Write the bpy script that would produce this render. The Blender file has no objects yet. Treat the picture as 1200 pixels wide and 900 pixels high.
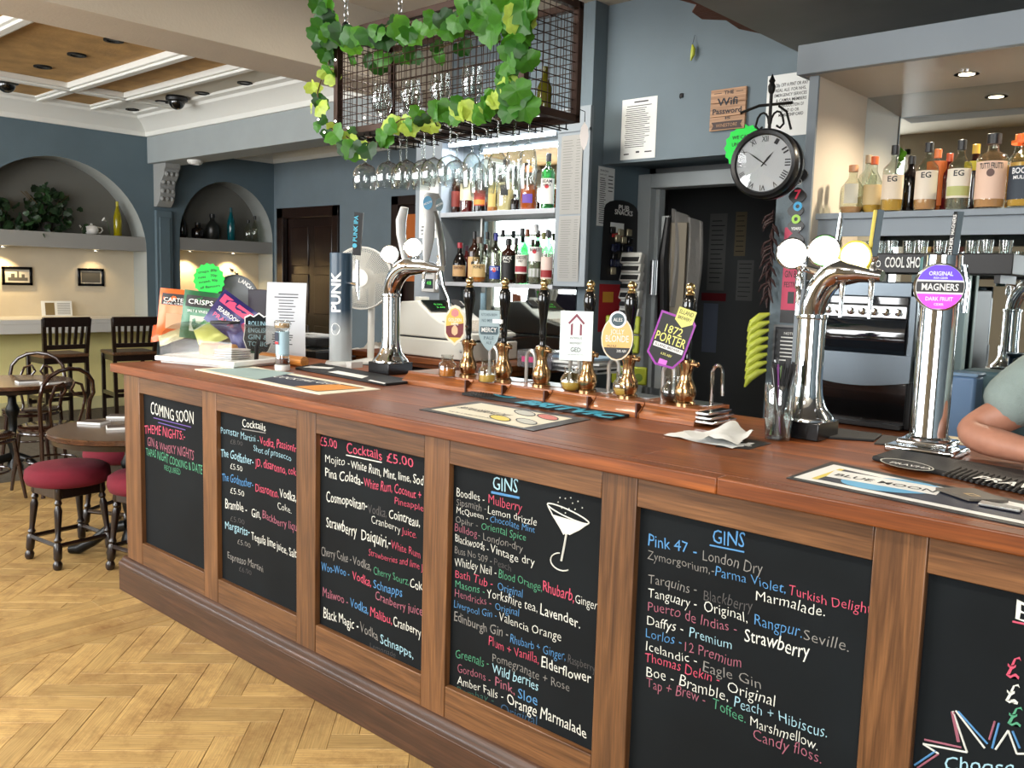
import bpy, bmesh, math, random
from mathutils import Vector, Matrix
C = bpy.context.scene.collection
SC = bpy.context.scene
random.seed(7)
PI = math.pi
# ------------------------------------------------------------------ camera
EYE = Vector((0, 0, 1.58))
FPX = 1036.66
_yaw, _pit, _rol = math.radians(42.1009), math.radians(6.605), math.radians(1.62814)
FW = Vector((-math.sin(_yaw)*math.cos(_pit), math.cos(_yaw)*math.cos(_pit), -math.sin(_pit)))
_r = Vector((math.cos(_yaw), math.sin(_yaw), 0)); _u = _r.cross(FW)
RT = _r*math.cos(_rol) + _u*math.sin(_rol)
UP = -_r*math.sin(_rol) + _u*math.cos(_rol)
cd = bpy.data.cameras.new('camera'); cam = bpy.data.objects.new('camera', cd); C.objects.link(cam)
cam.matrix_world = Matrix(((RT.x, UP.x, -FW.x, EYE.x), (RT.y, UP.y, -FW.y, EYE.y), (RT.z, UP.z, -FW.z, EYE.z), (0, 0, 0, 1)))
cd.sensor_width = 36; cd.lens = 36*FPX/1200; cd.clip_start = 0.05; cd.clip_end = 60
SC.camera = cam
# ------------------------------------------------------------------ world, daylight, exposure
w = bpy.data.worlds.new('world'); SC.world = w; w.use_nodes = True
w.node_tree.nodes['Background'].inputs[0].default_value = (0.80, 0.90, 1.0, 1)
w.node_tree.nodes['Background'].inputs[1].default_value = 4.0
SC.view_settings.view_transform = 'Standard'; SC.view_settings.look = 'None'
SC.view_settings.exposure = 0.30; SC.view_settings.gamma = 1.0
SC.view_settings.use_curve_mapping = False
try: SC.cycles.use_denoising = True
except Exception: pass
SC.cycles.max_bounces = 12; SC.cycles.transparent_max_bounces = 24; SC.cycles.glossy_bounces = 6
SC.cycles.diffuse_bounces = 4; SC.cycles.sample_clamp_indirect = 6.0
SC.cycles.caustics_reflective = False; SC.cycles.caustics_refractive = False
def area(name, loc, size, power, col=(1, 1, 1), rot=(0, 0, 0)):
    l = bpy.data.lights.new(name, 'AREA'); l.shape = 'RECTANGLE'; l.size, l.size_y = size; l.energy = power; l.color = col
    o = bpy.data.objects.new(name, l); C.objects.link(o); o.location = loc; o.rotation_euler = rot; return o
def spot(name, loc, power, col, ang=100, rad=.03, rot=(0, 0, 0), blend=.6):
    l = bpy.data.lights.new(name, 'SPOT'); l.energy = power; l.color = col; l.spot_size = math.radians(ang); l.spot_blend = blend
    l.shadow_soft_size = rad
    o = bpy.data.objects.new(name, l); C.objects.link(o); o.location = loc; o.rotation_euler = rot; return o
# daylight entering by the street windows (front wall behind the viewer, y = -2)
WINS = [(-10.2, -7.4), (-6.6, -5.0), (-4.6, -2.95), (0.0, 2.2)]
for x0, x1 in WINS:
    area('window_daylight', ((x0+x1)/2, -2.12, 2.1), (x1-x0, 2.0), 62*(x1-x0), (1.0, 0.98, 0.95), (PI/2, 0, 0))
WARM = (1.0, .74, .40)
# ceiling lamps added out of view to brighten worktop and staff side; fittings below
ADDED_LAMPS = [(-3.4, .1, 3.25, 40), (-.9, .3, 2.80, 40), (-3.3, 3.2, 3.25, 24), (-7.2, 1.2, 3.38, 12)]
for x, y, z, pw_ in ADDED_LAMPS: area('added_lamp_light', (x, y, z-.09), (.34, .34), pw_, (1.0, .93, .82))

# ------------------------------------------------------------------ helpers
def ray(px, py): return FW + RT*((px-600)/FPX) - UP*((py-450)/FPX)
def at(px, py, x=None, y=None, z=None):
    d = ray(px, py)
    t = (x-EYE.x)/d.x if x is not None else ((y-EYE.y)/d.y if y is not None else (z-EYE.z)/d.z)
    return EYE + d*t
def lin(c):
    def f(v):
        v /= 255.0
        return v/12.92 if v <= .04045 else ((v+.055)/1.055)**2.4
    return (f(c[0]), f(c[1]), f(c[2]), 1)
MC = {}
def M(name, rgb=(128, 128, 128), rough=.5, metal=0.0, spec=.5, emit=None, es=0, trans=0, noise=0, nscale=8, bump=0, bscale=60, coat=0, sub=None, sheen=0, stretch=None):
    if name in MC: return MC[name]
    m = bpy.data.materials.new(name); m.use_nodes = True; MC[name] = m
    nt = m.node_tree; b = nt.nodes['Principled BSDF']
    b.inputs['Base Color'].default_value = lin(rgb); b.inputs['Roughness'].default_value = rough
    b.inputs['Metallic'].default_value = metal; b.inputs['Specular IOR Level'].default_value = spec
    b.inputs['Transmission Weight'].default_value = trans; b.inputs['Coat Weight'].default_value = coat
    if sheen: b.inputs['Sheen Weight'].default_value = sheen
    if emit: b.inputs['Emission Color'].default_value = lin(emit); b.inputs['Emission Strength'].default_value = es
    tc = None
    if noise or bump:
        tc = nt.nodes.new('ShaderNodeTexCoord'); mp = nt.nodes.new('ShaderNodeMapping'); nt.links.new(tc.outputs['Object'], mp.inputs[0])
        if stretch: mp.inputs['Scale'].default_value = stretch
    if noise:
        n = nt.nodes.new('ShaderNodeTexNoise'); n.inputs['Scale'].default_value = nscale; n.inputs['Detail'].default_value = 5
        nt.links.new(mp.outputs[0], n.inputs[0])
        r = nt.nodes.new('ShaderNodeValToRGB'); r.color_ramp.elements[0].position = .3; r.color_ramp.elements[1].position = .7
        c = lin(rgb); r.color_ramp.elements[0].color = (c[0]*(1-noise), c[1]*(1-noise), c[2]*(1-noise), 1)
        r.color_ramp.elements[1].color = (min(1, c[0]*(1+noise)), min(1, c[1]*(1+noise)), min(1, c[2]*(1+noise)), 1)
        nt.links.new(n.outputs[0], r.inputs[0]); nt.links.new(r.outputs[0], b.inputs['Base Color'])
    if bump:
        n2 = nt.nodes.new('ShaderNodeTexNoise'); n2.inputs['Scale'].default_value = bscale; n2.inputs['Detail'].default_value = 3
        nt.links.new(mp.outputs[0], n2.inputs[0])
        bp = nt.nodes.new('ShaderNodeBump'); bp.inputs['Strength'].default_value = bump; bp.inputs['Distance'].default_value = .01
        nt.links.new(n2.outputs[0], bp.inputs['Height']); nt.links.new(bp.outputs[0], b.inputs['Normal'])
    return m
def wood(name, dark, light, axis='x', scale=1.0, rough=.4, coat=0.0, wear=None, rnd=True, ring=7.0):
    """grained timber; axis is the direction the grain runs"""
    if name in MC: return MC[name]
    m = bpy.data.materials.new(name); m.use_nodes = True; MC[name] = m
    nt = m.node_tree; N = nt.nodes; L = nt.links; b = N['Principled BSDF']
    tc = N.new('ShaderNodeTexCoord'); mp = N.new('ShaderNodeMapping'); L.new(tc.outputs['Object'], mp.inputs[0])
    s = [14*scale]*3; s['xyz'.index(axis)] = 0.9*scale; mp.inputs['Scale'].default_value = s
    if rnd:
        oi = N.new('ShaderNodeObjectInfo'); mu = N.new('ShaderNodeMath'); mu.operation = 'MULTIPLY'; mu.inputs[1].default_value = 37
        L.new(oi.outputs['Random'], mu.inputs[0]); L.new(mu.outputs[0], mp.inputs['Location'])
    n = N.new('ShaderNodeTexNoise'); n.inputs['Scale'].default_value = 1.0; n.inputs['Detail'].default_value = 6; n.inputs['Distortion'].default_value = .6
    L.new(mp.outputs[0], n.inputs[0])
    # growth rings: fold the noise into bands
    mu2 = N.new('ShaderNodeMath'); mu2.operation = 'MULTIPLY'; mu2.inputs[1].default_value = ring; L.new(n.outputs[0], mu2.inputs[0])
    pp = N.new('ShaderNodeMath'); pp.operation = 'PINGPONG'; pp.inputs[1].default_value = 1.0; L.new(mu2.outputs[0], pp.inputs[0])
    mx = N.new('ShaderNodeMath'); mx.operation = 'MULTIPLY_ADD'; mx.inputs[1].default_value = .45; L.new(pp.outputs[0], mx.inputs[0]); 
    sc = N.new('ShaderNodeMath'); sc.operation = 'MULTIPLY'; sc.inputs[1].default_value = .6; L.new(n.outputs[0], sc.inputs[0]); L.new(sc.outputs[0], mx.inputs[2])
    r = N.new('ShaderNodeValToRGB'); r.color_ramp.elements[0].position = .15; r.color_ramp.elements[1].position = .85
    r.color_ramp.elements[0].color = lin(dark); r.color_ramp.elements[1].color = lin(light); L.new(mx.outputs[0], r.inputs[0])
    # fine pores drawn out along the grain
    mp2 = N.new('ShaderNodeMapping'); L.new(tc.outputs['Object'], mp2.inputs[0]); s2 = [150*scale]*3; s2['xyz'.index(axis)] = 5*scale; mp2.inputs['Scale'].default_value = s2
    n4 = N.new('ShaderNodeTexNoise'); n4.inputs['Scale'].default_value = 1.0; n4.inputs['Detail'].default_value = 3; L.new(mp2.outputs[0], n4.inputs[0])
    r4 = N.new('ShaderNodeMapRange'); r4.inputs[1].default_value = .35; r4.inputs[2].default_value = .65; r4.inputs[3].default_value = .72; r4.inputs[4].default_value = 1.12; L.new(n4.outputs[0], r4.inputs[0])
    m4 = N.new('ShaderNodeMix'); m4.data_type = 'RGBA'; m4.blend_type = 'MULTIPLY'; m4.inputs['Factor'].default_value = 1.0; L.new(r.outputs[0], m4.inputs['A']); L.new(r4.outputs[0], m4.inputs['B'])
    out = m4.outputs['Result']
    if rnd:
        hs = N.new('ShaderNodeHueSaturation'); mr = N.new('ShaderNodeMapRange'); mr.inputs[3].default_value = .82; mr.inputs[4].default_value = 1.16
        L.new(oi.outputs['Random'], mr.inputs[0]); L.new(mr.outputs[0], hs.inputs['Value']); L.new(out, hs.inputs['Color']); out = hs.outputs[0]
    if wear:
        n3 = N.new('ShaderNodeTexNoise'); n3.inputs['Scale'].default_value = 4.5; n3.inputs['Detail'].default_value = 9; n3.inputs['Roughness'].default_value = .78
        geo = N.new('ShaderNodeNewGeometry'); L.new(geo.outputs['Position'], n3.inputs[0])
        rr = N.new('ShaderNodeValToRGB'); rr.color_ramp.elements[0].position = .47; rr.color_ramp.elements[1].position = .68; L.new(n3.outputs[0], rr.inputs[0])
        mm = N.new('ShaderNodeMix'); mm.data_type = 'RGBA'; mm.inputs['B'].default_value = lin(wear)
        ml = N.new('ShaderNodeMath'); ml.operation = 'MULTIPLY'; ml.inputs[1].default_value = .95; L.new(rr.outputs[0], ml.inputs[0])
        L.new(ml.outputs[0], mm.inputs['Factor']); L.new(out, mm.inputs['A']); out = mm.outputs['Result']
    L.new(out, b.inputs['Base Color']); b.inputs['Roughness'].default_value = rough; b.inputs['Coat Weight'].default_value = coat; b.inputs['Coat Roughness'].default_value = .15
    bp = N.new('ShaderNodeBump'); bp.inputs['Strength'].default_value = .15; bp.inputs['Distance'].default_value = .003
    L.new(mx.outputs[0], bp.inputs['Height']); L.new(bp.outputs[0], b.inputs['Normal'])
    return m
def thin(name, rgb=(255, 255, 255), ior=1.45, rough=.03, body=0.0, gain=1.0):
    """thin glass wall: tinted see-through plus a fresnel reflection"""
    if name in MC: return MC[name]
    m = bpy.data.materials.new(name); m.use_nodes = True; MC[name] = m
    nt = m.node_tree; N = nt.nodes; L = nt.links; N.remove(N['Principled BSDF'])
    t = N.new('ShaderNodeBsdfTransparent'); t.inputs[0].default_value = lin(rgb)
    g = N.new('ShaderNodeBsdfGlossy'); g.inputs['Roughness'].default_value = rough
    lw = N.new('ShaderNodeLayerWeight'); lw.inputs[0].default_value = .5
    pw = N.new('ShaderNodeMath'); pw.operation = 'POWER'; pw.inputs[1].default_value = 2.2; L.new(lw.outputs['Facing'], pw.inputs[0])
    ma = N.new('ShaderNodeMath'); ma.operation = 'MULTIPLY_ADD'; ma.inputs[1].default_value = .62*gain; ma.inputs[2].default_value = .06*gain; L.new(pw.outputs[0], ma.inputs[0]); ma.use_clamp = True
    mix = N.new('ShaderNodeMixShader'); L.new(ma.outputs[0], mix.inputs[0]); L.new(t.outputs[0], mix.inputs[1]); L.new(g.outputs[0], mix.inputs[2])
    L.new(mix.outputs[0], N['Material Output'].inputs[0]); return m

def wm(o):
    m = Matrix.LocRotScale(o.location, o.rotation_euler, o.scale)
    return wm(o.parent) @ m if o.parent else m
def tag(o, label=None, cat=None, group=None, kind=None):
    if label: o['label'] = label
    if cat: o['category'] = cat
    if group: o['group'] = group
    if kind: o['kind'] = kind
    return o
def thing(name, label, cat, loc=(0, 0, 0), rz=0, group=None):
    o = bpy.data.objects.new(name, None); C.objects.link(o); o.location = loc; o.rotation_euler = (0, 0, rz); o.empty_display_size = .05
    return tag(o, label, cat, group)
def linkmesh(name, me, mat, parent=None):
    o = bpy.data.objects.new(name, me); C.objects.link(o)
    if mat is not None and not me.materials: me.materials.append(mat)
    if parent: o.parent = parent
    return o
class MB:
    """collects geometry and links it as ONE mesh object"""
    def __init__(s): s.v = []; s.f = []
    def add(s, vs, fs, mat=None):
        b = len(s.v); s.v += [tuple(mat @ Vector(v)) if mat is not None else tuple(v) for v in vs]
        s.f += [tuple(b+i for i in f) for f in fs]; return s
    def box(s, a, b, mat=None):
        x0, y0, z0 = a; x1, y1, z1 = b
        x0, x1 = min(x0, x1), max(x0, x1); y0, y1 = min(y0, y1), max(y0, y1); z0, z1 = min(z0, z1), max(z0, z1)
        return s.add([(x0, y0, z0), (x1, y0, z0), (x1, y1, z0), (x0, y1, z0), (x0, y0, z1), (x1, y0, z1), (x1, y1, z1), (x0, y1, z1)],
                     [(3, 2, 1, 0), (4, 5, 6, 7), (0, 1, 5, 4), (1, 2, 6, 5), (2, 3, 7, 6), (3, 0, 4, 7)], mat)
    def lathe(s, prof, loc=(0, 0, 0), seg=16, mat=None, sx=1, sy=1, caps=True):
        vs = []; fs = []
        for r, z in prof:
            for k in range(seg):
                a = 2*PI*k/seg; vs.append((loc[0]+r*math.cos(a)*sx, loc[1]+r*math.sin(a)*sy, loc[2]+z))
        for i in range(len(prof)-1):
            for k in range(seg):
                k2 = (k+1) % seg; fs.append((i*seg+k, i*seg+k2, (i+1)*seg+k2, (i+1)*seg+k))
        if caps:
            if prof[0][0] > 1e-4: fs.append(tuple(range(seg-1, -1, -1)))
            n = (len(prof)-1)*seg
            if prof[-1][0] > 1e-4: fs.append(tuple(n+k for k in range(seg)))
        return s.add(vs, fs, mat)
    def tube(s, pts, r, seg=8, closed=False, mat=None, flat=1.0):
        pts = [Vector(p) for p in pts]; n = len(pts); rs = r if isinstance(r, (list, tuple)) else [r]*n
        vs = []; fs = []; up = None
        for i, p in enumerate(pts):
            if closed: t = pts[(i+1) % n]-pts[i-1]
            else: t = pts[min(i+1, n-1)]-pts[max(i-1, 0)]
            t.normalize()
            if up is None:
                up = Vector((0, 0, 1)) if abs(t.z) < .9 else Vector((1, 0, 0))
            a = t.cross(up); a.normalize(); up2 = a.cross(t); up2.normalize(); up = up2
            for k in range(seg):
                an = 2*PI*k/seg; vs.append(p + a*math.cos(an)*rs[i] + up2*math.sin(an)*rs[i]*flat)
        for i in range(n if closed else n-1):
            j = (i+1) % n
            for k in range(seg):
                k2 = (k+1) % seg; fs.append((i*seg+k, i*seg+k2, j*seg+k2, j*seg+k))
        if not closed:
            fs.append(tuple(range(seg-1, -1, -1))); fs.append(tuple((n-1)*seg+k for k in range(seg)))
        return s.add(vs, fs, mat)
    def prism(s, poly, t, mat=None):
        """2D polygon (x,y) thickened 0..t along local z"""
        n = len(poly); vs = [(p[0], p[1], 0) for p in poly]+[(p[0], p[1], t) for p in poly]
        fs = [tuple(range(n-1, -1, -1)), tuple(range(n, 2*n))]+[(i, (i+1) % n, n+(i+1) % n, n+i) for i in range(n)]
        return s.add(vs, fs, mat)
    def sphere(s, c, r, seg=12, rings=8, sc=(1, 1, 1), mat=None):
        prof = [(max(1e-5, r*math.sin(PI*i/rings)), -r*math.cos(PI*i/rings)) for i in range(rings+1)]
        m = Matrix.Translation(c) @ Matrix.Diagonal((*sc, 1))
        return s.lathe(prof, seg=seg, mat=(mat @ m) if mat is not None else m, caps=False)
    def build(s, name, mat, parent=None, world=False, smooth=True, bevel=0, ang=35, kind=None, label=None, segs=2):
        vs = s.v
        if world and parent is not None:
            inv = wm(parent).inverted(); vs = [tuple(inv @ Vector(v)) for v in vs]
        me = bpy.data.meshes.new(name); me.from_pydata(vs, [], s.f); me.materials.append(mat)
        if smooth:
            me.polygons.foreach_set('use_smooth', [True]*len(me.polygons)); me.set_sharp_from_angle(angle=math.radians(ang))
        me.update()
        o = bpy.data.objects.new(name, me); C.objects.link(o)
        if parent is not None: o.parent = parent
        if bevel:
            b = o.modifiers.new('bevel', 'BEVEL'); b.width = bevel; b.segments = segs; b.limit_method = 'ANGLE'; b.harden_normals = False
        if kind: o['kind'] = kind
        if label: o['label'] = label
        return o
def basis(o, ax, ay):
    ax = Vector(ax).normalized(); ay = Vector(ay); az = ax.cross(ay).normalized(); ay = az.cross(ax)
    return Matrix(((ax.x, ay.x, az.x, o[0]), (ax.y, ay.y, az.y, o[1]), (ax.z, ay.z, az.z, o[2]), (0, 0, 0, 1)))
TXT = {}
def glyphs(s, off=0.0):
    k = (s, off)
    if k in TXT: return TXT[k]
    cu = bpy.data.curves.new('t', 'FONT'); cu.body = s; cu.size = 1; cu.resolution_u = 2; cu.offset = off; cu.fill_mode = 'FRONT'
    o = bpy.data.objects.new('t', cu); C.objects.link(o); bpy.context.view_layer.update()
    me = bpy.data.meshes.new_from_object(o.evaluated_get(bpy.context.evaluated_depsgraph_get()))
    vs = [tuple(v.co) for v in me.vertices]; fs = [tuple(p.vertices) for p in me.polygons]
    bpy.data.objects.remove(o); bpy.data.curves.remove(cu); bpy.data.meshes.remove(me)
    x0 = min([v[0] for v in vs] or [0]); x1 = max([v[0] for v in vs] or [1])
    TXT[k] = (vs, fs, x0, x1); return TXT[k]
def sliced(vs, fs, step=.12):
    bm = bmesh.new(); B = [bm.verts.new(v) for v in vs]
    for f in fs:
        try: bm.faces.new([B[i] for i in f])
        except ValueError: pass
    y = -.3
    while y < 1.0:
        bmesh.ops.bisect_plane(bm, geom=bm.verts[:]+bm.edges[:]+bm.faces[:], plane_co=(0, y, 0), plane_no=(0, 1, 0)); y += step
    bm.verts.index_update(); o = [tuple(v.co) for v in bm.verts], [tuple(v.index for v in f.verts) for f in bm.faces]; bm.free(); return o
def text(mb, s, p0, p1, h, up=(0, 0, 1), nrm=None, off=.006, wob=0.0, lift=0.0015, centre=None):
    """write s along p0->p1 with capital height h; nrm is the side it is read from"""
    vs, fs, x0, x1 = glyphs(s, off)
    p0 = Vector(p0); p1 = Vector(p1); ax = (p1-p0); wdt = ax.length; ax.normalize(); up = Vector(up)
    nrm = Vector(nrm) if nrm is not None else ax.cross(up)
    kx = wdt/max(1e-6, x1-x0); ky = h/.69
    out = []
    for v in vs:
        u = (v[0]-x0)*kx; q = v[1]*ky
        if wob:
            c_ = int(u/wdt*len(s)*.999); k1 = math.sin(c_*12.9+len(s)*3.1); k2 = math.sin(c_*7.7+len(s)*1.3)
            q = q*(1+.10*k1)+wob*h*(.6*k2+math.sin(u/wdt*9+len(s)*1.7)); u += wob*h*(1.3*k1*q/h+.5*math.sin(q/h*3+c_))
        out.append(p0+ax*u+up*q+nrm.normalized()*lift)
    mb.add(out, fs); return mb
def card(name, label, cat, o, ax, ay, w_, h_, mat, t=.0012, rows=(), rmat=None, bevel=0, parent=None, curl=0):
    """a flat sheet at o (bottom-left), ax along its width, ay up it; rows: (u, v, u2, h, text or None) in 0..1"""
    mtx = basis(o, ax, ay)
    if parent is None:
        r = thing(name, label, cat, tuple(o))
    else: r = parent
    mb = MB()
    if curl:
        n = 6; vs = []; fs = []
        for i in range(n+1):
            v = i/n; dz = curl*math.sin(v*PI)
            for u in (0, w_):
                vs.append(mtx @ Vector((u, v*h_, dz))); 
        for i in range(n): fs.append((2*i, 2*i+1, 2*i+3, 2*i+2))
        mb.add(vs, fs)
    else:
        mb.add([mtx @ Vector((u, v, d)) for d in (-t, 0) for u, v in ((0, 0), (w_, 0), (w_, h_), (0, h_))],
               [(3, 2, 1, 0), (4, 5, 6, 7), (0, 1, 5, 4), (1, 2, 6, 5), (2, 3, 7, 6), (3, 0, 4, 7)])
    sheet = mb.build('sheet', mat, r, world=True, smooth=bool(curl))
    if rows:
        tb = MB()
        for u, v, u2, h, s in rows:
            dz = curl*math.sin(v*PI)+.0008 if curl else .0006
            a = mtx @ Vector((u*w_, v*h_, dz)); b = mtx @ Vector((u2*w_, v*h_, dz))
            if s: text(tb, s, a, b, h*h_, up=(mtx.to_3x3() @ Vector((0, 1, 0))), lift=.0006)
            else:
                up = (mtx.to_3x3() @ Vector((0, 1, 0)))*h*h_; tb.add([a, b, b+up, a+up], [(0, 1, 2, 3)])
        tb.build('lettering', rmat or M('print_ink', (40, 42, 48), .7), sheet if parent is None else r, world=True, smooth=False)
    return r
def lines(n, v0=.9, v1=.1, u0=.1, u1=.9, h=.012, seed=0):
    rr = random.Random(seed); return [(u0+rr.random()*.04, v0+(v1-v0)*i/max(1, n-1), u1-rr.random()*.25*(u1-u0), h, None) for i in range(n)]
# ================================================================== materials used widely
BLUE = M('blue_grey_paint', (106, 120, 128), .75, noise=.05, nscale=3, bump=.1, bscale=90)
BLUED = M('deep_blue_grey_paint', (92, 110, 119), .75, noise=.06, nscale=3, bump=.1, bscale=90)
CREAM = M('cream_plaster', (205, 194, 172), .8, noise=.04, nscale=4, bump=.08, bscale=80)
BEIGE = M('beige_ceiling_paint', (186, 176, 160), .85, noise=.04, nscale=3, bump=.15, bscale=60)
GREYB = M('pale_blue_beam_paint', (152, 159, 160), .8, noise=.03, nscale=4)
WHITE = M('white_gloss_paint', (226, 226, 220), .45)
OLIVE = M('mustard_wall_paint', (240, 228, 158), .8, noise=.05, nscale=3)
SHELFG = M('grey_shelf_paint', (170, 174, 180), .5)
JOIN = M('grey_blue_joinery', (134, 143, 150), .55)
CHROME = M('chrome', (225, 228, 230), .07, 1.0)
STEEL = M('brushed_steel', (180, 184, 186), .3, 1.0)
BRASS = M('brass', (176, 142, 102), .2, 1.0)
BRASSL = M('pale_brass', (222, 196, 140), .2, 1.0)
BLACK = M('black_lacquer', (10, 10, 11), .12, coat=.6)
BLKP = M('black_plastic', (18, 18, 20), .45)
RUB = M('black_rubber', (16, 16, 17), .7, bump=.2, bscale=200)
IRON = M('black_iron', (22, 21, 20), .5, .6)
PAPER = M('white_paper', (226, 228, 226), .8)
INK = M('print_ink', (40, 42, 48), .7)
GLASS = thin('clear_glass', (238, 242, 241), gain=1.9)
GLASSB = thin('bottle_glass', (236, 240, 232), gain=1.3)
MIRROR = M('mirror_glass', (205, 212, 212), .015, 1.0)
DWOOD = wood('dark_furniture_wood', (16, 9, 7), (36, 21, 16), 'z', 2.0, .3, .3)
def lit(name, rgb, s): return M(name, rgb, .4, emit=rgb, es=s)

# ================================================================== setting
def struct(mb, name, mat, bevel=0, **k):
    o = mb.build(name, mat, bevel=bevel, **k); o['kind'] = 'structure'; return o
XF = -10.3         # far wall with the alcoves
ZC = 3.25; ZF = 3.38
# floor: screed base, worn carpet beyond, oak blocks laid herringbone in the bar
fl = struct(MB().box((-11, -2.1, -.12), (3.2, 8, -.014)), 'floor', M('floor_screed', (92, 70, 44), .8))
struct(MB().box((-10.7, -2.1, -.013), (-7.05, 6.9, 0)), 'trim_carpet', M('grey_brown_carpet', (92, 84, 70), .95, noise=.25, nscale=25, bump=.4, bscale=300))
OAK = wood('worn_oak_block', (168, 134, 82), (196, 164, 106), 'x', 1.2, .5, .04, wear=(132, 98, 58), ring=3)
def plank_mesh(nm, L_, w_, dz=0):
    g = .0006; mb = MB(); b = .0012
    mb.add([(-L_/2+g, -w_/2+g, -.014), (L_/2-g, -w_/2+g, -.014), (L_/2-g, w_/2-g, -.014), (-L_/2+g, w_/2-g, -.014),
            (-L_/2+g, -w_/2+g, -b), (L_/2-g, -w_/2+g, -b), (L_/2-g, w_/2-g, -b), (-L_/2+g, w_/2-g, -b),
            (-L_/2+g+b, -w_/2+g+b, 0), (L_/2-g-b, -w_/2+g+b, 0), (L_/2-g-b, w_/2-g-b, 0), (-L_/2+g+b, w_/2-g-b, 0)],
           [(0, 1, 5, 4), (1, 2, 6, 5), (2, 3, 7, 6), (3, 0, 4, 7), (4, 5, 9, 8), (5, 6, 10, 9), (6, 7, 11, 10), (7, 4, 8, 11), (8, 9, 10, 11)])
    me = bpy.data.meshes.new(nm); me.from_pydata(mb.v, [], mb.f); me.materials.append(OAK); return me, mb
PL, PW = .38, .098
pmesh, pmb = plank_mesh('plank', PL, PW); smesh = None
cands = []
c45 = math.sqrt(.5)
for k in range(-90, 90):
    for m_ in range(-26, 26):
        ox, oy = k*PW+m_*PL, k*PW-m_*PL
        for kind in (0, 1):
            if kind == 0: cx, cy, a = ox+PL/2, oy+PW/2, 0
            else: cx, cy, a = ox+PL+PW/2, oy+PW-PL/2, PI/2
            X = -3.4+(cx*c45-cy*c45); Y = 1.0+(cx*c45+cy*c45)
            if X > -1.0 or X < -7.2 or Y > 5.2 or Y < -.6: continue
            if -4.10 < X < -3.98: continue
            if X > -4.2 and Y > 2.2: continue
            v = Vector((X, Y, 0))-EYE; d = v.dot(FW)
            if d < .3: continue
            px, py = 600+FPX*v.dot(RT)/d, 450-FPX*v.dot(UP)/d
            vis = -80 < px < 560 and 500 < py < 1000 and not (px > 150+(py-690)*1.75+60 and py > 690) and not (px > 190 and py < 690)
            cands.append((0 if vis else 1, d, X, Y, a+PI/4))
cands.sort()
rest = MB(); npl = 0
def add_plank(X, Y, a, mesh, mb_, real):
    global npl
    tz = random.uniform(-.0012, 0)
    if real:
        o = linkmesh('plank', mesh, OAK, fl); o.location = (X, Y, tz+(.0022 if mesh is smesh else 0)); o.rotation_euler = (random.uniform(-.002, .002), random.uniform(-.001, .001), a); npl += 1
    else:
        rest.add(mb_.v, mb_.f, Matrix.Translation((X, Y, tz)) @ Matrix.Rotation(a, 4, 'Z'))
smesh, smb = plank_mesh('plank', 1.1, .095)
for i, xx in enumerate((-4.15, -4.055, -3.96, -3.865, -4.245)):
    for j, yy in enumerate((.15, 1.25, 2.35)):
        add_plank(xx+.07, yy+(.3 if i % 2 else 0)-.1, PI/2, smesh, smb, True)
for c in cands:
    add_plank(c[2], c[3], c[4], pmesh, pmb, c[0] == 0 and npl < 298)
rest.build('planks_beyond', OAK, fl, smooth=False, kind='stuff')
# ceilings
struct(MB().box((-5.0, -2.1, ZC), (3.2, 8, ZC+.1)), 'ceiling', BEIGE)
CORK = M('gold_lincrusta_ceiling', (176, 138, 84), .8, noise=.22, nscale=5, bump=.3, bscale=40)
struct(MB().box((-10.9, -2.1, ZF), (-5.0, 4.95, ZF+.1)), 'ceiling_coffered', CORK)
struct(MB().box((-10.9, 4.95, 3.26), (-5.0, 8, 3.40)), 'ceiling_back', BEIGE)
# white mouldings of the coffers, flat painted margin
mm = MB(); mm.box((-10.3, -2.1, ZF-.03), (-9.32, 4.95, ZF-.006)); struct(mm, 'trim_1', WHITE).hide_render = False
for i, (x0, y0, x1, y1) in enumerate([(-9.33, -2.1, -9.2, 4.95), (-10.3, 3.62, -5.0, 3.76), (-10.3, 4.17, -5.0, 4.30), (-10.3, 2.4, -5, 2.54)]):
    mb = MB()
    mb.box((x0, y0, ZF-.055), (x1, y1, ZF)); 
    e = .035
    if x1-x0 < .3: mb.box((x0+e, y0, ZF-.075), (x1-e, y1, ZF-.05))
    else: mb.box((x0, y0+e, ZF-.075), (x1, y1-e, ZF-.05))
    struct(mb, 'trim_%d' % (i+2), WHITE, bevel=.006)
for j, (ya, yb) in enumerate([(3.76, 4.17), (2.54, 3.62), (4.30, 4.95)]):
    pass
struct(MB().box((-10.3, 4.3, ZF-.028), (-5.0, 4.95, ZF-.004)), 'trim_8', M('off_white_margin', (198, 192, 178), .7))
struct(MB().box((-10.0, 3.76, ZF-.034), (-9.45, 4.17, ZF-.026)), 'trim_9', CORK)
struct(MB().box((-10.0, 2.54, ZF-.034), (-9.45, 3.62, ZF-.026)), 'trim_10', CORK)
def cornice(name, pts, nx, ny, ztop):
    """stepped cove along a straight wall line, nx,ny = direction out of the wall"""
    prof = [(0, -.25), (.03, -.25), (.035, -.20), (.07, -.17), (.12, -.12), (.20, -.085), (.215, -.06), (.28, -.05), (.29, -.02), (.36, -.015), (.36, 0), (0, 0)]
    mb = MB(); vs = []; n = len(prof)
    for p in pts:
        for d, z in prof: vs.append((p[0]+nx*d, p[1]+ny*d, ztop+z))
    fs = [(i, (i+1) % n, n+(i+1) % n, n+i) for i in range(n)]+[tuple(range(n)), tuple(range(2*n-1, n-1, -1))]
    mb.add(vs, fs); struct(mb, name, WHITE, ang=25)
cornice('trim_11', [(XF, -2.1), (XF, 4.93)], 1, 0, ZF)
cornice('trim_12', [(XF, 4.93), (-5.0, 4.93)], 0, -1, ZF)
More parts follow.
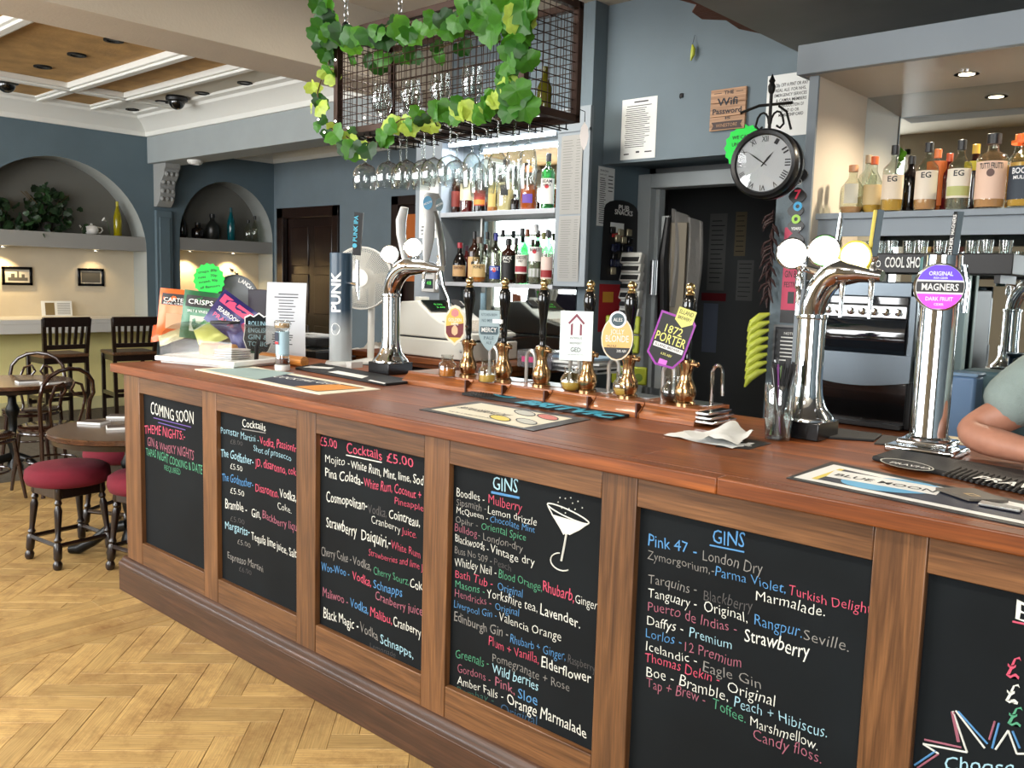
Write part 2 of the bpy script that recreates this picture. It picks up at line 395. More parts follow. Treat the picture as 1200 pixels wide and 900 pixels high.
cornice('trim_13', [(XF, 5.25), (XF, 6.63)], 1, 0, 3.27)
cornice('trim_14', [(XF, 6.63), (-4.6, 6.63)], 0, -1, 3.27)
# beams
struct(MB().box((XF-.1, 4.93, 2.83), (-5.01, 5.25, 3.4)), 'trim_15', GREYB, bevel=.004)
struct(MB().box((-5.01, -2.1, 2.83), (-4.58, 6.63, 3.4)), 'trim_16', BEIGE, bevel=.004)
# far wall with two arched alcoves
def arch_z(y, yc, r, zs, zr): 
    t = max(0.0, 1-((y-yc)/r)**2); return zs+zr*math.sqrt(t)
fw = MB(); rv = MB()
ARCH = [(3.92, .98, 1.80, .99, 'a'), (5.96, .645, 2.02, .70, 'b')]
edges = [-2.1]
def wq(y0, z0, y1, z1, z0b=None, z1b=None):
    fw.add([(XF, y0, z0), (XF, y1, z1), (XF, y1, 3.4), (XF, y0, 3.4)], [(3, 2, 1, 0)])
cur = -2.1
ARCHES = [(1.2, .98, 1.80, .99)]+[a[:4] for a in ARCH]
for yc, r, zs, zr in ARCHES:
    wq(cur, 1.0, yc-r, 1.0); cur = yc+r
    n = 28; prev = None
    for i in range(n+1):
        y = yc-r*math.cos(PI*i/n); z = arch_z(y, yc, r, zs, zr)
        if prev: 
            wq(prev[0], prev[1], y, z)
            rv.add([(XF, prev[0], prev[1]), (XF, y, z), (XF-.34, y, z), (XF-.34, prev[0], prev[1])], [(0, 1, 2, 3)])
        prev = (y, z)
    for y in (yc-r, yc+r): rv.add([(XF, y, 1.0), (XF-.34, y, 1.0), (XF-.34, y, zs), (XF, y, zs)], [(0, 1, 2, 3)])
wq(cur, 1.0, 6.7, 1.0)
struct(fw, 'wall_far', BLUED, smooth=False)
struct(rv, 'trim_17', M('alcove_reveal_paint', (160, 164, 160), .7), ang=40)
struct(MB().box((XF-.44, -2.1, 0.9), (XF-.34, 6.7, 1.9)), 'wall_alcove', CREAM); struct(MB().box((XF-.44, -2.1, 1.9), (XF-.34, 6.7, 3.4)), 'wall_alcove_upper', M('grey_niche_paint', (112, 112, 106), .8))
struct(MB().box((XF-.44, -2.1, 0), (XF, 6.7, 1.0)), 'wall_dado', OLIVE)
struct(MB().box((XF, -2.1, 0), (XF+.02, 6.6, .14)), 'baseboard_far', M('cream_skirting', (206, 200, 150), .6), bevel=.004)
struct(MB().box((XF, -2.1, 1.0), (-9.85, 4.98, 1.045)).box((-9.89, -2.1, .90), (-9.85, 4.98, 1.0)).box((XF-.34, -2.1, 1.0), (XF, 6.6, 1.045)), 'trim_18', M('white_ledge', (205, 204, 198), .25), bevel=.003)
struct(MB().box((XF-.34, 2.94, 1.81), (XF-.005, 4.9, 1.975)), 'trim_19', M('grey_niche_shelf', (150, 150, 146), .6), bevel=.003)
struct(MB().box((XF-.34, 5.32, 1.85), (XF-.005, 6.6, 2.0)), 'trim_20', M('grey_niche_shelf', (150, 150, 146), .6), bevel=.003)
struct(MB().box((XF-.34, .22, 1.81), (XF-.005, 2.18, 1.975)), 'trim_21', M('grey_niche_shelf', (150, 150, 146), .6), bevel=.003)
# pilaster and scrolled corbel
struct(MB().box((XF, 5.0, 0), (XF+.05, 5.2, 2.30)).box((XF+.05, 5.035, .2), (XF+.065, 5.165, 2.22)), 'trim_22', BLUED, bevel=.006)
cb = MB()
pr = [(0, 2.34), (.06, 2.34), (.13, 2.40), (.17, 2.50), (.16, 2.58), (.20, 2.64), (.26, 2.70), (.27, 2.76), (.30, 2.78), (.30, 2.83), (0, 2.83)]
cb.add([(XF+d, y, z) for y in (5.0, 5.18) for d, z in pr], [tuple(range(len(pr)-1, -1, -1)), tuple(range(len(pr), 2*len(pr)))]+[(i, (i+1) % len(pr), len(pr)+(i+1) % len(pr), len(pr)+i) for i in range(len(pr))])
for zz, dd in ((2.43, .15), (2.52, .17), (2.62, .19), (2.71, .27)):
    for yy in (5.03, 5.09, 5.15): cb.sphere((XF+dd, yy, zz), .028, 8, 6)
struct(cb, 'trim_23', M('grey_plaster_corbel', (150, 152, 150), .8, bump=.5, bscale=40))
# back-left wall y = 6.63 with a dark panelled door and a poster frame beyond
YB = 6.63
bw = MB()
for x0, x1, z0, z1 in [(-10.3, -10.12, 0, 3.4), (-10.12, -8.93, 2.38, 3.4), (-8.93, -7.83, 0, 3.4), (-7.83, -7.2, 2.45, 3.4), (-7.2, -4.5, 0, 3.4)]:
    bw.box((x0, YB, z0), (x1, YB+.15, z1))
struct(bw, 'wall_back_left', BLUE, smooth=False)
DK = wood('dark_door_wood', (20, 11, 8), (44, 26, 19), 'z', 1.5, .35, .3)
d1 = struct(MB().box((-10.12, YB+.06, 0), (-8.93, YB+.10, 2.38)), 'door_1', DK)
fr = MB().box((-10.2, YB-.03, 0), (-10.06, YB+.04, 2.44)).box((-9.0, YB-.03, 0), (-8.88, YB+.04, 2.44)).box((-10.2, YB-.03, 2.31), (-8.88, YB+.04, 2.44)); fr.build('door_frame', DK, d1, bevel=.006)
for zz in ((.2, .95), (1.1, 1.6), (1.7, 2.2)):
    for xx in ((-9.98, -9.60), (-9.47, -9.10)): MB().box((xx[0], YB+.045, zz[0]), (xx[1], YB+.062, zz[1])).build('panel', DK, d1, bevel=.008)
MB().sphere((-9.9, YB+.02, 1.05), .035).build('door_knob', BRASS, d1)
d2 = struct(MB().box((-7.83, YB+.08, 0), (-7.2, YB+.12, 2.45)), 'door_2', DK)
MB().box((-7.9, YB-.02, 0), (-7.78, YB+.05, 2.5)).box((-7.9, YB-.02, 2.40), (-7.1, YB+.05, 2.5)).build('door_frame', DK, d2, bevel=.004)
MB().box((-7.72, YB+.06, 1.55), (-7.3, YB+.075, 2.3)).build('panel', M('amber_door_glass', (190, 105, 50), .3), d2)
# bar back wall: chimney pillar, wall above the kitchen doorway, recess and doorway
YW = 4.48; XP = -3.347
bk = MB()
bk.box((-4.58, 4.5, 0), (-3.35, 4.62, 3.3))
struct(bk, 'wall_back', BLUE, smooth=False)
struct(MB().box((-3.41, 4.35, 0), (XP, 4.6, 3.3)).box((-4.58, 4.36, 2.60), (-3.41, 4.5, 3.3)), 'trim_24', BLUE, bevel=.003)
struct(MB().box((XP, YW, 2.31), (-2.19, YW+.12, 3.3)).box((-2.19, YW, 0), (-1.55, YW+.12, 3.3)).box((-1.55, YW, 1.0), (3.2, YW+.12, 3.3)), 'wall_doorway', BLUE, smooth=False)
struct(MB().box((XP-.1, 4.60, 0), (XP, 5.05, 3.3)), 'wall_recess', BLUED, smooth=False)
struct(MB().box((-2.19, 4.6, 0), (-2.07, 5.05, 3.3)), 'wall_recess_right', BLUED, smooth=False)
struct(MB().box((XP, 4.6, 2.34), (-2.19, 5.05, 2.44)), 'ceiling_recess', BLUED, smooth=False)
dfm = M('grey_door_frame', (166, 172, 172), .5)
d3 = struct(MB().box((XP, 4.87, 0), (XP+.10, 5.0, 2.29)).box((XP+.10, 4.87, 2.20), (-2.19, 5.0, 2.29)).box((XP+.1, 4.93, 0), (XP+.13, 5.0, 2.2)), 'door_3', dfm, bevel=.004)
# dark back room beyond
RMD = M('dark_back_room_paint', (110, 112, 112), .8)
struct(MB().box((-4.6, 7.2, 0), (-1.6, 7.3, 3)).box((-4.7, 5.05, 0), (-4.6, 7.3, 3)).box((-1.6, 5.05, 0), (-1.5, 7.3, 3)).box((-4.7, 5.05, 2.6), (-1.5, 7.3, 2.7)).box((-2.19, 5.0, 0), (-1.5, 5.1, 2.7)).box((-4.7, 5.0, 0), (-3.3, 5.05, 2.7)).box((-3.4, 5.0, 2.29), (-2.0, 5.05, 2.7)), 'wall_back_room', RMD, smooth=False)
# low dark soffit over the right-hand back bar, crack of bare plaster at its edge
SOFM = M('dark_grey_soffit', (120, 120, 118), .8, noise=.08, nscale=3)
struct(MB().box((-2.12, 1.2, 2.80), (3.2, YW, ZC)), 'ceiling_soffit', SOFM)
ck = MB(); pp = [(0, 0), (.10, .05), (.22, .02), (.30, .09), (.42, .11), (.50, .03), (.66, .05), (.80, 0), (.66, -.02), (.4, -.015), (.2, -.03)]
ck.prism(pp, .006, basis((-2.12, 3.28, 2.803), (0, 1, 0), (-1, 0, 0)) @ Matrix.Diagonal((1.0, 1.0, 1, 1)))
struct(ck, 'trim_25', M('bare_brown_plaster', (96, 58, 44), .9, bump=.6, bscale=50))
# front wall behind the viewer: street windows, yellow door frame, notices (seen in the mirrors and chrome)
fwm = MB(); xs = [-11.0]
for x0, x1 in WINS:
    fwm.box((xs[-1], -2.1, 0), (x0, -2.0, 3.4)); fwm.box((x0, -2.1, 0), (x1, -2.0, 1.1)); fwm.box((x0, -2.1, 3.1), (x1, -2.0, 3.4)); xs.append(x1)
fwm.box((xs[-1], -2.1, 0), (3.2, -2.0, 3.4))
struct(fwm, 'wall_front', M('front_wall_paint', (150, 142, 128), .8), smooth=False)
struct(MB().box((3.1, -2.1, 0), (3.2, 8, 3.4)), 'wall_right', BLUE, smooth=False)
for i, (x0, x1) in enumerate(WINS):
    o = struct(MB().box((x0, -2.08, 1.1), (x0+.06, -2.02, 3.1)).box((x1-.06, -2.08, 1.1), (x1, -2.02, 3.1)).box((x0, -2.08, 1.1), (x1, -2.02, 1.16)).box((x0, -2.08, 3.04), (x1, -2.02, 3.1)).box(((x0+x1)/2-.025, -2.08, 1.1), ((x0+x1)/2+.025, -2.02, 3.1)).box((x0, -2.08, 2.3), (x1, -2.02, 2.34)), 'window_%d' % (i+1), WHITE)
YEL = M('yellow_door_frame', (214, 186, 112), .6)
struct(MB().box((-2.75, -2.0, 0), (-2.66, -1.95, 2.4)).box((-1.6, -2.0, 0), (-1.5, -1.95, 2.4)).box((-2.75, -2.0, 2.3), (-1.5, -1.95, 2.4)), 'door_4', YEL, bevel=.004)

for x, y, z, pw_ in ADDED_LAMPS:  # fittings for the added, unseen lamps
    t = thing('added_ceiling_lamp', {-3.4: 'added round opal ceiling lamp, out of view over the customers before the bar', -.9: 'added round opal ceiling lamp, out of view on the dark soffit before the bar', -3.3: 'added round opal ceiling lamp, out of view over the staff side of the bar', -7.2: 'added round opal ceiling lamp, out of view among the gold coffers'}[x], 'lamp', (x, y, z)); MB().lathe([(.19, 0), (.20, -.02), (.20, -.05), (.185, -.055)], seg=28).build('lamp_ring', CHROME, t); MB().lathe([(.184, -.05), (.15, -.075), (.001, -.082)], seg=28, caps=False).build('opal_diffuser', lit('added_opal_lamp', (255, 240, 215), 3), t)
# ================================================================== bar counter
YF = 1.90; ZT = 1.13
BW = wood('bar_front_oak', (68, 41, 22), (126, 86, 52), 'z', 1.3, .42, .12)
BWX = wood('bar_rail_oak', (68, 41, 22), (126, 86, 52), 'x', 1.3, .42, .12)
KW = wood('bar_plinth_wood', (48, 29, 20), (84, 55, 38), 'x', 1.3, .45, .1)
TW = wood('worktop_mahogany', (96, 44, 13), (156, 86, 32), 'x', 1.1, .42, .0, ring=4)
SLATE = M('chalkboard_slate', (13, 18, 21), .8, spec=.2, noise=.35, nscale=3)
bar = thing('bar_counter', 'long panelled wooden bar counter with six chalkboard panels and a polished worktop', 'bar counter', (-1.8, 2.3, 0))
def bb(name, a, b, mat, bevel=.002, par=None):
    return MB().box(a, b).build(name, mat, par or bar, world=True, bevel=bevel)
bb('carcass', (-4.24, 1.95, 0), (.55, 2.75, 1.06), BW, 0)
# worktop staves, each its own length of timber
for i, (y0, y1) in enumerate([(1.865, 1.915), (1.9155, 2.10), (2.1005, 2.30), (2.3005, 2.50), (2.5005, 2.68), (2.6805, 2.86)]):
    cuts = [-4.33]+{0: [-1.02], 1: [-2.9, -1.3], 2: [-3.5, -2.2, -.9], 3: [-3.1, -1.7, -.4], 4: [-3.8, -2.3, -1.2], 5: [-3.0, -1.6]}[i]+[.6]
    for a_, b_ in zip(cuts, cuts[1:]):
        bb('worktop_stave', (a_+.0003, y0, 1.088), (b_-.0003, y1, ZT), TW, .004 if i == 0 else .0008)
pitch = [(-4.06, -3.475), (-3.36, -2.78), (-2.658, -2.07), (-1.955, -1.368), (-1.255, -.652), (-.542, .06)]
stiles = [(-4.25, -4.06)]+[(pitch[i][1], pitch[i+1][0]) for i in range(5)]+[(.06, .17), (.5, .55)]
K = YF/1.882   # the frame sits a little behind the plinth face
PT = [(a*K, b*K) for a, b in pitch]
ST = [(-4.26, PT[0][0])]+[(PT[i][1], PT[i+1][0]) for i in range(5)]+[(PT[5][1], PT[5][1]+.12)]
for a_, b_ in ST: bb('stile', (a_+.0008, YF, .16), (b_-.0008, 1.95, 1.089), BW, .0025)
for a_, b_ in PT+[(PT[5][1]+.12, .55)]:
    bb('top_rail', (a_+.0004, YF+.001, 1.005), (b_-.0004, 1.95, 1.089), BWX, .0025)
    bb('bottom_rail', (a_+.0004, YF+.001, .16), (b_-.0004, 1.95, .272), BWX, .0025)
kb = MB().box((-4.29, 1.868, 0), (.55, 1.93, .125)).build('kickboard', KW, bar, world=True, bevel=.003)
mo = MB(); prf = [(1.868, .125), (1.868, .138), (1.874, .146), (1.882, .149), (1.886, .156), (1.892, .162), (1.898, .166), (1.93, .166), (1.93, .125)]
mo.add([(x, y, z) for x in (-4.29, .55) for y, z in prf], [tuple(range(len(prf)-1, -1, -1)), tuple(range(len(prf), 2*len(prf)))]+[(i, (i+1) % 9, 9+(i+1) % 9, 9+i) for i in range(9)])
mo.build('plinth_moulding', KW, bar, world=True, ang=50)
bb('end_panel', (-4.26, 1.95, .16), (-4.243, 2.74, 1.088), BW)
bb('end_kickboard', (-4.29, 1.93, 0), (-4.26, 2.74, .15), KW)
BOARDS = []
for a_, b_ in PT:
    BOARDS.append(bb('chalkboard', (a_-.004, 1.922, .26), (b_+.004, 1.932, 1.015), SLATE, 0))
# chalk pens
CH = {k: M('chalk_'+k, c, .85, bump=.0) for k, c in dict(white=(206, 208, 200), ice=(150, 190, 204), blue=(76, 132, 182), pink=(190, 74, 98), rose=(150, 88, 104), green=(74, 146, 112), grey=(126, 124, 120), dim=(76, 74, 74), dimgreen=(44, 84, 72), dimblue=(40, 72, 100), violet=(104, 82, 154)).items()}
YCH = 1.9212
def write(bi, org, sc, rows):
    for colr, s, x0, y0, x1, y1, h in rows:
        a = at(org[0]+x0/sc, org[1]+y0/sc, y=YCH); b = at(org[0]+x1/sc, org[1]+y1/sc, y=YCH)
        hh = (a-at(org[0]+x0/sc, org[1]+(y0-h)/sc, y=YCH)).length
        g = MB()
        if s is None: g.tube([a, b], .0022, 6, flat=1)
        else: text(g, s, a, b, hh, up=(0, 0, 1), nrm=(0, -1, 0), off=-.002 if hh > .03 else -.012, wob=.07, lift=.0004)
        g.build('chalk_line' if s is None else 'chalk_writing', CH[colr], BOARDS[bi], world=True, smooth=False)
o1 = (130, 420); s1 = 2.73
write(0, o1, s1, [('white', 'COMING SOON', 127, 180, 265, 212, 40), ('violet', None, 137, 192, 256, 222), ('violet', None, 152, 206, 238, 229),
] if False else [('white', 'COMING SOON', 127, 180, 265, 212, 38), ('violet', None, 137, 190, 256, 220, 0), ('violet', None, 152, 205, 238, 229, 0),
 ('pink', 'THEME NIGHTS:-', 108, 238, 237, 262, 27), ('rose', 'GIN & WHISKY NIGHTS', 117, 280, 265, 326, 27), ('green', 'TAPAS NIGHT COOKING & DATE', 113, 310, 292, 372, 25), ('green', 'REQUIRED', 172, 357, 222, 374, 17)])
write(1, o1, s1, [('white', 'Cocktails', 420, 217, 495, 231, 25), ('grey', None, 420, 226, 495, 239, 0), ('ice', 'Pornstar Martini -', 352, 238, 474, 272, 22), ('pink', 'Vodka, Passionfr', 477, 275, 594, 299, 25), ('dim', '£8.00', 382, 273, 422, 279, 15),
 ('ice', 'Shot of prosecco', 457, 297, 577, 327, 20), ('ice', 'The Godfather-', 352, 312, 456, 342, 25), ('pink', 'JD, disaronno, cok', 462, 343, 594, 378, 26), ('white', '£5.50', 382, 353, 421, 361, 18),
 ('blue', 'The Godmother-', 356, 390, 455, 415, 25), ('pink', 'Disaronno,', 463, 424, 536, 446, 26), ('white', 'Vodka,', 540, 443, 593, 459, 28), ('white', 'Coke.', 533, 481, 578, 495, 22), ('white', '£5.50', 382, 431, 427, 441, 19),
 ('white', 'Bramble -', 366, 478, 435, 493, 30), ('white', 'Gin,', 450, 506, 479, 513, 27), ('rose', 'Blackberry liqu', 485, 512, 594, 555, 25), ('dim', '£5.00', 382, 520, 428, 531, 17),
 ('ice', 'Margarita-', 366, 543, 444, 568, 24), ('white', 'Tequila lime juice, Salt', 450, 578, 594, 638, 26), ('grey', '£5.00', 405, 593, 447, 606, 16),
 ('grey', 'Espresso Martini', 374, 640, 487, 682, 22), ('dim', '£6.00', 410, 680, 450, 693, 16)])
write(2, (350, 480), 2.647, [('pink', '£5.00', 65, 110, 120, 120, 28), ('pink', 'Cocktails', 148, 132, 258, 155, 32), ('white', None, 148, 141, 258, 164, 0), ('pink', '£5.00', 273, 162, 357, 178, 30),
 ('white', 'Mojito -', 83, 163, 157, 178, 24), ('white', 'White Rum, Mint, lime, Sod', 163, 183, 386, 236, 26), ('white', 'Pina Colada-', 83, 208, 200, 235, 28), ('pink', 'White Rum, Coconut +', 203, 238, 380, 278, 28), ('pink', 'Pineapple', 298, 292, 387, 314, 22),
 ('white', 'Cosmopolitan-', 85, 282, 212, 312, 32), ('dim', 'Vodka,', 215, 320, 273, 335, 28), ('white', 'Cointreau,', 280, 335, 376, 365, 28), ('white', 'Cranberry', 225, 350, 316, 382, 24), ('pink', 'Juice.', 320, 385, 366, 400, 22),
 ('white', 'Strawberry', 86, 362, 180, 395, 32), ('white', 'Daiquiri,-', 195, 402, 285, 430, 34), ('pink', 'White Rum', 287, 430, 377, 460, 26), ('pink', 'Strawberries and lime J', 217, 453, 384, 498, 20),
 ('grey', 'Cherry Coke -', 70, 450, 163, 476, 28), ('grey', 'Vodka,', 168, 478, 225, 500, 26), ('green', 'Cherry Sourz,', 232, 508, 342, 545, 24), ('white', 'Cok', 345, 550, 384, 562, 28),
 ('blue', 'Woo-Woo -', 70, 498, 157, 518, 26), ('pink', 'Vodka,', 167, 525, 225, 550, 26), ('blue', 'Schnapps', 232, 553, 320, 582, 26), ('rose', 'Cranberry juice', 237, 590, 384, 642, 26),
 ('rose', 'Maliwoo -', 75, 578, 153, 605, 28), ('blue', 'Vodka,', 160, 610, 216, 635, 28), ('pink', 'Malibu,', 222, 640, 290, 667, 30), ('white', 'Cranberry', 293, 668, 380, 705, 30),
 ('white', 'Black Magic -', 77, 643, 185, 685, 32), ('grey', 'Vodka', 190, 688, 247, 715, 30), ('ice', 'Schnapps,', 253, 723, 355, 770, 28), ('dim', 'Lemonade', 222, 738, 300, 770, 16)])
write(3, (500, 520), 2.368, [('ice', 'GINS', 183, 126, 252, 138, 36), ('blue', None, 180, 136, 258, 152, 0), ('blue', None, 180, 133, 258, 149, 0),
 ('white', 'Boodles -', 83, 145, 160, 162, 24), ('pink', 'Mulberry', 172, 165, 263, 192, 26), ('grey', 'Sipsmith -', 83, 170, 165, 190, 19), ('white', 'Lemon drizzle', 170, 192, 305, 228, 21), ('white', 'McQueen -', 83, 192, 170, 212, 18), ('blue', 'Chocolate Mint', 176, 216, 300, 248, 18),
 ('grey', 'Opihr -', 80, 218, 142, 234, 18), ('green', 'Oriental Spice', 152, 236, 275, 270, 20), ('rose', 'Bulldog', 78, 242, 140, 260, 22), ('grey', '- London-dry', 143, 262, 267, 300, 20), ('white', 'Blackwoods -', 80, 272, 172, 300, 22), ('white', 'Vintage dry', 176, 302, 300, 342, 24),
 ('grey', 'Buss No 509 -', 78, 302, 180, 334, 20), ('dim', 'Peach', 187, 337, 235, 354, 20), ('white', 'Whitley Neil -', 78, 338, 193, 368, 24), ('green', 'Blood Orange,', 200, 370, 320, 410, 24), ('pink', 'Rhubarb,', 323, 408, 408, 440, 30), ('white', 'Ginger', 412, 440, 473, 462, 24),
 ('pink', 'Bath Tub -', 80, 370, 183, 400, 22), ('blue', 'Original', 197, 405, 265, 428, 22), ('green', 'Masons -', 80, 398, 160, 420, 20), ('white', 'Yorkshire tea,', 167, 425, 307, 468, 25), ('white', 'Lavender.', 315, 472, 425, 510, 30),
 ('rose', 'Hendricks -', 78, 425, 180, 453, 22), ('blue', 'Original', 190, 460, 255, 480, 20), ('blue', 'Liverpool Gin -', 76, 455, 193, 487, 20), ('white', 'Valencia Orange', 200, 492, 372, 550, 24), ('grey', 'Edinburgh Gin -', 76, 492, 225, 542, 26), ('blue', 'Rhubarb + Ginger,', 232, 550, 385, 602, 24), ('dim', 'Raspberry', 392, 607, 468, 634, 24),
 ('pink', 'Plum + Vanilla,', 172, 560, 310, 612, 26), ('white', 'Elderflower', 318, 620, 457, 668, 30), ('grey', 'Pomegranate + Rose', 183, 602, 397, 690, 24), ('green', 'Greenals -', 80, 592, 172, 622, 24), ('ice', 'Wild berries', 182, 635, 310, 685, 26),
 ('rose', 'Gordons -', 85, 632, 177, 662, 24), ('rose', 'Pink,', 190, 672, 245, 694, 26), ('blue', 'Sloe', 253, 705, 307, 728, 28), ('white', 'Amber Falls -', 85, 665, 212, 712, 24), ('white', 'Orange Marmalade', 223, 722, 443, 815, 30), ('dimgreen', 'Bombay -', 85, 692, 185, 722, 20), ('dimblue', 'Original', 205, 745, 305, 785, 26)])
write(4, (710, 570), 2.7286, [('blue', 'GINS', 340, 180, 442, 197, 44), ('blue', None, 333, 188, 443, 210, 0), ('blue', 'Pink 47 -', 135, 188, 290, 220, 38), ('grey', 'London Dry', 310, 234, 500, 283, 34), ('grey', 'Zymorgorium,-', 133, 230, 345, 282, 28), ('blue', 'Parma Violet,', 350, 284, 575, 342, 32), ('pink', 'Turkish Delight', 583, 348, 847, 412, 32), ('white', 'Marmalade.', 480, 362, 700, 418, 32),
 ('grey', 'Tarquins -', 135, 308, 290, 345, 30), ('dim', 'Blackberry', 313, 362, 468, 402, 34), ('white', 'Tanguary -', 135, 352, 290, 392, 30), ('white', 'Original,', 312, 396, 452, 432, 34), ('blue', 'Rangpur.', 475, 442, 625, 485, 36), ('grey', 'Seville.', 632, 490, 775, 530, 34),
 ('rose', 'Puerto de Indias -', 135, 395, 420, 472, 32), ('white', 'Strawberry', 443, 492, 650, 552, 42), ('white', 'Daffys -', 132, 442, 245, 470, 30), ('ice', 'Premium', 267, 480, 402, 522, 32), ('blue', 'Lorlos -', 128, 482, 240, 512, 30), ('rose', '12 Premium', 253, 525, 432, 582, 32),
 ('white', 'Icelandic -', 128, 525, 292, 572, 30), ('grey', 'Eagle Gin', 310, 590, 495, 645, 34), ('pink', 'Thomas Dekin -', 125, 557, 362, 632, 30), ('white', 'Original', 388, 655, 538, 705, 34), ('white', 'Boe - Bramble,', 130, 604, 390, 688, 34), ('ice', 'Peach + Hibiscus.', 410, 702, 707, 805, 34),
 ('rose', 'Tap + Brew -', 130, 642, 318, 695, 32), ('green', 'Toffee.', 340, 708, 447, 758, 34), ('white', 'Marshmellow.', 462, 766, 678, 843, 32), ('rose', 'Candy floss.', 470, 808, 690, 885, 34)])
write(5, (1000, 600), 3.0, [('white', 'B', 568, 382, 640, 398, 70), ('pink', None, 560, 385, 640, 402, 0), ('pink', '£', 535, 580, 582, 588, 78), ('white', '£', 533, 668, 578, 676, 70), ('green', '£', 540, 748, 588, 756, 70), ('ice', 'Choose', 318, 905, 560, 925, 50),
 ('white', None, 350, 700, 400, 845, 0), ('white', None, 360, 698, 462, 830, 0), ('blue', None, 368, 700, 472, 815, 0), ('rose', None, 346, 702, 368, 808, 0), ('rose', None, 352, 702, 372, 808, 0), ('blue', None, 512, 742, 488, 830, 0), ('rose', None, 498, 735, 478, 800, 0), ('white', None, 545, 768, 500, 835, 0), ('white', None, 545, 768, 575, 850, 0), ('blue', None, 560, 770, 585, 830, 0), ('white', None, 400, 845, 245, 815, 0), ('rose', None, 380, 828, 250, 800, 0), ('white', None, 245, 815, 300, 850, 0), ('rose', None, 300, 850, 225, 900, 0), ('blue', None, 290, 840, 215, 890, 0), ('white', None, 575, 850, 640, 850, 0)])
# drawn cocktail glass on the fourth board
def cz(x, y): return at(500+x/2.368, 520+y/2.368, y=YCH-.0005)
g = MB()
rim = [cz(393+58*math.cos(t)+2*math.sin(t), 194+26*math.cos(t)+12*math.sin(t)) for t in [2*PI*i/24 for i in range(24)]]
g.tube(rim, .0022, 5, closed=True); g.tube([cz(336, 172), cz(350, 198), cz(372, 235), cz(381, 252)], .0022, 5); g.tube([cz(450, 220), cz(425, 238), cz(396, 252)], .0022, 5)
g.add([cz(345, 195), cz(448, 225), cz(396, 252), cz(381, 250)], [(0, 1, 2, 3)]) ; g.tube([cz(388, 250), cz(382, 285), cz(374, 325)], .0035, 5)
g.tube([cz(374+30*math.cos(t), 328+24*math.sin(t)+6*math.cos(t)) for t in [.9+i*.28 for i in range(14)]], .002, 5)
for x, y in [(365, 162), (385, 152), (405, 165), (395, 180), (375, 178), (420, 160), (412, 182), (432, 178), (370, 150), (400, 150), (385, 192), (418, 195)]: g.sphere(cz(x, y), .0022, 6, 4)
g.build('chalk_glass_drawing', CH['white'], BOARDS[3], world=True, label='white chalk drawing of a cocktail glass')

# ================================================================== flat things on the worktop
def quad_on(name, label, cat, pts, z, t, mat, parts=(), group=None, bevel=.001):
    """slab with four measured corners (pixels) lying at height z"""
    P = [at(px, py, z=z) for px, py in pts]; c = sum(P, Vector())/4
    r = thing(name, label, cat, (c.x, c.y, z), group=group)
    m = MB(); m.add([(p.x, p.y, z) for p in P]+[(p.x, p.y, z+t) for p in P], [(3, 2, 1, 0), (4, 5, 6, 7), (0, 1, 5, 4), (1, 2, 6, 5), (2, 3, 7, 6), (3, 0, 4, 7)])
    if (P[1]-P[0]).cross(P[2]-P[1]).z < 0: m.f = [tuple(reversed(f)) for f in m.f]
    b = m.build('slab', mat, r, world=True, bevel=bevel); return r, b
def on(px, py, z): return at(px, py, z=z)
def flat_text(par, s, p0, p1, h, z, mat, name='lettering', off=.012):
    a = on(*p0, z); b = on(*p1, z); up = Vector((0, 0, 1)).cross((b-a).normalized())
    m = MB(); text(m, s, a, b, h, up=up, nrm=(0, 0, 1), lift=.0008, off=off); return m.build(name, mat, par, world=True, smooth=False)
def flat_poly(par, name, pts, z, mat, lift=.0006):
    m = MB(); P = [on(px, py, z) for px, py in pts]; P = [(p.x, p.y, z+lift) for p in P]
    m.add(P, [tuple(range(len(P)))]); 
    if (Vector(P[1])-Vector(P[0])).cross(Vector(P[2])-Vector(P[1])).z < 0: m.f = [tuple(reversed(f)) for f in m.f]
    return m.build(name, mat, par, world=True, smooth=False)
NAVY = M('navy_print', (26, 32, 52), .5); CRM = M('cream_print', (226, 218, 196), .6); SKY = M('sky_blue_print', (96, 172, 214), .5); ORG = M('orange_print', (214, 140, 50), .5); WP = M('white_print', (232, 232, 228), .6); YLP = M('yellow_print', (222, 200, 90), .6); REDP = M('red_print', (176, 44, 48), .6); CYAN = M('cyan_rubber_letter', (44, 160, 190), .6)
# far mat by the tall font
r, b = quad_on('bar_mat', 'framed paper bar mat with dark picture and cream border, nearest the cake dome', 'bar mat', [(228, 433.5), (375, 463), (446, 457), (290, 429)], ZT, .004, CRM)
flat_poly(b, 'print', [(250, 434), (372, 459), (428, 455), (292, 431)], ZT+.004, NAVY); flat_poly(b, 'print', [(240, 433), (300, 445), (345, 437), (292, 431)], ZT+.0045, M('pale_blue_print', (150, 172, 170), .6)); 
flat_text(b, 'COCKTAIL CLUB', (318, 441.5), (392, 451.5), .045, ZT+.005, WP); flat_poly(b, 'print', [(345, 453), (372, 458.5), (425, 455), (395, 450)], ZT+.0052, ORG)
# service runner under the punk font
r, b = quad_on('bar_runner', 'black rubber bar runner with white patches in front of the grey font', 'bar runner', [(346, 433), (452, 452.5), (488, 449), (376, 428)], ZT, .012, RUB, bevel=.003)
for q in ([(355, 430.5), (385, 432.5), (392, 431), (364, 428.8)], [(384, 436), (424, 443.5), (432, 441), (396, 434.5)], [(431, 446), (450, 450), (452, 449), (434, 445)]): flat_poly(b, 'print', q, ZT+.012, WP)
